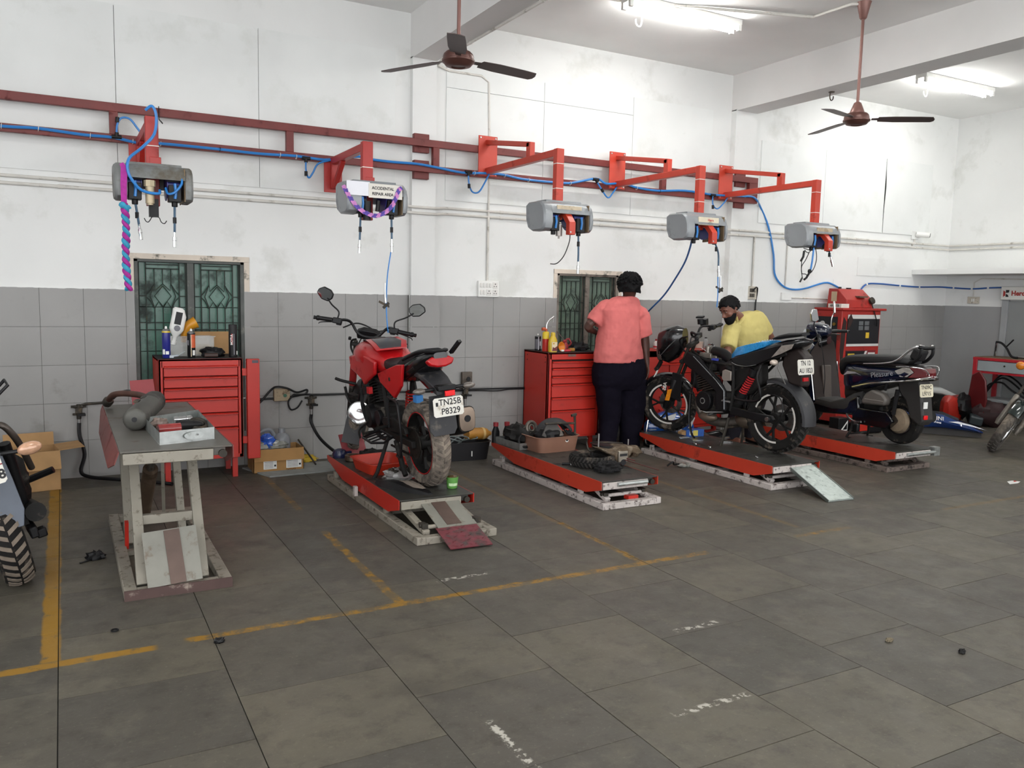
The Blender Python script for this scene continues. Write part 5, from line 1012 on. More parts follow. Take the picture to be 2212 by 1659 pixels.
# exposed carburettor, battery bits
B().prism([(.12, .6), (.22, .5), (.4, .44), (.45, .5), (.45, .76), (.14, .78)], (0, .03, 0), (1, 0, 0), (0, 0, 1), .12).go('air_box', DUSTY, t, bevel=.02)
B().lump((.9, .02, .6), (.07, .08, .14), .35, 3, 81).lump((.5, .05, .7), (.14, .07, .09), .4, 3, 82).go('wiring_clutter', BLACK, t)
B().cb((.78, .02, .8), (.14, .13, .05)).cyl((.8, .02, .78), (.8, .02, .89), .03).cb((.7, .03, .77), (.09, .08, .07)).go('carburettor', M('carb_metal', '#8b867e', .35, .7, var=.3, scale=25), t, bevel=.006)
B().tube(spl([(.86, -.05, .9), (.75, .04, .91), (.66, .1, .9)], 4), .008, 6).tube(spl([(.9, .0, .86), (.8, .05, .84), (.75, -.04, .82)], 4), .006, 6).go('chrome_rod', CHROME, t)
B().tube(spl([(.72, .02, .84), (.6, .04, .83), (.48, .05, .77)], 5), [.05, .045], 12).go('air_duct', BLACK, t); B().tube(spl([(.5, -.05, .8), (.42, -.04, .83), (.36, -.08, .8)], 5), .05, 10).go('battery_cloth', DUSTY, t)
B().prism([(-.05, -.04), (.03, -.055), (.055, -.03), (.05, .04), (.02, .055), (-.05, .045)], (.46, .142, .64), (1, 0, .05), (0, 0, 1), .02).go('horn', M('horn_grey', '#8f8780', .5, .3, var=.1), t, bevel=.006)
B().tube(spl([(.52, .14, .66), (.58, .15, .64), (.52, .15, .6)], 4), .004, 6).tube(spl([(.64, .13, .77), (.66, .15, .68), (.6, .16, .6)], 4), .004, 6).tube(spl([(.9, .1, .7), (.84, .14, .58), (.88, .14, .44)], 5), .006, 6).go('cables', BLACK, t)
B().box((.6, .1, .765), (.66, .13, .785)).go('blue_clip', M('clip_blue', '#3b49a8', .4), t)
# rear: guard hoop, mudguard, plate bracket, signals
B().tube(spl([(.1, .13, .76), (.08, .2, .66), (.03, .22, .55), (.05, .2, .47), (.18, .17, .44), (.36, .14, .44)], 6), .012, 8).go('saree_guard', BLACK, t)
B().tube(spl([(.04, .11, .52), (-.1, .12, .5), (-.14, .12, .38), (-.08, .12, .24)], 5), .005, 6).go('brake_cable', BLACK, t)
fender((0, 0, .3), .35, .19, -1.65, .2, n=18, drop=.25).go('rear_mudguard', FEND, t)
B().prism([(-.06, .9), (-.2, .93), (-.28, .86), (-.26, .6), (-.12, .62), (-.04, .78)], (0, -.02, 0), (1, 0, 0), (0, 0, 1), .12).go('tail_bracket', M('brown_black', '#241b19', .5, var=.1), t, bevel=.02)
B().tube([(-.06, .07, .86), (-.04, .085, .75), (-.13, .075, .6)], .006, 6).go('bracket_edge', STEEL, t)
pl, c, n, ux, uy = plate(t, (-.3, .06, .78), (-1, 1.0, .12), [('TN 12', .0), ('AU 1823', .0)], .22, .13, size=.056, bold=.001, sx=.92)
B().prism([(-.035, -.016), (.035, -.016), (.035, .016), (-.035, .016)], c+n*.02+V((0, 0, -.105)), ux, uy, .012).go('tail_reflector', REDL, t)
for s in (1, -1): B().tube([(-.06, s*.08, .82), (-.07, s*.15, .81)], .011, 7).go('signal_stem', BLACK, t); B().ell((-.075, s*.19, .805), (.035, .05, .026), (0, 0, 20)).go('turn_signal', CLEAR if s > 0 else AMB, t)
# exhaust, stand, pegs
B().tube(spl([(.84, 0, .45), (.9, .02, .34), (.82, 0, .2), (.62, -.04, .17), (.4, -.1, .22)], 5), [.022, .022, .024, .035, .05, .055], 10).go('exhaust_pipe', ALU, t); B().ell((.74, .05, .22), (.11, .06, .045)).go('sump', M('tan_sump', '#7a6c5e', .5, .5, var=.2), t)
B().cyl((.42, -.1, .24), (.2, -.14, .26), .07, n=18).ell((.4, -.08, .22), (.12, .07, .075)).go('silencer_box', M('bronze_silencer', '#6e6255', .45, .6, var=.3, scale=10), t)
for s in (-1, 1): B().tube([(.45, s*.1, .25), (.47, s*.14, .06), (.49, s*.15, -.02), (.43, s*.16, -.028)], .014, 8).go('centre_stand', GREYIRON, t)
B().tube([(.46, -.12, .16), (.46, .12, .16)], .012, 7).go('stand_bar', GREYIRON, t)
B().tube([(.6, .1, .27), (.58, .24, .27)], .012, 8).tube([(.5, .12, .3), (.66, .17, .28), (.7, .2, .29)], .007, 6).tube([(.4, .12, .4), (.5, .15, .41), (.46, .15, .44)], .012, 6).go('foot_peg', STEEL, t)
B().tube(spl([(.9, .12, .42), (.88, .15, .2), (.83, .17, .06), (.78, .18, .02)], 5), [.014, .022, .024, .016], 8, flat=.5).go('crash_guard', BLACK, t)
# head unit and bars
b = B(); secs(b, [(1.37, .87, .03, .06), (1.34, .87, .085, .14), (1.25, .88, .115, .18), (1.15, .92, .11, .16), (1.08, .96, .08, .09)], 18, 2.5)
X(b, st).go('headlamp_cowl', BGLOSS, t); X(secs(B(), [(1.378, .81, .03, .05), (1.36, .81, .07, .09), (1.32, .83, .09, .11), (1.28, .84, .09, .11)], 16, 2.5), st).go('headlamp_lens', M('smoked_lens', '#5c504b', .15, .2, var=.2, coat=.5), t, bevel=.01)
X(B().tube([(1.3, .125, .8), (1.2, .13, .9), (1.12, .118, .97)], [.004, .012, .004], 6, flat=.4), st).go('silver_trim', M('trim_grey', '#6d6c6d', .3, .3, var=.1), t)
X(B().tube(spl([(1.33, .04, .72), (1.37, .03, .66), (1.4, .02, .63)], 4), .022, 8), st).go('pilot_lamp', DUSTY, t); X(B().prism([(0, 0), (.02, .01), (-.02, .17), (-.04, .17)], (1.42, .04, .53), (.3, 1, 0), (-.4, 0, 1), .006), st).go('hanging_tape', WHITE, t)
handlebar(t, st, (.98, .98), (.84, .335, 1.02), .04, None); X(B().cyl((1.0, -.22, 1.05), (1.0, -.22, 1.1), .03).cb((1.0, -.22, 1.12), (.07, .06, .015)).cb((.98, -.27, 1.06), (.06, .07, .06)), st).go('brake_reservoir', BLACK, t)
X(B().tube(spl([(1.0, .15, 1.0), (1.1, .1, .95), (1.05, .06, .8), (.95, .1, .66), (.92, .11, .5)], 5), .007, 6), st).go('cables', BLACK, t)
# ---------------------------------------------------------------- scooter
t = thing('scooter', 'dark blue scooter with chrome grab rail on the last lift before the right wall', 'scooter'); SCO = t
t.location = (6.993, 5.062, .215); t.rotation_euler = (0, 0, rad(88.1))
DGRY = M('scooter_grey_plastic', '#2c2a29', .55, var=.12); BRNB = M('leg_shield_brown', '#2e2421', .5, var=.1)
st = steer((1.0, 0, .8), 22)
def sw(name, c, m):
    ty = wheel(t, name, c, .228, .1, RUBBER, BLACK, m, spokes=3, disc=False, tread=False, rr=.62, split=False); return ty
rw = sw('rear_tyre', (0, 0, .222), I4); sw('front_tyre', (1.24, 0, .217), st)
B().lathe([(.03, .0), (.115, .0), (.12, .02), (.1, .05), (.06, .055), (.02, .06)], (0, .02, .217), (0, 1, 0), 28).go('brake_drum', M('dusty_tan_metal', '#8a7a66', .7, .3, var=.2, scale=20), t)
X(B().tube([(1.24, .07, .217), (1.1, .07, .5), (1.02, .04, .62)], .022, 8).tube([(1.24, -.07, .217), (1.1, -.07, .5), (1.02, -.04, .62)], .022, 8), st).go('fork_leg', DUSTY, t)
X(fender((1.24, 0, .217), .25, .14, -1.1, 1.2), st).go('front_mudguard', NAVY, t)
for s in (-1, 1):
    secs(B(), [(.6, .59, .03, .1), (.56, .585, .06, .135), (.44, .585, .085, .13), (.25, .61, .095, .105), (.05, .645, .09, .075), (-.12, .675, .07, .045), (-.2, .69, .04, .02)], 14, 2.6).go('side_body', NAVY, t); k = list(t.children)[-1]; k.location = (0, s*.095, 0)
secs(B(), [(.62, .5, .08, .16), (.55, .55, .11, .2), (.3, .6, .11, .14), (.0, .66, .1, .1), (-.16, .7, .08, .06)], 14, 3).go('centre_body', DGRY, t)
B().prism([(.6, .74), (.56, .7), (.42, .72), (.1, .735), (-.2, .71), (-.26, .69), (-.2, .745), (.0, .765), (.3, .76)], (0, 0, 0), (1, 0, 0), (0, 0, 1), .22).go('tail_body', M('tail_brown', '#2a2424', .35, var=.1), t, bevel=.02)
secs(B(), [(.68, .64, .09, .05), (.66, .7, .13, .075), (.58, .755, .15, .05), (.45, .775, .15, .045), (.2, .79, .145, .05), (.0, .8, .13, .045), (-.1, .79, .1, .03), (-.13, .785, .06, .015)], 18, 3).go('seat', SEATM, t)
for s in (-1, 1): B().tube(spl([(.34, s*.16, .735), (.1, s*.155, .76), (-.02, s*.14, .8), (-.13, s*.12, .9), (-.2, s*.09, .94), (-.23, s*.05, .93)], 5), [.008, .012, .016, .018, .017, .014], 9).go('grab_rail', CHROME, t)
B().tube(spl([(-.2, .1, .935), (-.235, .05, .925), (-.235, -.05, .925), (-.2, -.1, .935)], 4), .017, 9).tube(spl([(-.22, .08, .92), (-.215, .08, .86), (-.16, .08, .8), (-.1, .08, .78)], 4), .016, 8).tube(spl([(-.22, -.08, .92), (-.215, -.08, .86), (-.16, -.08, .8), (-.1, -.08, .78)], 4), .016, 8).go('grab_rail_base', BLACK, t)
B().cb((-.14, 0, .86), (.09, .13, .11), (0, -25, 0)).go('back_pad', SEATM, t, bevel=.02)
B().ring([[V((x, y, z)) for x, y, z in ((-.02, s*.175, .7), (-.1, s*.168, .735), (-.16, s*.15, .735), (-.2, s*.14, .7), (-.14, s*.155, .65), (-.08, s*.17, .645))] for s in (-1, 1)]).go('signal_lens', M('grey_lens', '#a7a19b', .15, .2, var=.25, scale=30, coat=.5), t, bevel=.006)
B().ring([[V((x, y*s, z)) for x, y, z in ((-.16, .152, .74), (-.25, .1, .735), (-.285, .06, .7), (-.28, .07, .65), (-.15, .157, .645), (-.205, .142, .7))] for s in (-1, 1)]).go('tail_lamp', M('dark_red_lens', '#5d1218', .12, var=.2, coat=.6), t, bevel=.006)
for s in (-1, 1): B().tube(spl([(.42, s*.2, .5), (.2, s*.2, .56), (-.05, s*.195, .6), (-.2, s*.17, .625), (-.28, s*.09, .65), (-.295, s*.03, .66)], 5), .011, 8).tube(spl([(-.05, s*.19, .74), (-.2, s*.165, .75), (-.28, s*.1, .735), (-.3, s*.05, .68)], 4), .005, 6).go('chrome_guard', CHROME, t)
B().prism([(.02, .6), (-.22, .63), (-.24, .55), (-.29, .25), (-.24, .2), (-.14, .27), (-.08, .42), (.0, .5)], (0, 0, 0), (1, 0, 0), (0, 0, 1), .15).go('rear_mudguard', DGRY, t, bevel=.02)
plate(t, (-.265, .03, .535), (-1, .45, .12), [('TN09C', 0), ('L9715', 0)], .18, .12, size=.05, bold=.0004, mat=M('yellowed_plate', '#d3ccb4', .5, var=.08, dirt='#a5977a', damt=.15, dscale=20))
B().box((-.302, .03, .27), (-.285, .075, .31)).go('reflector', REDF, t, bevel=.004); B().box((-.282, .02, .37), (-.274, .07, .43)).go('paper_label', WHITE, t)
# engine unit
rblock(B(), -.03, .44, .045, .14, .3, .07).go('transmission_cover', BGLOSS, t, bevel=.02); list(t.children)[-1].location = (0, .12, 0)
B().prism([(.05, .36), (.3, .345), (.32, .38), (.27, .46), (.2, .5), (.08, .47), (.03, .42)], (0, .15, 0), (1, 0, 0), (0, 0, 1), .09).go('air_box', M('airbox_grey', '#5f5a55', .5, var=.08), t, bevel=.02)
B().box((.06, .196, .4), (.27, .199, .405)).go('air_box_line', M('airbox_light', '#9a948d', .4), t)
B().cb((.32, -.02, .27), (.3, .18, .16)).go('engine_block', DUSTY, t, bevel=.03); B().tube([(.0, .12, .28), (-.04, .13, .52)], .02, 8).tube([(.1, .13, .5), (.07, .13, .62)], .014, 8).go('shock_absorber', BLACK, t)
B().tube(spl([(.3, -.05, .2), (.2, -.14, .17), (.0, -.16, .2)], 4), .03, 8).tube([(.1, -.17, .2), (-.2, -.17, .28)], [.05, .055], 12).go('exhaust', BLACK, t)
for s in (-1, 1): B().tube([(.46, s*.11, .19), (.47, s*.13, .05), (.5, s*.15, -.018), (.44, s*.16, -.018)], .013, 8).go('centre_stand', DUSTY, t)
B().tube([(.49, -.13, .02), (.49, .13, .02)], .009, 7).go('stand_bar', DUSTY, t); B().tube(spl([(.52, .14, .22), (.47, .17, .19), (.38, .18, .16), (.3, .19, .17)], 4), .01, 7).go('kick_lever', STEEL, t)
# floorboard, leg shield, apron
secs(B(), [(.98, .36, .1, .06), (.9, .3, .18, .04), (.7, .285, .19, .045), (.55, .31, .17, .07), (.45, .37, .14, .09), (.38, .42, .1, .06)], 14, 4).go('floorboard', DGRY, t)
B().prism([(.36, .22), (.9, .18), (1.0, .26), (.9, .3), (.6, .3), (.4, .42)], (0, 0, 0), (1, 0, 0), (0, 0, 1), .3).go('under_cowl', BGLOSS, t, bevel=.02)
rg = [[V((x, w_*y, z)) for y in (-1, -.6, 0, .6, 1)]+[V((x+.05+.06*(1-abs(y)), w_*y, z)) for y in (1, .6, 0, -.6, -1)] for x, z, w_ in ((.9, .3, .19), (.93, .45, .19), (.99, .65, .2), (1.0, .8, .19), (.98, .9, .13), (.97, .93, .08))]
B().ring(rg).go('front_apron', NAVY, t); B().ring([[V((p.x-.012, p.y*.93, p.z)) for p in r_[:5]]+[V((p.x+.002, p.y*.93, p.z)) for p in reversed(r_[:5])] for r_ in rg]).go('leg_shield', BRNB, t)
for s in (-1, 1): B().tube([(.905, s*.19, .31), (.955, s*.19, .55), (.985, s*.197, .7)], .007, 6).go('shield_trim', CHROME, t)
B().prism([(-.05, 0), (.05, 0), (.06, .35), (-.06, .35)], (.9, 0, .32), (0, 1, 0), (.14, 0, 1), .03).go('shield_spine', M('spine_grey', '#5d544f', .5, var=.1), t, bevel=.01)
# handlebar cowl, lamp, grips, mirrors
b = secs(B(), [(1.16, 1.02, .05, .06), (1.13, 1.02, .1, .09), (1.05, 1.03, .12, .085), (.96, 1.03, .1, .06), (.92, 1.02, .05, .03)], 16, 2.5); X(b, st).go('handlebar_cowl', NAVY, t)
X(secs(B(), [(1.185, 1.0, .03, .03), (1.17, 1.0, .08, .055), (1.13, 1.0, .105, .07)], 14, 2.5), st).go('headlamp', M('chrome_lens', '#b9bcc0', .1, .8, var=.2, scale=20), t)
X(secs(B(), [(1.06, .92, .08, .05), (1.0, .91, .1, .06), (.93, .93, .06, .04)], 14, 2.5), st).go('lower_cowl', BGLOSS, t)
for s in (-1, 1):
    X(B().tube([(1.0, s*.1, 1.0), (.93, s*.23, .985)], .02, 8), st).go('handlebar', BLACK, t)
    X(B().tube([(.94, s*.22, .985), (.885, s*.33, .965), (.88, s*.335, .963), (.865, s*.36, .96)], [.018, .017, .012, .014], 10), st).go('grip', BLACK, t); X(B().cyl((.88, s*.335, .963), (.868, s*.36, .959), .013), st).go('bar_end', CHROME, t)
    X(B().tube(spl([(1.0, s*.15, .99), (1.02, s*.22, .96), (.95, s*.32, .93)], 4), .006, 6), st).go('lever', CHROME, t)
    X(B().tube(spl([(.98, s*.17, 1.02), (.99, s*.22, 1.12), (.97, s*.24, 1.18)], 4), .006, 7), st).go('mirror_stem', CHROME, t)
    h = X(B().prism([(-.05, -.05), (-.01, -.07), (.04, -.05), (.05, .03), (.02, .07), (-.03, .06)], (.97, s*.25, 1.23), (.5, s, 0), (0, 0, 1), .02), st).go('mirror_housing', CHROME, t, bevel=.006)
X(B().tube(spl([(.95, .2, .98), (.9, .24, .85), (.89, .23, .6), (.92, .2, .4)], 5), .004, 6), st).go('cable', BLACK, t)
SILV = M('silver_script', '#c9ccd2', .25, .6, var=.1)
text('Pleasure', .07, SILV, (.1, .193, .655), (-1, 0, .18), (.25, 0, 1), t, sx=1.05); text('Xtec', .035, SILV, (-.02, .187, .61), (-1, 0, .15), (.25, 0, 1), t)
B().prism([(0, 0), (-.05, .02), (-.16, .035), (-.22, .02), (-.14, .05), (-.05, .05)], (.56, .182, .6), (1, 0, 0), (0, 0, 1), .003).go('body_flash', SILV, t, smooth=False)
# ---------------------------------------------------------------- dark motorcycle cut by the left edge
t = thing('motorcycle', 'dark motorcycle leaning on its stand beside the yellow line, tail towards the camera', 'motorcycle'); LB = t
t.location = (-.235, 4.9, 0); t.rotation_euler = (rad(-14), 0, rad(99)); 
MUDT = M('dry_mud_tread', '#776c60', .9, var=.25, scale=20)
wheel(t, 'rear_tyre', (0, 0, .31), .31, .14, RUBBER, DUSTY, disc=-1, treadm=MUDT); wheel(t, 'front_tyre', (1.33, 0, .3), .3, .1, RUBBER, DUSTY, disc=1, tread=False)
fork(t, I4, (1.33, 0, .3), (1.02, 0, .95)); fender((1.33, 0, .3), .33, .12, -1.1, .9).go('front_mudguard', BLACK, t)
engine(t, .66, .42); secs(B(), [(.4, .84, .1, .06), (.55, .9, .16, .12), (.75, .92, .17, .13), (.95, .9, .1, .08)], 16, 2.4).go('fuel_tank', BGLOSS, t)
secs(B(), [(.5, .84, .1, .05), (.2, .85, .13, .06), (-.1, .9, .12, .05), (-.25, .92, .08, .03)], 16, 3).go('seat', SEATM, t); secs(B(), [(.3, .77, .12, .07), (.0, .8, .125, .09), (-.2, .83, .11, .1), (-.33, .84, .07, .07)], 16, 3).go('tail_cowl', BGLOSS, t)
for s in (-1, 1): B().bar((.42, s*.12, .34), (-.03, s*.1, .31), .035, .05).go('swingarm', DUSTY, t); B().tube([(.1, s*.13, .36), (.02, s*.13, .72)], .03, 10).go('shock_absorber', BLACK, t)
B().prism([(-.09, .74), (.09, .74), (.1, .6), (.105, .44), (.08, .36), (-.08, .36), (-.105, .44), (-.1, .6)], (-.33, 0, 0), (0, -1, 0), (.12, 0, 1), .008).go('mud_flap', M('blue_grey_flap', '#565d68', .5, var=.12), t, bevel=.003); fender((0, 0, .31), .36, .16, -.7, .3).go('rear_mudguard', BLACK, t)
pl, c, n, ux, uy = plate(t, (-.45, .03, .71), (-1, 0, .1), [('TN 21', -.02), ('BC 4728', -.004)], .2, .155, size=.062, bold=.002)
B().prism([(-.1, -.003), (.1, -.003), (.1, .003), (-.1, .003)], c+n*.003+uy*.01, ux, uy, .002).go('red_line', M('plate_red_line', '#8d2f33', .5), t, smooth=False); B().cyl(c+n*.002+ux*.075+uy*.058, c+n*.006+ux*.075+uy*.058, .008, n=10).go('plate_bolt', STEEL, t)
B().prism([(-.085, -.03), (.085, -.03), (.1, .02), (.05, .05), (-.05, .05), (-.1, .02)], (-.355, 0, .85), (0, -1, 0), (.2, 0, 1), .04).go('tail_lamp', REDL, t, bevel=.01)
for s in (-1, 1): B().tube([(-.37, s*.08, .75), (-.38, s*.15, .74)], .01, 7).go('signal_stem', BLACK, t); B().ell((-.385, s*.2, .74), (.03, .055, .032), (0, 0, 0)).go('turn_signal', M('clear_amber_lens', '#c79b7d', .12, .1, var=.35, scale=25, coat=.5), t)
B().tube(spl([(.0, -.1, .8), (-.12, -.1, .84), (-.16, -.14, .84), (-.13, -.18, .74), (.0, -.21, .56)], 6), .017, 9).go('crash_bar', M('rubbed_black_steel', '#4e4640', .35, .5, var=.25, scale=12), t)
B().tube(spl([(.1, -.12, .93), (-.15, -.13, 1.0), (-.2, -.12, 1.05), (-.16, -.1, 1.06)], 4), .008, 7).tube([(-.1, -.13, .96), (-.1, -.22, 1.02), (-.02, -.22, 1.04), (0, -.13, .97)], .008, 7).go('rear_rack', BLACK, t)
B().tube([(.4, -.15, .28), (-.05, -.16, .34)], [.045, .05], 14).go('muffler', DUSTY, t); B().tube([(.5, -.14, .38), (.42, -.34, .42)], .02, 8).go('foot_peg', BLACK, t); B().lump((.25, -.12, .48), (.18, .08, .16), .35, 3, 5).go('engine_clutter', DUSTY, t); B().tube([(.42, .1, .32), (.36, .26, .12), (.35, .33, .08)], .014, 8).go('side_stand', DUSTY, t)
B().cb((.0, -.12, .25), (.2, .04, .06)).cb((.05, -.16, .2), (.06, .05, .05)).go('brake_lever', BLACK, t, bevel=.008)
handlebar(t, steer((1.05, 0, .85), -35), (1.0, 1.0), (.82, .31, 1.0), .03, None)
# ---------------------------------------------------------------- front of a motorcycle at the right edge
t = thing('motorcycle', 'old motorcycle at the right edge, worn front wheel turned to the room', 'motorcycle')
p0 = at(2146, 971, Z=0); WBx = 1.3; s2 = steer((1.0, 0, .82), 38)
t.rotation_euler = (rad(-15), 0, rad(163)); k = t.rotation_euler.to_matrix() @ (s2 @ V((WBx-.03, 0, .005))); t.location = (p0.x-k.x, p0.y-k.y, 0)
OLDT = M('grey_worn_tyre', '#4b4641', .85, var=.3, scale=18, dirt='#857a6d', damt=.35); DGREEN = M('dark_green_gloss', '#1d2624', .15, .2, var=.1, coat=.6)
wheel(t, 'front_tyre', (WBx, 0, .3), .3, .095, OLDT, CHROME, s2, spokes=9, disc=1, treadm=OLDT, split=False); wheel(t, 'rear_tyre', (0, 0, .3), .3, .11, RUBBER, CHROME, disc=-1, tread=False)
fork(t, s2, (WBx, 0, .3), (.97, 0, 1.0), .1, M('grey_fork_alloy', '#77726a', .4, .6, var=.2, scale=14, dirt='#5b4a39', damt=.3), None); X(fender((WBx, 0, .3), .325, .13, -1.2, .75), s2).go('front_mudguard', DGREEN, t)
secs(B(), [(.4, .82, .09, .06), (.6, .87, .15, .12), (.8, .88, .15, .12), (.95, .86, .09, .08)], 16, 2.4).go('fuel_tank', DGREEN, t); secs(B(), [(.45, .8, .1, .05), (.0, .82, .13, .05), (-.25, .84, .1, .04)], 14, 3).go('seat', SEATM, t); engine(t)
X(B().lathe([(.02, -.1), (.07, -.07), (.09, 0), (.085, .02), (.03, .03)], (1.1, 0, .95), (1, 0, 0), 24), s2).go('headlamp', DGREEN, t)
for s in (-1, 1): X(B().tube([(1.05, s*.1, .86), (1.06, s*.2, .86)], .01, 7), s2).go('signal_stem', BLACK, t); X(B().ell((1.07, s*.24, .86), (.03, .045, .045)), s2).go('turn_signal', AMB, t)
handlebar(t, s2, (.95, 1.04), (.78, .37, 1.08), .05, None); B().tube([(.4, .12, .3), (.36, .3, .03)], .014, 8).go('side_stand', DUSTY, t)
for s in (-1, 1): B().bar((.42, s*.12, .34), (-.03, s*.1, .31), .03, .05).go('swingarm', DUSTY, t); B().tube([(.1, s*.13, .36), (.05, s*.13, .72)], .03, 10).go('shock_absorber', CHROME, t)
# ================================================================ people
def remesh(o, vox, sm=4, disp=0, dsz=.12):
    r = o.modifiers.new('skin', 'REMESH'); r.mode = 'VOXEL'; r.voxel_size = vox; r.use_smooth_shade = True
    s = o.modifiers.new('smooth', 'SMOOTH'); s.iterations = sm; s.factor = .5
    if disp:
        tx = bpy.data.textures.new('folds', 'CLOUDS'); tx.noise_scale = dsz; d = o.modifiers.new('folds', 'DISPLACE'); d.texture = tx; d.strength = disp; d.mid_level = .5
    return o
def esec(c, rx, ry, ux=(1, 0, 0), uy=(0, 1, 0), n=24, e=2.2):
    c, ux, uy = V(c), V(ux).normalized(), V(uy).normalized(); o = []
    for j in range(n):
        a = 2*PI*j/n; ca, sa = math.cos(a), math.sin(a); o.append(c+ux*rx*math.copysign(abs(ca)**(2/e), ca)+uy*ry*math.copysign(abs(sa)**(2/e), sa))
    return o
def hand(b, wrist, d, palm, curl=.5, side=1, ln=.18):
    """palm and five separate fingers; d towards the fingertips, palm = direction the palm faces"""
    w = V(wrist); d = V(d).normalized(); pn = V(palm); pn = (pn-d*pn.dot(d)).normalized(); s = d.cross(pn)*side
    b.ring([esec(w+d*k, a, c, s, pn, 12) for k, a, c in ((-.02, .026, .021), (.02, .033, .018), (.055, .04, .016), (.09, .04, .014), (.097, .034, .01))])
    for i, L in enumerate((.068, .078, .073, .056)):
        p = w+d*.085+s*(.03-.02*i); pts = [p-d*.02]; a = 0; dd = d
        for k, f in enumerate((.45, .32, .23)):
            a += curl*(.5+.35*k); dd = d*math.cos(a)+pn*math.sin(a); pts += [pts[-1]+dd*(L*f+(.02 if k == 0 else 0))]
        b.tube(pts, [.0095, .009, .008, .0065], 8)
    p = w+d*.03+s*.03; b.tube([p, p+s*.025+d*.025+pn*.008, p+s*.035+d*.05+pn*.018, p+s*.036+d*.07+pn*.028], [.013, .012, .01, .008], 8)
def head(t, c, yawv, pitch, roll, skin, hair, beard=None, hairf=None, sc=1):
    """c = centre of the head, yawv = horizontal facing angle (world), pitch down positive; returns face matrix"""
    m = Mx.Translation(c) @ Mx.Rotation(yawv, 4, 'Z') @ Mx.Rotation(pitch, 4, 'Y') @ Mx.Rotation(roll, 4, 'X') @ Mx.Scale(sc, 4)
    b = B()   # local: +x face, +z crown
    b.ring([[m @ V((x0+rx*math.cos(a), ry*math.sin(a), z)) for a in [2*PI*j/20 for j in range(20)]] for z, x0, rx, ry in ((-.125, .055, .025, .025), (-.115, .045, .045, .042), (-.09, .03, .067, .055), (-.055, .015, .082, .066), (-.01, .005, .092, .073), (.03, -.002, .097, .077), (.07, -.005, .09, .072), (.1, -.008, .066, .055), (.115, -.01, .03, .025))])
    b.tube([m @ V(p) for p in ((.088, 0, .012), (.1, 0, -.01), (.116, 0, -.034), (.1, 0, -.04))], [.009, .011, .015, .01], 8)
    for s in (-1, 1):
        b.ell(m @ V((.104, s*.013, -.036)), (.009, .008, .007)); b.ell(m @ V((.08, s*.033, .03)), (.02, .022, .01))
        b.ell(m @ V((-.005, s*.078, -.01)), (.02, .012, .032)); b.ell(m @ V((.055, s*.045, -.03)), (.028, .02, .025))
    b.ell(m @ V((.088, 0, -.066)), (.012, .024, .007)); b.ell(m @ V((.084, 0, -.08)), (.012, .021, .007)); b.ell(m @ V((.07, 0, -.108)), (.022, .025, .02))
    return b, m
def face_parts(t, m, eyew, hair, lips):
    for s in (-1, 1):
        B().ell(m @ V((.082, s*.032, .006)), (.01, .012, .005)).go('eye', eyew, t); B().ell(m @ V((.0925, s*.031, .007)), (.004, .006, .006)).go('iris', INK, t)
        B().tube([m @ V(p) for p in ((.092, s*.012, .026), (.095, s*.03, .033), (.08, s*.052, .027))], [.004, .006, .003], 6).go('eyebrow', hair, t)
    B().tube([m @ V(p) for p in ((.086, -.022, -.073), (.1, 0, -.073), (.086, .022, -.073))], [.003, .006, .003], 6, flat=.6).go('lips', lips, t)
def haircap(m, amp, seed, low, front, big=1.0, tuft=0, wide=1, curls=0):
    """hair mass over crown and back; low = how far down the nape, front = fringe forward"""
    rg = []; n = 36; k = 14
    for i in range(k+1):
        f = i/k; row = []
        for j in range(n):
            a = 2*PI*j/n; fx = math.cos(a); lo = low if fx < .1 else (low+(front-low)*min(1, (fx-.1)/.45)); z = .128-(.128-lo)*f; th = math.acos(max(-1, min(1, (z-.02)/.128))) if z > .02 else PI/2
            rx, ry = .104*big, .085*big*wide; sr = math.sin(th) if z > .02 else 1-.12*((.02-z)/.1)
            h = 1+amp*mnoise.fractal(V((fx*3, math.sin(a)*3, z*22+seed)), 1, 2, 4)+tuft*max(0, fx)*max(0, z-.02)*6
            row.append(m @ V((-.008+rx*sr*fx*h, ry*sr*math.sin(a)*h, z*(1+.12*amp*3*mnoise.noise(V((fx*4, math.sin(a)*4, seed)))))))
        rg.append(row)
    b = B().ring(rg); rq = random.Random(seed)
    for i in range(curls):
        a = rq.uniform(0, 2*PI); zz = rq.uniform(-.2, 1); u = V((math.cos(a)*math.sqrt(1-zz*zz), math.sin(a)*math.sqrt(1-zz*zz), zz))
        if u.x > .55 and zz < .35: continue
        rr_ = rq.uniform(.012, .02); b.ell(m @ V((-.008+.1*big*u.x, .083*big*wide*u.y, .025+.1*u.z)), (rr_, rr_, rr_*.8), n=8, k=5)
    return b
SKIN = M('dark_brown_skin', '#50332a', .5, var=.08, scale=12); SKIN2 = M('brown_skin', '#7b5040', .5, var=.08, scale=12)
HAIR = M('black_hair', '#0a090b', .7, spec=.2, var=.4, scale=60, bump=.3, bscale=90); EYEW = M('eye_white', '#8d8078', .3, var=0); LIPS = M('lip_tone', '#5a322c', .5, var=0)
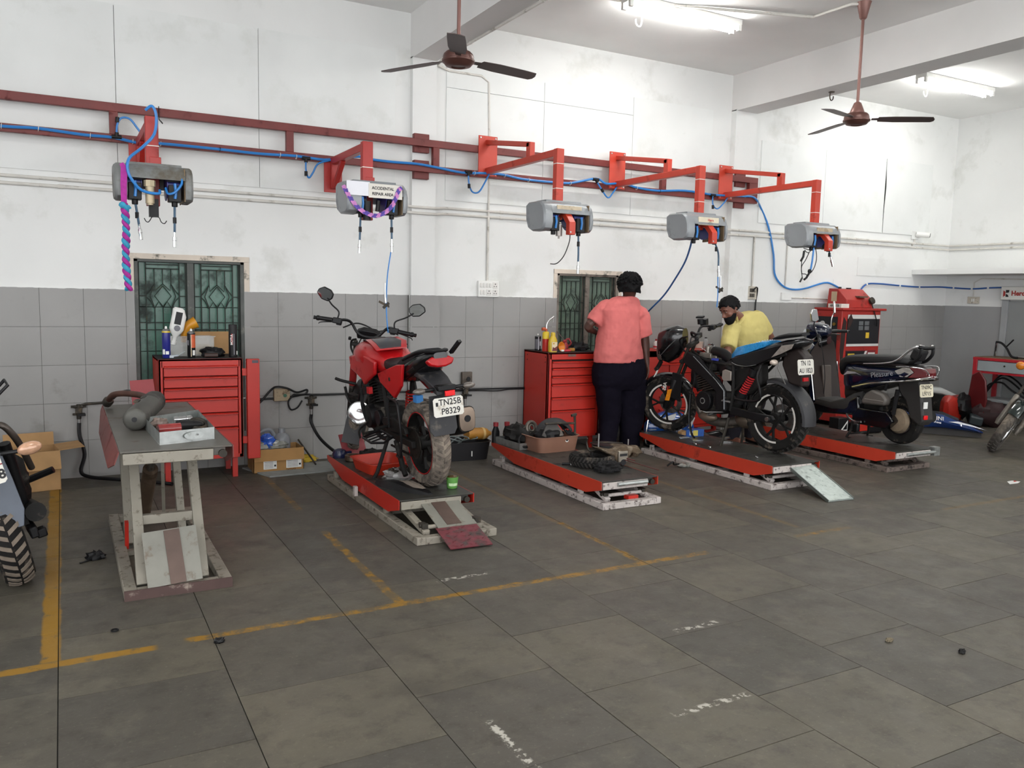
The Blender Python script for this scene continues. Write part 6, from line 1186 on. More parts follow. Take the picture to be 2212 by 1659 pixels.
# ---------------------------------------------------------------- man in pink, seen from behind
t = thing('person', 'person in a salmon pink shirt and dark trousers standing with back to the camera', 'person', (4.97, 6.75, 0)); o = -t.location
q = lambda px, py, Y: at(px, py, Y=Y)+o
Z = lambda x, y, z: V((x, y, z))
hc = q(1360, 618, 6.75)
b, m = head(t, hc, rad(48), rad(8), 0, SKIN, HAIR, sc=1.06)
nk = q(1357, 650, 6.77)
b.ring([esec(nk+Z(0, .01, -.08), .075, .07), esec(nk+Z(.0, .0, -.02), .06, .062), esec(nk+Z(.01, .01, .05), .055, .06), esec(hc+Z(.01, .01, -.02), .05, .055)])
xc = .5*(q(1290, 800, 6.75).x+q(1386, 800, 6.75).x)
b.ring([esec(Z(xc, .0, z), rx, ry, e=2.2) for z, rx, ry in ((.84, .19, .13), (.95, .18, .12), (1.1, .16, .1), (1.3, .16, .09), (1.42, .14, .08), (1.47, .07, .06))])
lsh, lel, lwr = q(1304, 668, 6.78), q(1272, 704, 6.82), q(1300, 724, 7.02)
rsh, rel, rwr = q(1389, 682, 6.74), q(1394, 745, 6.72), q(1398, 787, 6.68)
b.tube(spl([lsh, (lsh+lel)/2, lel+Z(-.01, 0, -.01), (lel+lwr)/2+Z(0, 0, -.01), lwr], 3), [.06, .055, .05, .046, .044, .043, .042, .038, .034, .03, .027, .026, .025], 12)
b.tube(spl([rsh, (rsh+rel)/2, rel, (rel+rwr)/2, rwr], 3), [.06, .057, .054, .05, .047, .046, .045, .043, .04, .036, .032, .028, .026], 12)
hand(b, lwr, lwr-lel, (0, 0, -1), .45, 1); hand(b, rwr+Z(0, 0, -.01), Z(.01, .01, -1), (-1, .2, 0), .35, -1)
lft, rft = q(1311, 964, 6.72), q(1360, 966, 6.74)
for s, f in ((-1, lft), (1, rft)):
    b.tube([Z(xc+s*.1, 0, .86), Z(xc+s*.11, .02, .48), V((f.x, f.y, .1))], [.1, .06, .042], 12); b.tube([V((f.x, f.y-.04, .05)), V((f.x, f.y+.1, .045)), V((f.x, f.y+.2, .03))], [.04, .042, .03], 10)
remesh(b.go('body', SKIN, t), .007, 3)
haircap(m, .2, 3, -.07, .05, 1.15, 0, 1.15, 150).go('hair', HAIR, t); face_parts(t, m, EYEW, HAIR, LIPS)
SHIRT = M('salmon_cloth', '#cf6d6a', .85, var=.06, scale=10, bump=.1, bscale=200)
b = B(); tw = rad(8)
def ts(z, cx, rx, ry, cy=0): return esec(Z(cx, cy, z), rx, ry, (math.cos(tw), math.sin(tw), 0), (-math.sin(tw), math.cos(tw), 0), 28, 2.5)
cxs = lambda py: .5*(q(EDG[py][0], py, 6.75).x+q(EDG[py][1], py, 6.75).x)
EDG = {782: (1287, 1387), 760: (1287, 1384), 735: (1292, 1379), 710: (1297, 1377), 690: (1297, 1377), 670: (1297, 1380), 655: (1306, 1382), 645: (1322, 1378)}
rg = []
for py, k in ((782, .16), (760, .165), (735, .16), (710, .15), (690, .14), (670, .13), (655, .11), (645, .085)):
    xa, xb = q(EDG[py][0], py, 6.75), q(EDG[py][1], py, 6.75); rg.append(ts((xa.z+xb.z)/2, (xa.x+xb.x)/2, (xb.x-xa.x)/2*1.02, k))
n2 = q(1352, 640, 6.75); rg.append(ts(n2.z, n2.x, .075, .075)); b.ring(rg)
b.tube(spl([lsh+Z(.06, 0, .02), lsh+Z(.0, 0, .0), lsh*.45+lel*.55+Z(.02, 0, .01), lsh*.25+lel*.75+Z(.01, 0, -.01)], 4), [.085, .092, .09, .088, .085], 14); sl = q(1383, 668, 6.75)
b.tube(spl([rsh+Z(-.07, 0, .03), rsh+Z(-.01, 0, .0), rsh*.5+rel*.5+Z(-.01, 0, 0), rsh*.3+rel*.7], 4), [.08, .088, .085, .083, .08], 14)
remesh(b.go('shirt', SHIRT, t), .009, 3, .018, .09)
NAVYT = M('dark_navy_cloth', '#120f1a', .9, spec=.1, var=.15, scale=9, bump=.1, bscale=150)
b = B(); hl, hr = q(1286, 790, 6.75), q(1388, 790, 6.75); hx = (hl.x+hr.x)/2; hw = (hr.x-hl.x)/2
b.ring([esec(Z(hx, 0, z), hw*k, r_, e=2.6) for z, k, r_ in ((.93, .93, .15), (.85, 1.0, .165), (.76, 1.03, .165), (.68, .98, .15), (.62, .85, .12))])
for (xa, xb, f) in (((1290, 1339), (1297, 1336), lft), ((1341, 1392), (1340, 1387), rft)):
    up = (q(xa[0], 845, 6.75), q(xa[1], 845, 6.75)); md = (q(xb[0], 905, 6.75), q(xb[1], 905, 6.75)); 
    b.ring([esec((up[0]+up[1])/2+Z(0, 0, .12), (up[1]-up[0]).length/2, .13), esec((up[0]+up[1])/2, (up[1]-up[0]).length/2, .12), esec((md[0]+md[1])/2, (md[1]-md[0]).length/2, .1), esec(V((f.x, f.y+.01, .12)), .095, .1), esec(V((f.x, f.y+.01, .035)), .1, .11)])
remesh(b.go('trousers', NAVYT, t), .009, 3, .02, .1)
B().tube([lft.xy.to_3d()+Z(0, -.02, .03), lft.xy.to_3d()+Z(0, .2, .03)], .042, 10).go('shoe', BLACK, t); B().tube([rft.xy.to_3d()+Z(0, -.02, .03), rft.xy.to_3d()+Z(.04, .2, .03)], .042, 10).go('shoe', BLACK, t)
# ---------------------------------------------------------------- man in yellow, stooping behind the black motorcycle
YY = 6.45
t = thing('person', 'bearded person in a yellow polo shirt stooping behind the black motorcycle', 'person', (6.3, 6.5, 0)); o = -t.location
q = lambda px, py, Y=YY: at(px, py, Y=Y)+o
hc = q(1577, 668, 6.36)
b, m = head(t, hc, rad(-182), rad(28), rad(4), SKIN2, HAIR, sc=1.0)
shA, shB = q(1640, 690, 6.5), q(1580, 713, 6.38); ch = q(1610, 720, 6.46)
b.tube([hc+Z(.02, .03, -.03), q(1594, 685, 6.43), q(1607, 700, 6.48)], [.058, .06, .075], 14)
ela, wra = q(1667, 735, 6.5), q(1660, 772, 6.42); elb, wrb = q(1572, 758, 6.3), q(1573, 788, 6.22)
b.tube(spl([shA, (shA+ela)/2, ela, (ela+wra)/2, wra], 3), [.058, .055, .052, .05, .046, .044, .043, .042, .038, .035, .032, .028, .027], 12)
b.tube(spl([shB, (shB+elb)/2, elb, (elb+wrb)/2, wrb], 3), [.055, .052, .05, .048, .044, .042, .042, .04, .036, .033, .03, .027, .026], 12)
hand(b, wra, wra-ela, (-1, 0, 0), .5, 1, .17); hand(b, wrb, wrb-elb, (0, -.3, -1), .6, 1, .17)
hip = Z(.12, .0, .86)
b.ring([esec(ch+Z(0, 0, .1), .13, .09), esec(ch, .18, .12), esec(ch*.5+hip*.5, .165, .12), esec(hip, .17, .13), esec(hip-Z(0, 0, .1), .15, .12)])
for s in (-1, 1):
    f = Z(.1+s*.13, .02, 0); b.tube([hip+Z(s*.09, 0, -.05), Z(.11+s*.12, -.03, .47), f+Z(0, .04, .09)], [.095, .06, .042], 12); b.tube([f+Z(0, .06, .045), f+Z(0, -.1, .045), f+Z(0, -.17, .03)], [.04, .042, .028], 10)
remesh(b.go('body', SKIN2, t), .007, 3)
haircap(m, .14, 8, -.02, .07, 1.06, .2, 1, 40).go('hair', HAIR, t); face_parts(t, m, EYEW, HAIR, LIPS)
bd = B(); bd.ring([[m @ V((x0+x, y, z)) for x, y in [(rx*math.cos(a), ry*math.sin(a)) for a in [(-1.75+3.5*j/16) for j in range(17)]]]+[m @ V((x0-.006+x, y, z)) for x, y in [(rx*.9*math.cos(a), ry*.9*math.sin(a)) for a in [(1.75-3.5*j/16) for j in range(17)]]] for z, x0, rx, ry in ((-.03, .008, .078, .07), (-.06, .016, .086, .069), (-.09, .032, .074, .06), (-.115, .046, .058, .05), (-.135, .055, .036, .032))])
bd.tube([m @ V(p) for p in ((.082, -.03, -.07), (.098, -.015, -.056), (.104, 0, -.053), (.098, .015, -.056), (.082, .03, -.07))], .007, 6); bd.go('beard', HAIR, t)
B().ell(m @ V((.0, .088, -.03)), (.006, .006, .006)).go('ear_stud', CHROME, t)
YEL = M('yellow_cloth', '#c8ba74', .85, var=.06, scale=10, bump=.1, bscale=200)
b = B()
def sec2(l, r_, dy, ry, n=26): # left / right silhouette points
    c = (l+r_)/2; u = (r_-l); return esec(c+Z(0, dy, 0), u.length/2, ry, u, (0, 1, 0), n, 2.4)
b.ring([sec2(q(1596, 680), q(1618, 672), .0, .065), sec2(q(1586, 690), q(1636, 672), 0, .1), sec2(q(1578, 705), q(1650, 690), 0, .125), sec2(q(1578, 722), q(1654, 712), .0, .135), sec2(q(1584, 745), q(1656, 735), .02, .135), sec2(q(1592, 765), q(1656, 760), .03, .135), sec2(q(1598, 788), q(1655, 785), .04, .14)])
b.tube(spl([shA+Z(-.06, 0, .02), shA, shA*.6+ela*.4, shA*.35+ela*.65], 4), [.085, .085, .08, .076, .074], 14); b.tube(spl([shB+Z(.06, .02, .02), shB, shB*.5+elb*.5, shB*.12+elb*.88], 4), [.085, .09, .088, .085, .083], 14)
remesh(b.go('shirt', YEL, t), .009, 3, .018, .09)
B().tube([q(1590, 684, 6.37), q(1592, 694, 6.36), q(1588, 702, 6.34)], [.02, .025, .018], 8, flat=.5).tube([q(1608, 678, 6.42), q(1603, 690, 6.36), q(1594, 702, 6.33)], [.02, .025, .018], 8, flat=.5).go('collar', YEL, t)
b = B(); b.ring([esec(hip+Z(0, .02, z), rx, ry) for z, rx, ry in ((.06, .19, .15), (-.05, .2, .16), (-.18, .19, .14))])
for s in (-1, 1): b.ring([esec(hip+Z(s*.09, 0, -.06), .11, .13), esec(Z(.11+s*.12, -.03, .47), .085, .095), esec(Z(.1+s*.13, .06, .06), .07, .085)])
remesh(b.go('trousers', M('dark_grey_cloth', '#26252b', .9, spec=.1, var=.15), t), .01, 3, .02, .1)
for s in (-1, 1): B().tube([Z(.1+s*.13, .07, .03), Z(.1+s*.13, -.16, .03)], .04, 10, flat=.7).go('shoe', BLACK, t)
# ================================================================ loose things
def T(nm, lab, cat, loc, rz=0, group=None): return thing(nm, lab, cat, loc, (0, 0, rz), group)
TOP = .99
UPZ = Mx(((0, 1, 0, 0), (0, 0, 1, 0), (1, 0, 0, 0), (0, 0, 0, 1)))   # section axis x becomes z
def spray(lab, loc, r, h, body, bands=(), cap=None, nozzle=True, ring='silver'):
    t = T('spray_can', lab, 'can', loc)
    hb = h*(.86 if cap is None else .72)
    B().lathe([(r*.9, 0), (r, .004), (r, hb*.96), (r*.97, hb)], n=24).go('can_body', body, t)
    for z0, z1, mm in bands: B().lathe([(r+.0006, hb*z0), (r+.0006, hb*z1)], n=24, cap=False).go('label_band', mm, t)
    if cap: B().lathe([(r*.98, hb), (r*.98, h*.99), (r*.9, h)], n=24).go('cap', cap, t)
    else:
        B().lathe([(r*1.02, hb*.985), (r*1.02, hb*1.0), (r*.6, hb*1.06), (r*.5, hb*1.07)], n=24).go('shoulder', STEEL, t)
        B().lathe([(r*.3, hb*1.06), (r*.3, hb*1.12), (r*.18, hb*1.165)], n=12).go('nozzle', WHITE, t)
    return t
def wrapc(t, r, z0, z1, a0, a1, m, nm='label_panel', k=8):
    b = B(); b.ring([[V(((r+e)*math.cos(a), (r+e)*math.sin(a), z)) for z, e in ((z0, .0003), (z1, .0003), (z1, .0012), (z0, .0012))] for a in [rad(a0+(a1-a0)*i/k) for i in range(k+1)]]); return b.go(nm, m, t)
BLUL = M('can_blue', '#22277c', .3, var=.06); YELL = M('label_yellow', '#d8bb2a', .4); ORAN = M('label_orange', '#c95c33', .4, var=.2, scale=25); LBG = M('label_grey', '#6b6a70', .4, var=.1)
# --- on the cabinet by the dark window
t = spray('tall blue spray can with a yellow shoulder at the cabinet corner', (.71, 7.0, TOP), .031, .25, BLUL, ((.93, .985, YELL),))
wrapc(t, .031, .03, .07, -150, -115, WHITE); wrapc(t, .031, .03, .055, -105, -60, WHITE); text('SILVER', .018, WHITE, (0, -.0325, .19), (1, 0, 0), (0, 0, 1), t) if False else None
t = spray('silver topped spray can with an orange and black label on the same cabinet', (.895, 7.0, TOP), .031, .23, BLACK); wrapc(t, .031, .08, .185, -95, -25, ORAN); wrapc(t, .031, .02, .06, -80, -40, WHITE); wrapc(t, .031, .01, .185, -104, -95, M('label_cream', '#d9c9a8', .5)); wrapc(t, .031, .1, .14, -170, -130, LBG)
t = spray('tall black aerosol can with a black cap at the right end of the same cabinet', (1.215, 7.0, TOP), .034, .265, BLACK, cap=M('matt_black_cap', '#1b1b1d', .6)); wrapc(t, .034, .1, .19, -120, -102, M('label_red', '#b5342c', .6)); wrapc(t, .034, .02, .19, -92, -78, LBG); wrapc(t, .034, .02, .05, -50, -20, WHITE)
text('MOTUL', .026, WHITE, (-.0155, -.0325, .143), (0, 0, 1), (-1, .45, 0), t, bold=.0006)
CLR = M('clear_plastic', '#cfd0cc', .12, var=.05, alpha=.32, coat=.3)
t = T('plastic_box', 'clear plastic storage box behind the spray cans by the dark window', 'box', (.9, 7.24, TOP))
for a, b_ in (((-.17, -.1, 0), (.19, .1, .004)), ((-.17, -.1, 0), (-.166, .1, .16)), ((.186, -.1, 0), (.19, .1, .16)), ((-.17, .096, 0), (.19, .1, .16)), ((-.17, -.1, 0), (.19, -.096, .16)), ((-.18, -.11, .155), (.2, -.096, .163))): B().box(a, b_).go('side', CLR, t)
t = T('oil_bottle', 'white oil bottle propped upside down over the clear plastic box', 'bottle', (.79, 7.14, 1.15)); k = Mx.Rotation(rad(12), 4, 'Y')
b = secs(B(), [(-.04, 0, .014, .014), (.0, 0, .016, .016), (.03, 0, .03, .04), (.06, 0, .035, .055), (.17, .0, .035, .055), (.22, .012, .034, .045), (.235, .015, .02, .03)], 16, 3); X(b, k @ Mx.Rotation(-PI/2, 4, 'Y')).go('bottle_body', WHITE, t); X(B().box((-.03, -.037, .1), (.02, -.035, .2)), k).go('label_panel', INK, t); X(B().cyl((.0, -.034, .07), (.0, -.037, .07), .024), k).go('label_panel', LBG, t); X(B().cyl((0, 0, -.065), (0, 0, -.035), .02), k).go('cap', WHITE, t)
t = T('funnel_spout', 'curved mustard yellow spout standing behind the white upturned bottle', 'funnel', (.86, 7.2, 1.1)); B().tube(spl([(0, 0, 0), (.01, 0, .07), (.04, 0, .13), (.1, 0, .165)], 6), [.018, .05], 14).go('spout', M('mustard_plastic', '#c98a1e', .35), t)
t = T('cardboard_sheet', 'folded brown cardboard sheet leaning against the dark window', 'cardboard', (1.12, 7.34, TOP)); B().cb((0, .015, .095), (.36, .006, .19), (-6, 0, 0)).go('sheet', CARD, t); B().cb((-.1, .0, .075), (.13, .01, .15), (-5, 0, 0)).go('sheet', M('pale_card', '#b09a78', .85), t)
t = T('rag', 'black oily rag heaped on the cabinet between the spray cans', 'rag', (1.06, 7.05, TOP)); B().lump((0, 0, .03), (.085, .06, .045), .4, 3, 2, flatz=-.03).go('cloth', BLACK, t)
t = T('tape_roll', 'small brown and black roll lying under the rag on the cabinet', 'tape', (1.05, 6.97, TOP)); B().cyl((-.06, 0, .018), (.04, 0, .018), .018).go('roll', M('brown_roll', '#3c2b26', .5), t)
t = T('syringe', 'small clear plastic syringe lying beside the blue spray can', 'syringe', (.775, 6.99, TOP)); B().cyl((-.03, 0, .012), (.02, 0, .02), .009).cyl((.02, 0, .02), (.07, 0, .05), .003).cb((-.03, 0, .012), (.03, .03, .02)).go('barrel', M('cloudy_plastic', '#a6adb3', .3, .2), t)
# --- on the cabinet beside the man in pink
t = spray('grey and black spray can beside the red and yellow blow torch', (4.195, 7.17, TOP), .031, .17, LBG, ((.8, .97, BLACK), (.0, .12, BLACK))); wrapc(t, .031, .01, .14, -112, -100, M('white_paper', '#e3e4ea', .7)); wrapc(t, .031, .05, .095, -85, -40, M('white_paper', '#e3e4ea', .7))
t = T('blow_torch', 'blow torch with curved chrome nozzle on a red and yellow gas can', 'torch', (4.215, 7.05, TOP)); B().lathe([(.033, 0), (.034, .004), (.034, .125)], n=22).go('can_body', RED, t); B().lathe([(.0345, .125), (.0345, .185), (.026, .195), (.012, .2)], n=22).go('yellow_top', YELL, t); B().cyl((0, 0, .2), (.005, 0, .225), .012).cyl((-.045, 0, .222), (-.01, 0, .222), .016).go('valve', M('orange_knob', '#b4512e', .5), t)
B().tube(spl([(.005, 0, .22), (.008, 0, .27), (.03, 0, .31), (.07, 0, .335), (.085, 0, .35)], 5), [.008, .01], 9).go('nozzle', CHROME, t); B().tube([(.075, 0, .33), (.078, 0, .29)], .005, 6).go('igniter', CHROME, t)
t = T('oil_bottle', 'yellow oil bottle with a picture label at the front of the cabinet', 'bottle', (4.24, 6.955, TOP))
X(secs(B(), [(0, 0, .044, .028), (.02, 0, .046, .03), (.09, 0, .046, .03), (.12, 0, .042, .028), (.15, -.0, .026, .022), (.16, 0, .02, .02), (.17, 0, .022, .022), (.188, 0, .02, .02), (.195, 0, .012, .012)], 18, 3), UPZ).go('bottle_body', M('yellow_bottle', '#cdae2e', .35, var=.1), t)
B().box((-.028, -.032, .01), (.034, -.03, .1)).go('label_panel', M('label_cream', '#d9c9a8', .5), t); B().prism([(-.03, .0), (.03, .0), (.03, .05), (.0, .03), (-.02, .04)], (.003, -.0325, .012), (1, 0, 0), (0, 0, 1), .002).go('label_picture', M('label_maroon', '#6b2a24', .5, var=.4, scale=60), t, smooth=False); B().cyl((-.008, -.032, .085), (-.008, -.034, .085), .008).go('label_mark', M('label_gold', '#c49526', .5), t)
t = T('funnel', 'orange plastic funnel lying on its side on the cabinet', 'funnel', (4.345, 6.99, TOP)); B().lathe([(.012, -.07), (.014, -.03), (.045, .0), (.05, .012), (.046, .012), (.042, .002), (.012, -.03)], (.0, -.02, .05), (.35, -1, .15), 24).go('cone', M('orange_plastic', '#cf7a22', .35), t)
t = T('oil_can', 'red pump oil can with a long thin spout on the cabinet', 'oil can', (4.47, 7.1, TOP)); B().lathe([(.038, 0), (.038, .06), (.028, .075), (.02, .09), (.03, .095), (.012, .11)], n=20).go('can_body', M('dark_red_paint', '#8e1f24', .4), t); B().tube([(0, 0, .1), (-.1, 0, .2)], [.007, .003], 8).go('spout', CHROME, t); B().tube(spl([(0, 0, .1), (.04, 0, .12), (.07, -.01, .08), (.05, 0, .05)], 4), .008, 7).tube([(.03, 0, .11), (.06, 0, .13)], .004, 6).go('handle', M('dark_red_paint', '#8e1f24', .4), t)
t = T('glue_tube', 'small red and white tube lying at the cabinet front edge', 'tube', (4.4, 6.955, TOP)); B().cyl((-.06, 0, .012), (-.03, 0, .012), .01).cyl((-.075, 0, .012), (-.06, 0, .012), .004).go('cap', WHITE, t); B().cyl((-.03, 0, .012), (.045, 0, .012), .012).go('tube_body', M('tube_red', '#b3323a', .4), t); B().cyl((.05, .03, .018), (.11, .03, .018), .018).go('brown_cork', M('cork', '#a5742f', .8, var=.2), t)
t = T('rag', 'black rag draped on the cabinet under the second window', 'rag', (4.64, 7.15, TOP)); B().lump((0, 0, .02), (.13, .1, .07), .4, 2.5, 6, flatz=-.02).go('cloth', BLACK, t)
# --- on the cabinet behind the black motorcycle
cx = lambda px, y=7.2: at(px, 750, Y=y).x
t = T('bottle', 'white bottle with a red cap on the cabinet behind the black motorcycle', 'bottle', (cx(1418), 7.2, TOP)); B().lathe([(.033, 0), (.036, .01), (.036, .055), (.03, .07), (.015, .085)], n=20).go('bottle_body', WHITE, t); B().lathe([(.0365, .012), (.0365, .03)], n=20, cap=False).go('label_band', M('tube_red', '#b3323a', .4), t); B().cyl((0, 0, .085), (0, 0, .105), .017).go('cap', M('cap_maroon', '#8a232a', .4), t)
t = T('carton', 'small maroon carton beside the white bottle with the red cap', 'box', (cx(1436), 7.25, TOP)); B().box((-.05, -.03, 0), (.05, .03, .05)).go('carton_body', M('carton_maroon', '#6d1d22', .6), t, bevel=.002)
t = T('water_bottle', 'clear water bottle with a dark cap left of the yellow shirt', 'bottle', (cx(1524), 7.2, TOP)); B().lathe([(.028, 0), (.03, .01), (.027, .03), (.03, .045), (.027, .06), (.03, .075), (.026, .09), (.012, .108)], n=18).go('bottle_body', M('water_clear', '#b9c0c3', .08, var=.1, alpha=.55, coat=.5), t); B().cyl((0, 0, .108), (0, 0, .12), .014).go('cap', INK, t)
t = T('white_cup', 'dirty white plastic tub beside the clear water bottle', 'tub', (cx(1512), 7.22, TOP)); B().lathe([(.04, 0), (.05, .07), (.047, .07), (.037, .005)], n=20).go('tub_body', M('stained_white', '#c9c2b6', .5, var=.15), t)
# --- on the raised lift
Z1 = .772
t = T('muffler', 'long grey muffler with a bent rusty header pipe lying on the raised lift', 'muffler', (.4, 5.05, Z1)); a = at(291, 906, Z=Z1+.062)-t.location; c = at(334, 866, Z=Z1+.085)-t.location; d = (c-a).normalized(); LM = (c-a).length/.43
B().tube([a-d*.008, a, a+d*.006, a+d*.42*LM, a+d*.46*LM, a+d*.5*LM], [.045, .058, .062, .064, .055, .02], 24).go('silencer', M('grey_silencer', '#55544f', .5, .4, var=.2, scale=7, dirt='#2d2a28', damt=.2), t); B().tube([a-d*.012, a-d*.008], .014, 12).go('outlet', INK, t); B().tube([a+d*.2+V((-.03, 0, .062)), a+d*.26+V((-.03, 0, .062))], .016, 6, flat=.5).tube([a+d*.33+V((-.02, 0, .06)), a+d*.4+V((-.02, 0, .06))], .014, 6, flat=.5).go('bracket', GREYIRON, t)
pe = [at(x, y, Z=z)-t.location for x, y, z in ((325, 862, Z1+.1), (300, 853, Z1+.11), (265, 850, Z1+.11), (243, 854, Z1+.09), (233, 868, Z1+.04))]
B().tube(spl([a+d*.48*LM]+pe, 6), .019, 10).go('header_pipe', M('rusty_pipe', '#553a31', .6, .4, var=.25, scale=14), t); e = pe[-1]; dd = (pe[-1]-pe[-2]).normalized(); B().tube([e-dd*.03, e-dd*.015, e+dd*.02, e+dd*.022], [.022, .032, .03, .022], 12).go('flange', GREYIRON, t)
t = T('parts_tray', 'square galvanised tray holding small engine parts on the raised lift', 'tray', (.53, 4.62, Z1), -3); o = -t.location
cs = [V(v) for v in ((-.125, -.27, 0), (.155, -.22, 0), (.12, .28, 0), (-.165, .25, 0))]
p4 = [at(x, y, Z=Z1)-t.location for x, y in ((352, 961), (467, 947), (418, 908), (308, 927))]
B().add(p4, [(0, 1, 2, 3)]).go('tray_floor', GALV, t).modifiers.new('thick', 'SOLIDIFY').thickness = .003
for i in range(4):
    u, v = p4[i], p4[(i+1) % 4]; B().ring([[u, v, v+V((0, 0, .062)), u+V((0, 0, .062))], [u+V((0, .003, 0)), v+V((0, .003, 0)), v+V((0, .003, .062)), u+V((0, .003, .062))]]).go('tray_side', GALV, t, smooth=False)
mid = (p4[0]+p4[1])/2+V((.03, -.0, .032)); B().prism([(.05*math.cos(a)*(1 if abs(math.cos(a)) < .6 else 1), .02*math.sin(a)) for a in [2*PI*j/20 for j in range(20)]], mid+V((0, -.003, 0)), p4[1]-p4[0], (0, 0, 1), .004).go('handle_plate', GALV, t, smooth=False)
for s in (-1, 1): B().cyl(mid+V((s*.018, -.005, .004)), mid+V((s*.018, -.009, .004)), .005, n=8).go('rivet', CHROME, t)
tl = t.location; ctr = (p4[0]+p4[1]+p4[2]+p4[3])/4+tl
t = T('parts_pack', 'red and clear plastic pack lying in the galvanised tray', 'packet', ctr+V((-.06, -.12, .03))); B().cyl((-.055, 0, .012), (.055, .015, .012), .028, n=12).go('pack', M('red_pack', '#8e3230', .2, var=.3, scale=18, coat=.5), t)
t = T('plastic_bag', 'crumpled clear bag lying in the galvanised tray', 'bag', ctr+V((-.09, .08, .02))); B().lump((0, 0, .02), (.045, .05, .03), .4, 3, 8).go('film', M('brown_film', '#7b6a61', .2, var=.4, scale=20, coat=.6), t)
t = T('steel_bush', 'shiny steel sleeve lying in the galvanised tray', 'sleeve', ctr+V((.03, .1, .025))); B().cyl((-.045, 0, .03), (.045, .01, .03), .018).cyl((.02, 0, .03), (.045, .01, .03), .021).go('sleeve', CHROME, t)
t = T('rubber_boot', 'black rubber boot lying in the galvanised tray', 'boot', ctr+V((.045, -.02, .02))); B().tube([(-.06, 0, .02), (0, 0, .022), (.05, 0, .02), (.07, 0, .02)], [.028, .026, .022, .012], 12).go('boot', BLACK, t)
t = T('bearing', 'black ringed bearing lying in the galvanised tray', 'bearing', ctr+V((.1, -.0, .02))); B().torus((0, 0, .02), .042, .014, (.2, -.5, 1)).torus((0, 0, .025), .022, .008, (.2, -.5, 1)).go('ring', GREYIRON, t)
# --- air valves and black pipes on the tiled wall
def valve(lab, p, turn=0):
    t = T('air_valve', lab, 'valve', p)
    B().cyl((0, -.02, -.07), (0, -.02, .05), .017, n=12).cyl((-.035, -.02, .03), (.035, -.02, .03), .012).cb((0, -.02, 0), (.05, .045, .045)).cyl((-.045, -.02, -.03), (.045, -.02, -.03), .009).cyl((0, -.02, -.03), (0, -.065, -.03), .012).go('valve_body', GREYIRON, t, bevel=.004); B().cb((.02, -.07, -.03), (.055, .012, .018)).go('lever', BLACK, t)
    for s in (-1, 1): B().cb((s*.04, -.004, .03), (.03, .008, .02)).go('clamp', GREYIRON, t)
    B().cyl((0, -.02, -.14), (0, -.02, -.07), .011).go('hose_nipple', STEEL, t); return t
v1 = valve('greasy air valve on the tiles left of the raised lift', at(170, 886, Y=WY-.012)); b = v1.location
hs = [b+V((0, -.02, -.1)), b+V((0, -.03, -.2)), b+V((.03, -.05, -.35)), b+V((.0, -.07, -.48)), b+V((.05, -.12, b.z*-1+.03+0)), b+V((.2, -.25, .025-b.z)), b+V((.42, -.4, .02-b.z)), b+V((.62, -.6, .02-b.z))]
B().tube([p-b for p in spl(hs, 6)], .0145, 8).go('hose', BLACK, v1); B().tube([(.0, -.02, .035), (.05, -.02, .05), (.18, -.02, .055)], .01, 8).cyl((.18, -.02, .055), (.22, -.02, .057), .015).go('side_pipe', GREYIRON, v1); B().tube(spl([(.22, -.02, .057), (.3, -.3, .17), (.34, -.8, .23), (.35, -1.3, .24)], 6), .009, 7).go('hose', BLACK, v1)
v2 = valve('greasy air valve on the tiles behind the red motorcycle, hose curving to its lift', at(671, 866, Y=WY-.012)); b = v2.location
B().tube(spl([(0, -.02, -.12), (.0, -.03, -.2), (.05, -.15, -.33), (.13, -.4, -.42), (.2, -.65, -.43)], 7), .0145, 8).go('hose', BLACK, v2)
v3 = valve('dark air valve on the tiles just right of the red motorcycle plate', at(1003, 846, Y=WY-.012))
t = T('junction_box', 'dirty cream junction box with a green button on the grey tiles', 'box', at(607, 852, Y=WY-.01)); B().box((-.07, -.045, -.055), (.07, 0, .055)).go('box_body', M('stained_cream', '#9a8a70', .6, var=.2, scale=15, dirt='#4c3a2c', damt=.35, dscale=16), t, bevel=.005); B().cyl((.025, -.045, -.005), (.025, -.052, -.005), .016).go('green_button', M('button_green', '#2f5b47', .4), t)
B().tube(spl([(-.3, -.02, -.08), (-.2, -.02, -.07), (-.1, -.03, .04), (-.05, -.05, .075), (.04, -.06, .06), (.13, -.05, .02), (.22, -.05, .04), (.2, -.05, .0), (.1, -.05, .0)], 6), .009, 7).tube(spl([(.1, -.05, .0), (.05, -.06, -.06), (.07, -.06, -.13), (.13, -.05, -.12), (.18, -.03, -.06)], 6), .008, 7).go('cable', BLACK, t)
t = T('junction_box', 'dark grimy junction box on the tiles above the red motorcycle plate', 'box', at(1006, 818, Y=WY-.01)); B().box((-.055, -.04, -.07), (.055, 0, .07)).go('box_body', M('stained_brown', '#5a5148', .6, var=.25, scale=15, dirt='#2c2622', damt=.35), t, bevel=.005); B().cyl((.01, -.04, .0), (.01, -.048, .0), .022).go('knob', BLACK, t)
t = T('air_pipe', 'black air pipe running along the tiles from the first cabinet to the middle one', 'pipe', (1.45, WY-.03, .6)); B().tube(spl([(0, 0, -.02), (.3, 0, -.01), (.45, 0, .01), (.6, 0, .0), (1.2, 0, .0), (1.4, -.03, 0), (1.46, -.075, 0), (1.75, -.075, 0), (1.85, 0, 0), (2.3, 0, -.005), (2.75, 0, -.01)], 3), .009, 7).tube(spl([(1.9, -.005, -.015), (2.2, -.005, -.02), (2.4, -.005, -.03), (2.55, -.005, -.018), (2.75, -.005, -.02)], 4), .006, 6).go('pipe_run', BLACK, t)
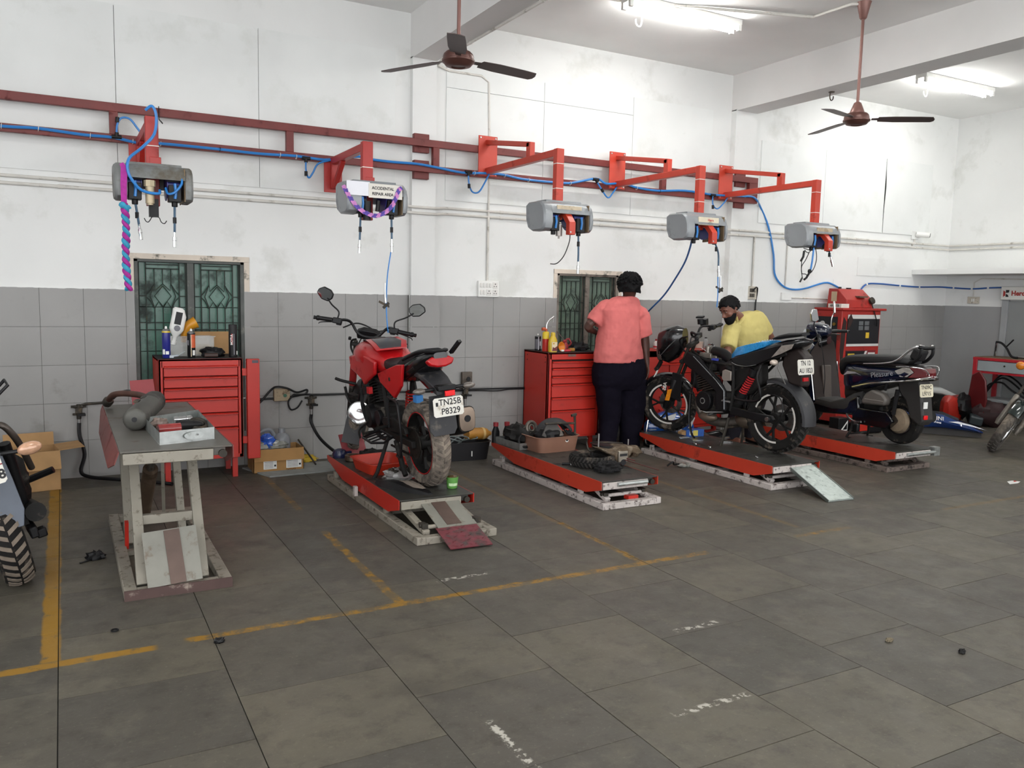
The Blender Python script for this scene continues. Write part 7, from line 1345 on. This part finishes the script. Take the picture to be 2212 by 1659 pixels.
# --- floor near the first cabinet
def carton(lab, loc, sx, sy, h, rz, flaps=(), mat=CARD):
    t = T('cardboard_box', lab, 'box', loc, rz)
    for a, b_ in (((-sx/2, -sy/2, 0), (sx/2, sy/2, .004)), ((-sx/2, -sy/2, 0), (sx/2, -sy/2+.004, h)), ((-sx/2, sy/2-.004, 0), (sx/2, sy/2, h)), ((-sx/2, -sy/2, 0), (-sx/2+.004, sy/2, h)), ((sx/2-.004, -sy/2, 0), (sx/2, sy/2, h))): B().box(a, b_).go('side', mat, t)
    for side, ang, L in flaps:
        a = rad(ang)
        if side == 'front': B().bar((0, -sy/2, h), (0, -sy/2-L*math.cos(a), h+L*math.sin(a)), sx, .004).go('flap', mat, t)
        if side == 'right': B().bar((sx/2, 0, h), (sx/2+L*math.cos(a), 0, h+L*math.sin(a)), sy, .004).go('flap', mat, t)
        if side == 'back': B().bar((0, sy/2, h), (0, sy/2+L*math.cos(a), h+L*math.sin(a)), sx, .004).go('flap', mat, t)
    return t
t = carton('open brown carton with printed labels holding scrap beside the first red cabinet', (1.58, 7.14, 0), .42, .26, .2, 0, (('front', -75, .1),), M('carton_brown', '#a37c4b', .85, var=.1))
for x0, x1 in ((-.13, -.02), (.06, .19)):
    l = B().box((x0, -.1335, .03), (x1, -.131, .105)).go('shipping_label', WHITE, t); b = B()
    for k in range(5): b.box((x0+.008, -.1342, .04+.012*k), (x1-.03, -.1334, .043+.012*k))
    b.box((x1-.022, -.1342, .05), (x1-.006, -.1334, .066)); b.go('label_print', INK, l, kind='stuff')
text('BAJAJ', .035, M('card_print', '#5d4326', .8), (.1, -.1325, .015), (-1, 0, 0), (0, 0, -1), t, ext=.0004)
t = T('plastic_jug', 'grey plastic jug with handle and spout in the brown carton', 'jug', (1.64, 7.17, .2)); B().lathe([(.07, -.1), (.075, .05), (.06, .09), (.03, .11), (.028, .15), (.024, .15)], n=22).go('jug_body', M('grey_jug', '#82868a', .35, var=.1), t); B().tube(spl([(-.06, 0, .08), (-.1, 0, .14), (-.17, 0, .13), (-.22, -.0, .08)], 5), .017, 8).go('spout_hose', M('grey_jug', '#82868a', .35), t)
t = T('plastic_bag', 'crumpled bright blue plastic bag in the brown carton', 'bag', (1.5, 7.09, .21)); B().lump((0, 0, .04), (.075, .06, .065), .35, 3, 11).go('film', M('blue_bag', '#2455b8', .25, var=.3, scale=18, coat=.5), t)
t = T('plastic_bag', 'crumpled clear plastic bag at the front of the brown carton', 'bag', (1.42, 7.06, .2)); B().lump((0, 0, .02), (.08, .05, .045), .45, 3.5, 13).lump((.16, .01, .02), (.09, .04, .035), .45, 3.5, 14).go('film', M('grey_film', '#8d8f88', .2, var=.35, scale=22, coat=.5), t)
t = T('floor_board', 'pale dusty board lying on the floor under the brown carton', 'board', (1.72, 7.0, 0)); B().prism([(-.26, -.18), (.22, -.15), (.34, -.12), (.34, .25), (-.4, .25)], (0, 0, .006), (1, 0, 0), (0, 1, 0), .012).go('board', M('dusty_board', '#8a8d8a', .9, var=.15, scale=12), t, smooth=False)
t = T('yellow_cloth', 'crumpled yellow cloth on the floor behind the brown carton', 'cloth', (1.87, 7.3, .012)); B().lump((0, 0, .02), (.11, .05, .04), .4, 3, 5, flatz=-.02).go('cloth', M('cloth_yellow', '#c0a22f', .8, var=.15), t)
t = T('metal_rod', 'thin steel rod leaning on the end of the brown carton', 'rod', (1.86, 7.2, .02)); B().tube([(-.05, .08, .2), (.06, -.1, .0)], .008, 7).go('rod', GREYIRON, t)
t = carton('open brown carton on the floor by the wall at the left edge', (-.24, 7.15, 0), .34, .3, .3, 8, (('right', 5, .17), ('front', -70, .14), ('back', 80, .1)))
t = T('debris', 'torn scrap of black rubber on the floor left of the raised lift', 'scrap', at(207, 1207, Z=0)); B().lump((0, 0, .01), (.05, .035, .03), .5, 4, 5, flatz=-.01).go('scrap', BLACK, t); B().tube([(-.02, -.02, .006), (-.08, -.06, .004)], .008, 6, flat=.5).go('strip', BLACK, t)
t = T('debris', 'small black clip on the floor in front of the raised lift', 'scrap', at(248, 1364, Z=0)); B().torus((0, 0, .006), .014, .004, (0, 0, 1), 14, 6).go('ring', BLACK, t)
t = T('debris', 'black crumb of rubber beside the cross line of yellow paint', 'scrap', at(474, 1388, Z=0)); B().lump((0, 0, .008), (.022, .016, .014), .5, 4, 9, flatz=-.008).go('scrap', BLACK, t)
t = T('paper_scrap', 'torn white paper on the floor near the right edge', 'paper', at(2187, 1043, Z=0)); B().prism([(-.09, -.03), (.02, -.035), (.1, -.01), (.06, .04), (-.02, .035)], (0, 0, .004), (1, 0, 0), (0, 1, .04), .002).go('sheet', WHITE, t, smooth=False); B().prism([(0, 0), (.04, .0), (.03, .02)], (.02, 0, .008), (1, 0, 0), (0, 1, .3), .002).go('red_print', RED, t, smooth=False)
t = T('debris', 'yellowish scrap of paper on the open floor', 'scrap', at(1921, 1385, Z=0)); B().lump((0, 0, .006), (.022, .012, .01), .5, 4, 3, flatz=-.006).go('scrap', M('scrap_tan', '#6d6350', .9), t)
t = T('debris', 'dark pebble on the open floor nearest the right edge', 'scrap', at(2078, 1411, Z=0)); B().lump((0, 0, .008), (.016, .014, .012), .4, 4, 4, flatz=-.008).go('scrap', DUSTY, t)
# --- on the lift under the red motorcycle
ZD = .2
t = T('blue_cap', 'navy plastic cap lying at the far end of the red motorcycle lift', 'cap', (1.945, 6.47, ZD)); B().lathe([(.055, 0), (.06, .03), (.045, .06), (.02, .07)], n=20).cb((.07, 0, .03), (.05, .035, .03)).go('cap_body', M('navy_plastic', '#1c2140', .25, var=.1), t)
t = T('metal_ring', 'brown metal ring lying under the front wheel of the red motorcycle', 'ring', (2.0, 6.3, ZD)); B().lathe([(.055, 0), (.062, .005), (.062, .045), (.055, .05), (.05, .045), (.05, .005)], n=26).go('ring', M('bronze_metal', '#6f6053', .35, .8, var=.2), t)
t = T('shock_absorber', 'black shock absorber with a bright rod lying on the red motorcycle lift', 'shock', (2.15, 6.3, ZD)); B().tube([(-.08, .03, .035), (.1, 0, .04)], .035, 14).lump((.0, 0, .04), (.08, .05, .045), .3, 3, 3).go('body', DUSTY, t); B().cyl((.1, 0, .045), (.24, -.03, .06), .008).go('rod', CHROME, t)
t = T('orange_tray', 'bright orange red plastic tray under the red motorcycle', 'tray', (2.1, 5.9, ZD)); TRAY = M('tray_orange', '#b8331f', .4, var=.08)
def rr_tray(t, sx, sy, h, mat, fl=.12, lip=.012, nm='tray_body'):
    def r_(k, z): return [V((math.copysign(abs(math.cos(a))**.35, math.cos(a))*sx/2*k, math.copysign(abs(math.sin(a))**.35, math.sin(a))*sy/2*k, z)) for a in [2*PI*j/40 for j in range(40)]]
    return B().ring([r_(.02, 0), r_(1-fl, 0), r_(1, h-.006), r_(1+lip/sx*2, h-.004), r_(1+lip/sx*2, h), r_(.985, h), r_(1-fl-.015, .006), r_(.02, .006)], False).go(nm, mat, t)
t.rotation_euler.z = rad(6); rr_tray(t, .36, .42, .085, TRAY)
t = T('plastic_bag', 'clear plastic bag of small metal parts behind the side stand', 'bag', (2.09, 5.53, ZD)); B().lump((0, 0, .03), (.1, .09, .05), .35, 3, 21, flatz=-.03).go('film', M('clear_film', '#a9a8a6', .15, var=.3, scale=18, alpha=.75, coat=.5), t)
b = B(); rq = random.Random(4)
for i in range(14): b.cb((rq.uniform(-.06, .08), rq.uniform(-.06, .05), .06+rq.uniform(0, .03)), (.03, .02, .015), (rq.uniform(0, 90), rq.uniform(0, 90), rq.uniform(0, 90)))
b.go('small_parts', GREYIRON, t, kind='stuff')
t = T('carton', 'small bright red carton with white panel behind the rear tyre', 'box', (2.2, 5.56, ZD), -20); B().box((-.07, -.05, 0), (.07, .05, .085)).go('carton_body', M('carton_bright_red', '#c2191c', .45), t, bevel=.002); B().box((.0, -.0515, .01), (.06, -.05, .07)).go('white_panel', WHITE, t)
t = T('undertray', 'long black moulded panel lying at the front of the red motorcycle lift', 'panel', (2.03, 5.26, ZD)); B().ring([[V((x-w_, y, .0)), V((x-w_*.6, y, h)), V((x+w_*.6, y, h)), V((x+w_, y, 0))] for x, y, w_, h in ((-.1, .22, .03, .02), (-.07, .12, .07, .04), (-.02, .0, .08, .045), (.03, -.12, .07, .03), (.08, -.2, .05, .02), (.1, -.24, .02, .01))]).go('panel', BLACK, t); B().ring([[V((x-w_, y, .03)), V((x-w_*.5, y, h)), V((x+w_*.5, y, h)), V((x+w_, y, .03))] for x, y, w_, h in ((.0, .05, .02, .045), (.03, -.05, .03, .06), (.06, -.13, .03, .05), (.08, -.18, .015, .035))]).go('dusty_top', M('tan_dust', '#6b6157', .8, var=.2), t)
t = T('grease_tub', 'green grease tub beside the rear tyre of the red motorcycle', 'tub', (2.345, 5.14, ZD)); B().lathe([(.032, 0), (.036, .004), (.043, .08), (.04, .08), (.034, .01)], n=24).go('tub_body', M('grease_green', '#5f9a4a', .45, var=.1), t); wrapc(t, .038, .02, .055, -150, -50, M('pale_green', '#b7d3a5', .5, var=.3, scale=60), 'label_print'); B().lump((0, 0, .076), (.036, .036, .016), .3, 4, 3).go('grease', M('brown_grease', '#5b4526', .4, var=.3), t)
# --- black tub by the wall
t = T('black_tub', 'black plastic tub of cables on the floor between the two lifts', 'tub', (3.22, 7.0, 0), -6); rr_tray(t, .62, .36, .17, M('tub_black', '#17161a', .5, var=.1), .08); b = B()
for k in range(4): b.tube(spl([(-.25+.08*k, -.05, .13), (-.15+.1*k, .02, .2), (-.05+.08*k, -.08, .19), (.05, -.02+.03*k, .15)], 5), .007, 6)
b.go('cable_tangle', M('grey_cable', '#7f8887', .5, var=.3, scale=8), t, kind='stuff'); B().box((.1, -.178, .04), (.11, -.176, .09)).go('paint_streak', WHITE, t)
t = T('boot_gaiter', 'ribbed tan plastic bellows lying across the black tub', 'bellows', (3.42, 6.98, .2)); pr = []
for k in range(16): pr.append((.055+.004*(k % 2), -.1+.012*k))
B().lathe([(.02, -.105)]+pr+[(.058, .09), (.05, .12), (.025, .15), (.02, .17)], (0, 0, .02), (1, .1, -.05), 20).go('bellows', M('tan_plastic', '#a9772c', .5, var=.1), t); B().lathe([(.06, .06), (.06, .085)], (0, 0, .02), (1, .1, -.05), 20, False).go('pale_band', M('pale_tan', '#cfae72', .6), t)
# --- on the third lift
t = T('engine_tray', 'galvanised tray with black engine parts at the far end of the third lift', 'tray', (3.55, 6.38, ZD), 4)
B().box((-.11, -.2, 0), (.13, .2, .003)).go('tray_floor', GALV, t)
for a, b_ in (((-.11, -.2, 0), (-.107, .2, .06)), ((.127, -.2, 0), (.13, .2, .06)), ((-.11, -.2, 0), (.13, -.197, .06)), ((-.11, .197, 0), (.13, .2, .06))): B().box(a, b_).go('tray_side', GALV, t)
t = T('engine_parts', 'black engine castings piled in the tray on the third lift', 'engine part', (3.55, 6.36, ZD+.004)); B().lump((-.0, .0, .1), (.12, .17, .1), .35, 2.6, 31, flatz=-.08).go('casting', DUSTY, t); B().torus((-.03, -.16, .07), .055, .012, (-.2, -1, .5)).go('intake_ring', BLACK, t); B().torus((.07, -.1, .17), .055, .016, (.2, -1, .3)).torus((.07, -.1, .17), .028, .01, (.2, -1, .3)).tube(spl([(-.07, -.05, .1), (.0, -.08, .16), (.07, -.05, .2)], 4), .012, 6).go('light_casting', ALU, t)
for i, x in enumerate((3.44, 3.55)):
    t = T('oil_bottle', ('black oil bottle with a maroon cap, left of the pair behind the engine tray', 'black oil bottle with a maroon cap, right of the pair behind the engine tray')[i], 'bottle', (x, 6.6-.01*i, ZD), 0, 'black bottles behind the engine tray'); X(secs(B(), [(0, 0, .035, .025), (.1, 0, .035, .025), (.14, 0, .02, .018), (.15, 0, .018, .018)], 16, 3), UPZ).go('bottle_body', BLACK, t); B().cyl((0, 0, .15), (0, 0, .185), .024).go('cap', M('cap_maroon', '#8a232a', .4), t)
t = T('parts_tub', 'brown plastic tub heaped with motorcycle parts on the third lift', 'tub', (3.735, 6.12, ZD), 3); rr_tray(t, .44, .31, .135, M('tub_brown', '#8a6452', .5, var=.06), .1, .014); B().cyl((.07, -.147, .1), (.07, -.151, .1), .017).go('sticker', WHITE, t); B().cyl((.07, -.151, .1), (.07, -.152, .1), .01).go('sticker_print', INK, t)
t = T('mudguard_part', 'dusty black mudguard and bracket lying in the brown tub', 'mudguard', (3.75, 6.13, ZD+.1))
fender((.02, 0, -.02), .19, .15, -1.1, 1.1).go('guard', FEND, t); B().prism([(-.16, .0), (-.1, .1), (.0, .09), (.04, .03), (.06, -.02), (-.1, -.03)], (0, -.1, .05), (1, 0, .05), (0, .2, 1), .012).go('bracket', M('dusty_grey_plastic', '#4a4744', .7, var=.25, dirt='#7a7066', damt=.2), t, bevel=.004); B().tube([(-.14, -.12, .15), (.02, -.11, .145), (.19, -.08, .13)], .01, 7).tube([(.185, -.08, .2), (.19, -.08, .12), (.18, -.1, .03)], .011, 7).tube([(.15, -.08, .2), (.2, -.08, .21)], .013, 6).go('stay', GREYIRON, t)
B().lump((-.05, -.03, .03), (.13, .1, .08), .4, 2.6, 71).go('black_clutter', BLACK, t)
for k in range(5): B().tube([(.06+.022*k, -.11, .09-.008*k), (.1+.02*k, -.11, .045-.006*k)], .009, 6).go('rib', BLACK, t)
t = T('tyre', 'dusty black tyre lying flat on the third lift', 'tyre', (3.7, 5.42, ZD)); wheel(t, 'carcass', (0, 0, 0), .18, .09, RUBBER, DUSTY, Mx.Translation((0, 0, .045)) @ Mx.Rotation(PI/2, 4, 'X'), spokes=3, disc=False, treadm=TRB, rr=.68)
t = T('crankcase', 'muddy brown crankcase half resting over the tyre on the third lift', 'engine part', (3.86, 5.42, ZD)); MUD = M('muddy_metal', '#5b4c3b', .75, .3, var=.35, scale=18, dirt='#8d8070', damt=.3, dscale=14)
B().prism([(-.16, .12), (-.03, .1), (.03, .13), (.14, .12), (.22, .1), (.26, .06), (.2, .05), (.15, .07), (.12, .03), (.1, -.0), (.0, -.0), (-.02, .05), (-.1, .085)], (0, -.05, .03), (1, -.05, 0), (0, 0, 1), .14).go('casting', MUD, t, bevel=.01); B().box((.005, -.14, .03), (.095, -.12, .12)).go('mount_face', M('clean_alloy', '#8d867b', .5, .6, var=.2), t, bevel=.006); B().box((.015, -.143, .08), (.085, -.139, .1)).cyl((.05, -.143, .03), (.05, -.139, .03), .025).go('slot', INK, t)
B().cyl((-.1, .0, .14), (-.1, .0, .25), .008).cyl((.18, -.02, .12), (.18, -.02, .19), .007).go('stud', STEEL, t); B().tube(spl([(-.13, 0, .12), (-.19, .0, .12), (-.2, .02, .18), (-.21, .0, .22)], 4), .007, 6).go('bent_rod', GREYIRON, t); B().torus((.02, .06, .155), .13, .005, (.1, .2, 1), 30, 6).go('gasket_rim', GREYIRON, t); B().cyl((.02, .06, .13), (.02, .06, .15), .12, n=28).go('black_pan', BLACK, t); B().cyl((.2, -.02, .09), (.26, -.02, .085), .05, n=16).go('lug', MUD, t)
B().tube([(.06, -.13, .05), (.16, -.45, .02)], .004, 6).tube([(.08, -.13, .06), (.12, -.2, .05)], .006, 6).go('cable', M('red_brown_cable', '#4c2320', .5), t)
t = T('rag', 'fluffy black rag lying in front of the tyre on the third lift', 'rag', (3.68, 5.17, ZD)); B().lump((0, 0, .03), (.11, .09, .05), .35, 5, 41, 30, 16, flatz=-.03).go('cloth', M('black_fluff', '#100f11', .95, var=.5, scale=40, bump=.6, bscale=60), t)
t = T('spark_plug', 'spark plug lead with a white end on the edge of the third lift', 'plug', (3.52, 5.47, ZD)); B().cyl((-.05, .03, .012), (.01, 0, .012), .01).go('lead', BLACK, t); B().cyl((.01, 0, .012), (.055, -.025, .012), .011).go('white_end', WHITE, t)
t = T('carton', 'small red carton lying inside the third lift base', 'box', at(1362, 1074, Z=.05)-V((0, 0, .01))); B().box((-.04, -.03, 0), (.05, .03, .03)).go('carton_body', RED, t)
# --- on and around the fourth lift
t = T('carton', 'blue and yellow printed carton on the fourth lift behind the front wheel', 'box', (5.42, 6.2, ZD), -8); B().box((-.1, -.045, 0), (.1, .045, .07)).go('carton_body', M('carton_blue', '#1c55a8', .4, var=.2, scale=30), t, bevel=.002); B().box((-.065, -.0465, .015), (-.03, -.045, .055)).go('white_panel', WHITE, t); B().box((-.025, -.0465, .008), (.03, -.045, .062)).go('yellow_panel', M('pale_yellow', '#d2c25a', .5), t); B().prism([(0, 0), (-.045, .01), (-.05, .03), (0, .05)], (-.1, 0, .012), (1, 0, 0), (0, 0, 1), .07).go('open_flap', CARD, t)
for lab, px, py, s in (('crumpled clear packet on the fourth lift beside the blue carton', 1476, 946, .06), ('crumpled clear packet under the front tyre of the black motorcycle', 1408, 929, .05)):
    t = T('plastic_packet', lab, 'packet', at(px, py, Z=ZD)); B().prism([(-s, -s*.5), (s*.8, -s*.6), (s, .0), (s*.4, s*.5), (-s*.6, s*.4)], (0, 0, .006), (1, 0, .03), (0, 1, .02), .008).go('film', M('bluish_film', '#8d96a0', .2, var=.3, scale=30, coat=.5), t, bevel=.003)
t = T('plastic_packet', 'dusty clear packet on the floor against the fourth lift base', 'packet', at(1478, 1008, Z=0)); B().lump((0, 0, .015), (.07, .05, .02), .45, 4, 51, flatz=-.015).go('film', M('grey_film', '#8d8f88', .2), t); B().tube(spl([(-.16, .05, .01), (-.12, .02, .05), (-.09, .04, .02), (-.06, .0, .03)], 4), .008, 6).go('black_strip', BLACK, t)
for lab, x0, y0, x1, y1, hd in (('straight silver rod lying on the fourth lift', 1496, 951, 1519, 951, 0), ('small open spanner on the fourth lift edge', 1494, 957, 1511, 962, 1), ('double ended spanner beside the centre stand on the fourth lift', 1556, 954, 1580, 955, 1), ('small spanner in front of the centre stand foot', 1560, 947, 1575, 946, 1)):
    a, c = at(x0, y0, Z=ZD+.006), at(x1, y1, Z=ZD+.006); t = T('spanner' if hd else 'rod', lab, 'tool', a); d = c-a; b = B().bar((0, 0, 0), d, .012, .005)
    if hd: b.cyl(V((0, 0, -.003)), V((0, 0, .003)), .014, n=6).cyl(d-V((0, 0, .003)), d+V((0, 0, .003)), .012, n=6)
    b.go('shank', CHROME, t)
for lab, px, py, Zz in (('shiny round nut on the edge of the fourth lift', 1503, 961, ZD), ('shiny bolt head near the edge of the fourth lift deck', 1534, 968, ZD), ('bright round bolt lying on the open front of the fourth lift', 1636, 990, ZD)):
    t = T('bolt', lab, 'bolt', at(px, py, Z=Zz)); B().lathe([(.01, 0), (.012, .008), (.008, .014)], n=10).cyl((0, 0, .01), (.0, .02, .014), .005, n=8).go('bolt_head', CHROME, t)
t = T('fairing', 'glossy blue and white fairing lying behind the front wheel of the black motorcycle', 'panel', (5.55, 6.72, .0), -10); BLF = M('fairing_blue', '#1d4f9c', .15, var=.1, coat=.6)
secs(B(), [(-.28, .2, .03, .06), (-.2, .2, .08, .13), (-.05, .2, .1, .18), (.1, .2, .1, .17), (.22, .18, .07, .12), (.28, .17, .03, .06)], 16, 2.5).go('shell', BLF, t); B().prism([(-.25, .28), (.02, .36), (.0, .3), (-.12, .26)], (0, -.1, 0), (1, 0, 0), (0, 0, 1), .012).go('white_flash', WHITE, t); B().prism([(.1, .08), (.22, .32), (.24, .31), (.14, .06)], (0, -.105, 0), (1, 0, 0), (0, 0, 1), .008).prism([(-.02, .08), (.05, .22), (.1, .22), (.04, .06)], (0, -.107, 0), (1, 0, 0), (0, 0, 1), .006).go('silver_trim', CHROME, t); B().tube(spl([(-.3, -.1, .3), (-.32, -.1, .12), (-.3, -.1, .05), (-.2, -.12, .05), (-.1, -.12, .1)], 5), .009, 7).go('chrome_bar', CHROME, t); B().box((-.25, -.08, 0), (.25, .08, .06)).go('lower_edge', BLACK, t)
t = T('exhaust_guard', 'silver edged black exhaust guard lying between the fourth lift and the cabinet', 'part', (6.05, 6.62, 0), -5); B().prism([(-.2, .02), (.15, .0), (.2, .06), (.05, .16), (-.12, .14)], (0, 0, 0), (1, 0, 0), (0, 0, 1), .14).go('guard', BGLOSS, t, bevel=.02); B().tube([(-.18, -.08, .16), (-.05, -.085, .07), (.16, -.085, .09)], .014, 8).go('silver_edge', CHROME, t); B().box((-.05, -.12, 0), (.2, -.08, .05)).go('tan_board', CARD, t)
# --- behind and right of the scooter
t = T('battery', 'black battery with white triangle mark on the floor behind the scooter', 'battery', (8.02, 6.62, 0)); B().box((-.09, -.07, 0), (.09, .07, .19)).go('case', BLACK, t, bevel=.006); B().prism([(-.06, .0), (.06, .0), (.06, .12)], (0, -.072, .04), (1, 0, 0), (0, 0, 1), .002).go('white_mark', WHITE, t, smooth=False); B().prism([(-.02, .012), (.05, .012), (.05, .09)], (0, -.0735, .04), (1, 0, 0), (0, 0, 1), .002).box((-.06, -.0735, .02), (.06, -.0715, .035)).go('white_mark', BLACK, t, smooth=False)
t = T('toolbox', 'red and black plastic case on the floor behind the scooter stand', 'case', (8.33, 6.55, 0)); B().box((-.2, -.1, 0), (.25, .1, .13)).go('case_body', BLACK, t, bevel=.02); B().box((-.16, -.104, .04), (0, -.1, .17)).box((.03, -.104, .08), (.15, -.1, .12)).go('red_panel', RED, t, bevel=.006)
t = T('scooter_fairing', 'large glossy blue scooter side panel with lettering lying on the floor', 'panel', (9.2, 6.2, 0)); a, c = at(1985, 935, Z=0), at(2122, 946, Z=0); L = (c-a).length; t.location = a; t.rotation_euler.z = math.atan2((c-a).y, (c-a).x)
PB = M('panel_blue', '#12336f', .14, var=.06, coat=.7)
B().ring([[V((x, 0, z0)), V((x, -w_*.6, z0+.02)), V((x, -w_, (z0+z1)/2)), V((x, -w_*.6, z1-.01)), V((x, .06, z1)), V((x, .3, z1*.75)), V((x, .34, .03))] for x, z0, z1, w_ in ((-.25, .05, .2, .02), (-.1, .06, .26, .05), (.1*L, .07, .27, .07), (.35*L, .08, .25, .08), (.6*L, .07, .19, .07), (.85*L, .06, .12, .05), (1.0*L, .05, .065, .02))]).go('shell', PB, t); B().ring([[V((x, -.01, 0)), V((x, .02, z1)), V((x, .3, z1)), V((x, .32, 0))] for x, z1 in ((-.2, .06), (.3*L, .085), (.7*L, .07), (.98*L, .05))]).go('inner_shell', DGRY, t); B().ring([[V((x, .04, z)), V((x, .25, z*.8)), V((x, .25, z*.8+.05)), V((x, .06, z+.03))] for x, z in ((.0, .24), (.35*L, .24), (.62*L, .17))]).go('black_top', BLACK, t)
text('DESTINI', .065, SILV, (.2*L, -.084, .205), (1, 0, -.05), (0, .45, 1), t, bold=.001); text('Prime', .032, SILV, (.28*L, -.092, .155), (1, 0, -.06), (0, .1, 1), t)
B().prism([(0, 0), (.2, -.03), (.4, -.07), (.24, -.02), (.1, .01)], (.45*L, -.075, .17), (1, 0, 0), (0, .3, 1), .004).go('silver_flash', SILV, t, smooth=False)
t = T('fairing_part', 'red fairing with a black belly lying in the heap by the workbench', 'panel', (10.05, 6.55, 0), 20); secs(B(), [(-.32, .2, .03, .12), (-.22, .22, .1, .18), (.0, .2, .13, .16), (.2, .2, .12, .17), (.32, .16, .05, .1)], 16, 2.6).go('shell', M('fairing_red', '#9c2318', .3, var=.1), t); B().lump((-.0, -.12, .26), (.2, .09, .16), .3, 2, 61).go('black_belly', BLACK, t); B().cb((.1, -.24, .1), (.26, .16, .12), (10, -12, 20)).go('grey_case', M('dark_slate', '#30383b', .4, var=.1), t, bevel=.02)
t = T('fairing_part', 'black curved scooter fairings stacked against the corner behind the blue panel', 'panel', (9.75, 6.95, 0), 10); secs(B(), [(-.4, .3, .05, .05), (-.2, .36, .1, .08), (.1, .36, .12, .09), (.35, .28, .06, .05)], 16, 2.6).go('shell', BGLOSS, t); B().tube(spl([(-.35, -.1, .3), (-.1, -.12, .3), (.2, -.13, .22)], 4), .01, 6).go('bright_edge', CHROME, t); B().lump((-.1, -.05, .14), (.3, .14, .14), .3, 2, 62, flatz=-.14).go('grey_clutter', DUSTY, t); B().box((-.3, -.25, .0), (-.1, -.15, .12)).go('yellow_block', M('dull_yellow', '#7d6a33', .6), t)
t = T('white_fairing', 'white plastic scooter panel lying against the corner wall', 'panel', (10.35, 7.05, .2), -35); secs(B(), [(-.35, .2, .03, .02), (-.2, .2, .09, .04), (.1, .17, .1, .05), (.35, .08, .05, .03)], 14, 2.6).go('shell', M('panel_white_paint', '#b9bcba', .4, var=.1), t); B().box((-.2, -.05, -.2), (.2, .05, .16)).go('grey_base', DUSTY, t)
t = T('red_mudguard', 'dark red mudguard standing upright against the workbench leg', 'mudguard', (10.25, 6.35, 0), 30); B().prism([(-.09, .0), (.09, .0), (.13, .3), (.1, .56), (.0, .62), (-.09, .5), (-.12, .25)], (0, 0, .1), (.6, 1, 0), (-.12, 0, 1), .03).go('guard', M('maroon_gloss', '#5e1a1c', .35, var=.15), t, bevel=.012); B().lump((.05, -.15, .15), (.15, .22, .16), .35, 2.4, 66, flatz=-.15).go('dark_clutter', M('dark_maroon', '#2a1214', .6, var=.3), t); B().prism([(0, 0), (.1, .05), (.13, .12), (.04, .06)], (-.15, -.3, .05), (1, -.3, 0), (0, 0, 1), .01).go('white_tab', M('tab_cream', '#b7ab97', .6), t)
# distinct labels for the tube lamps nearer the front
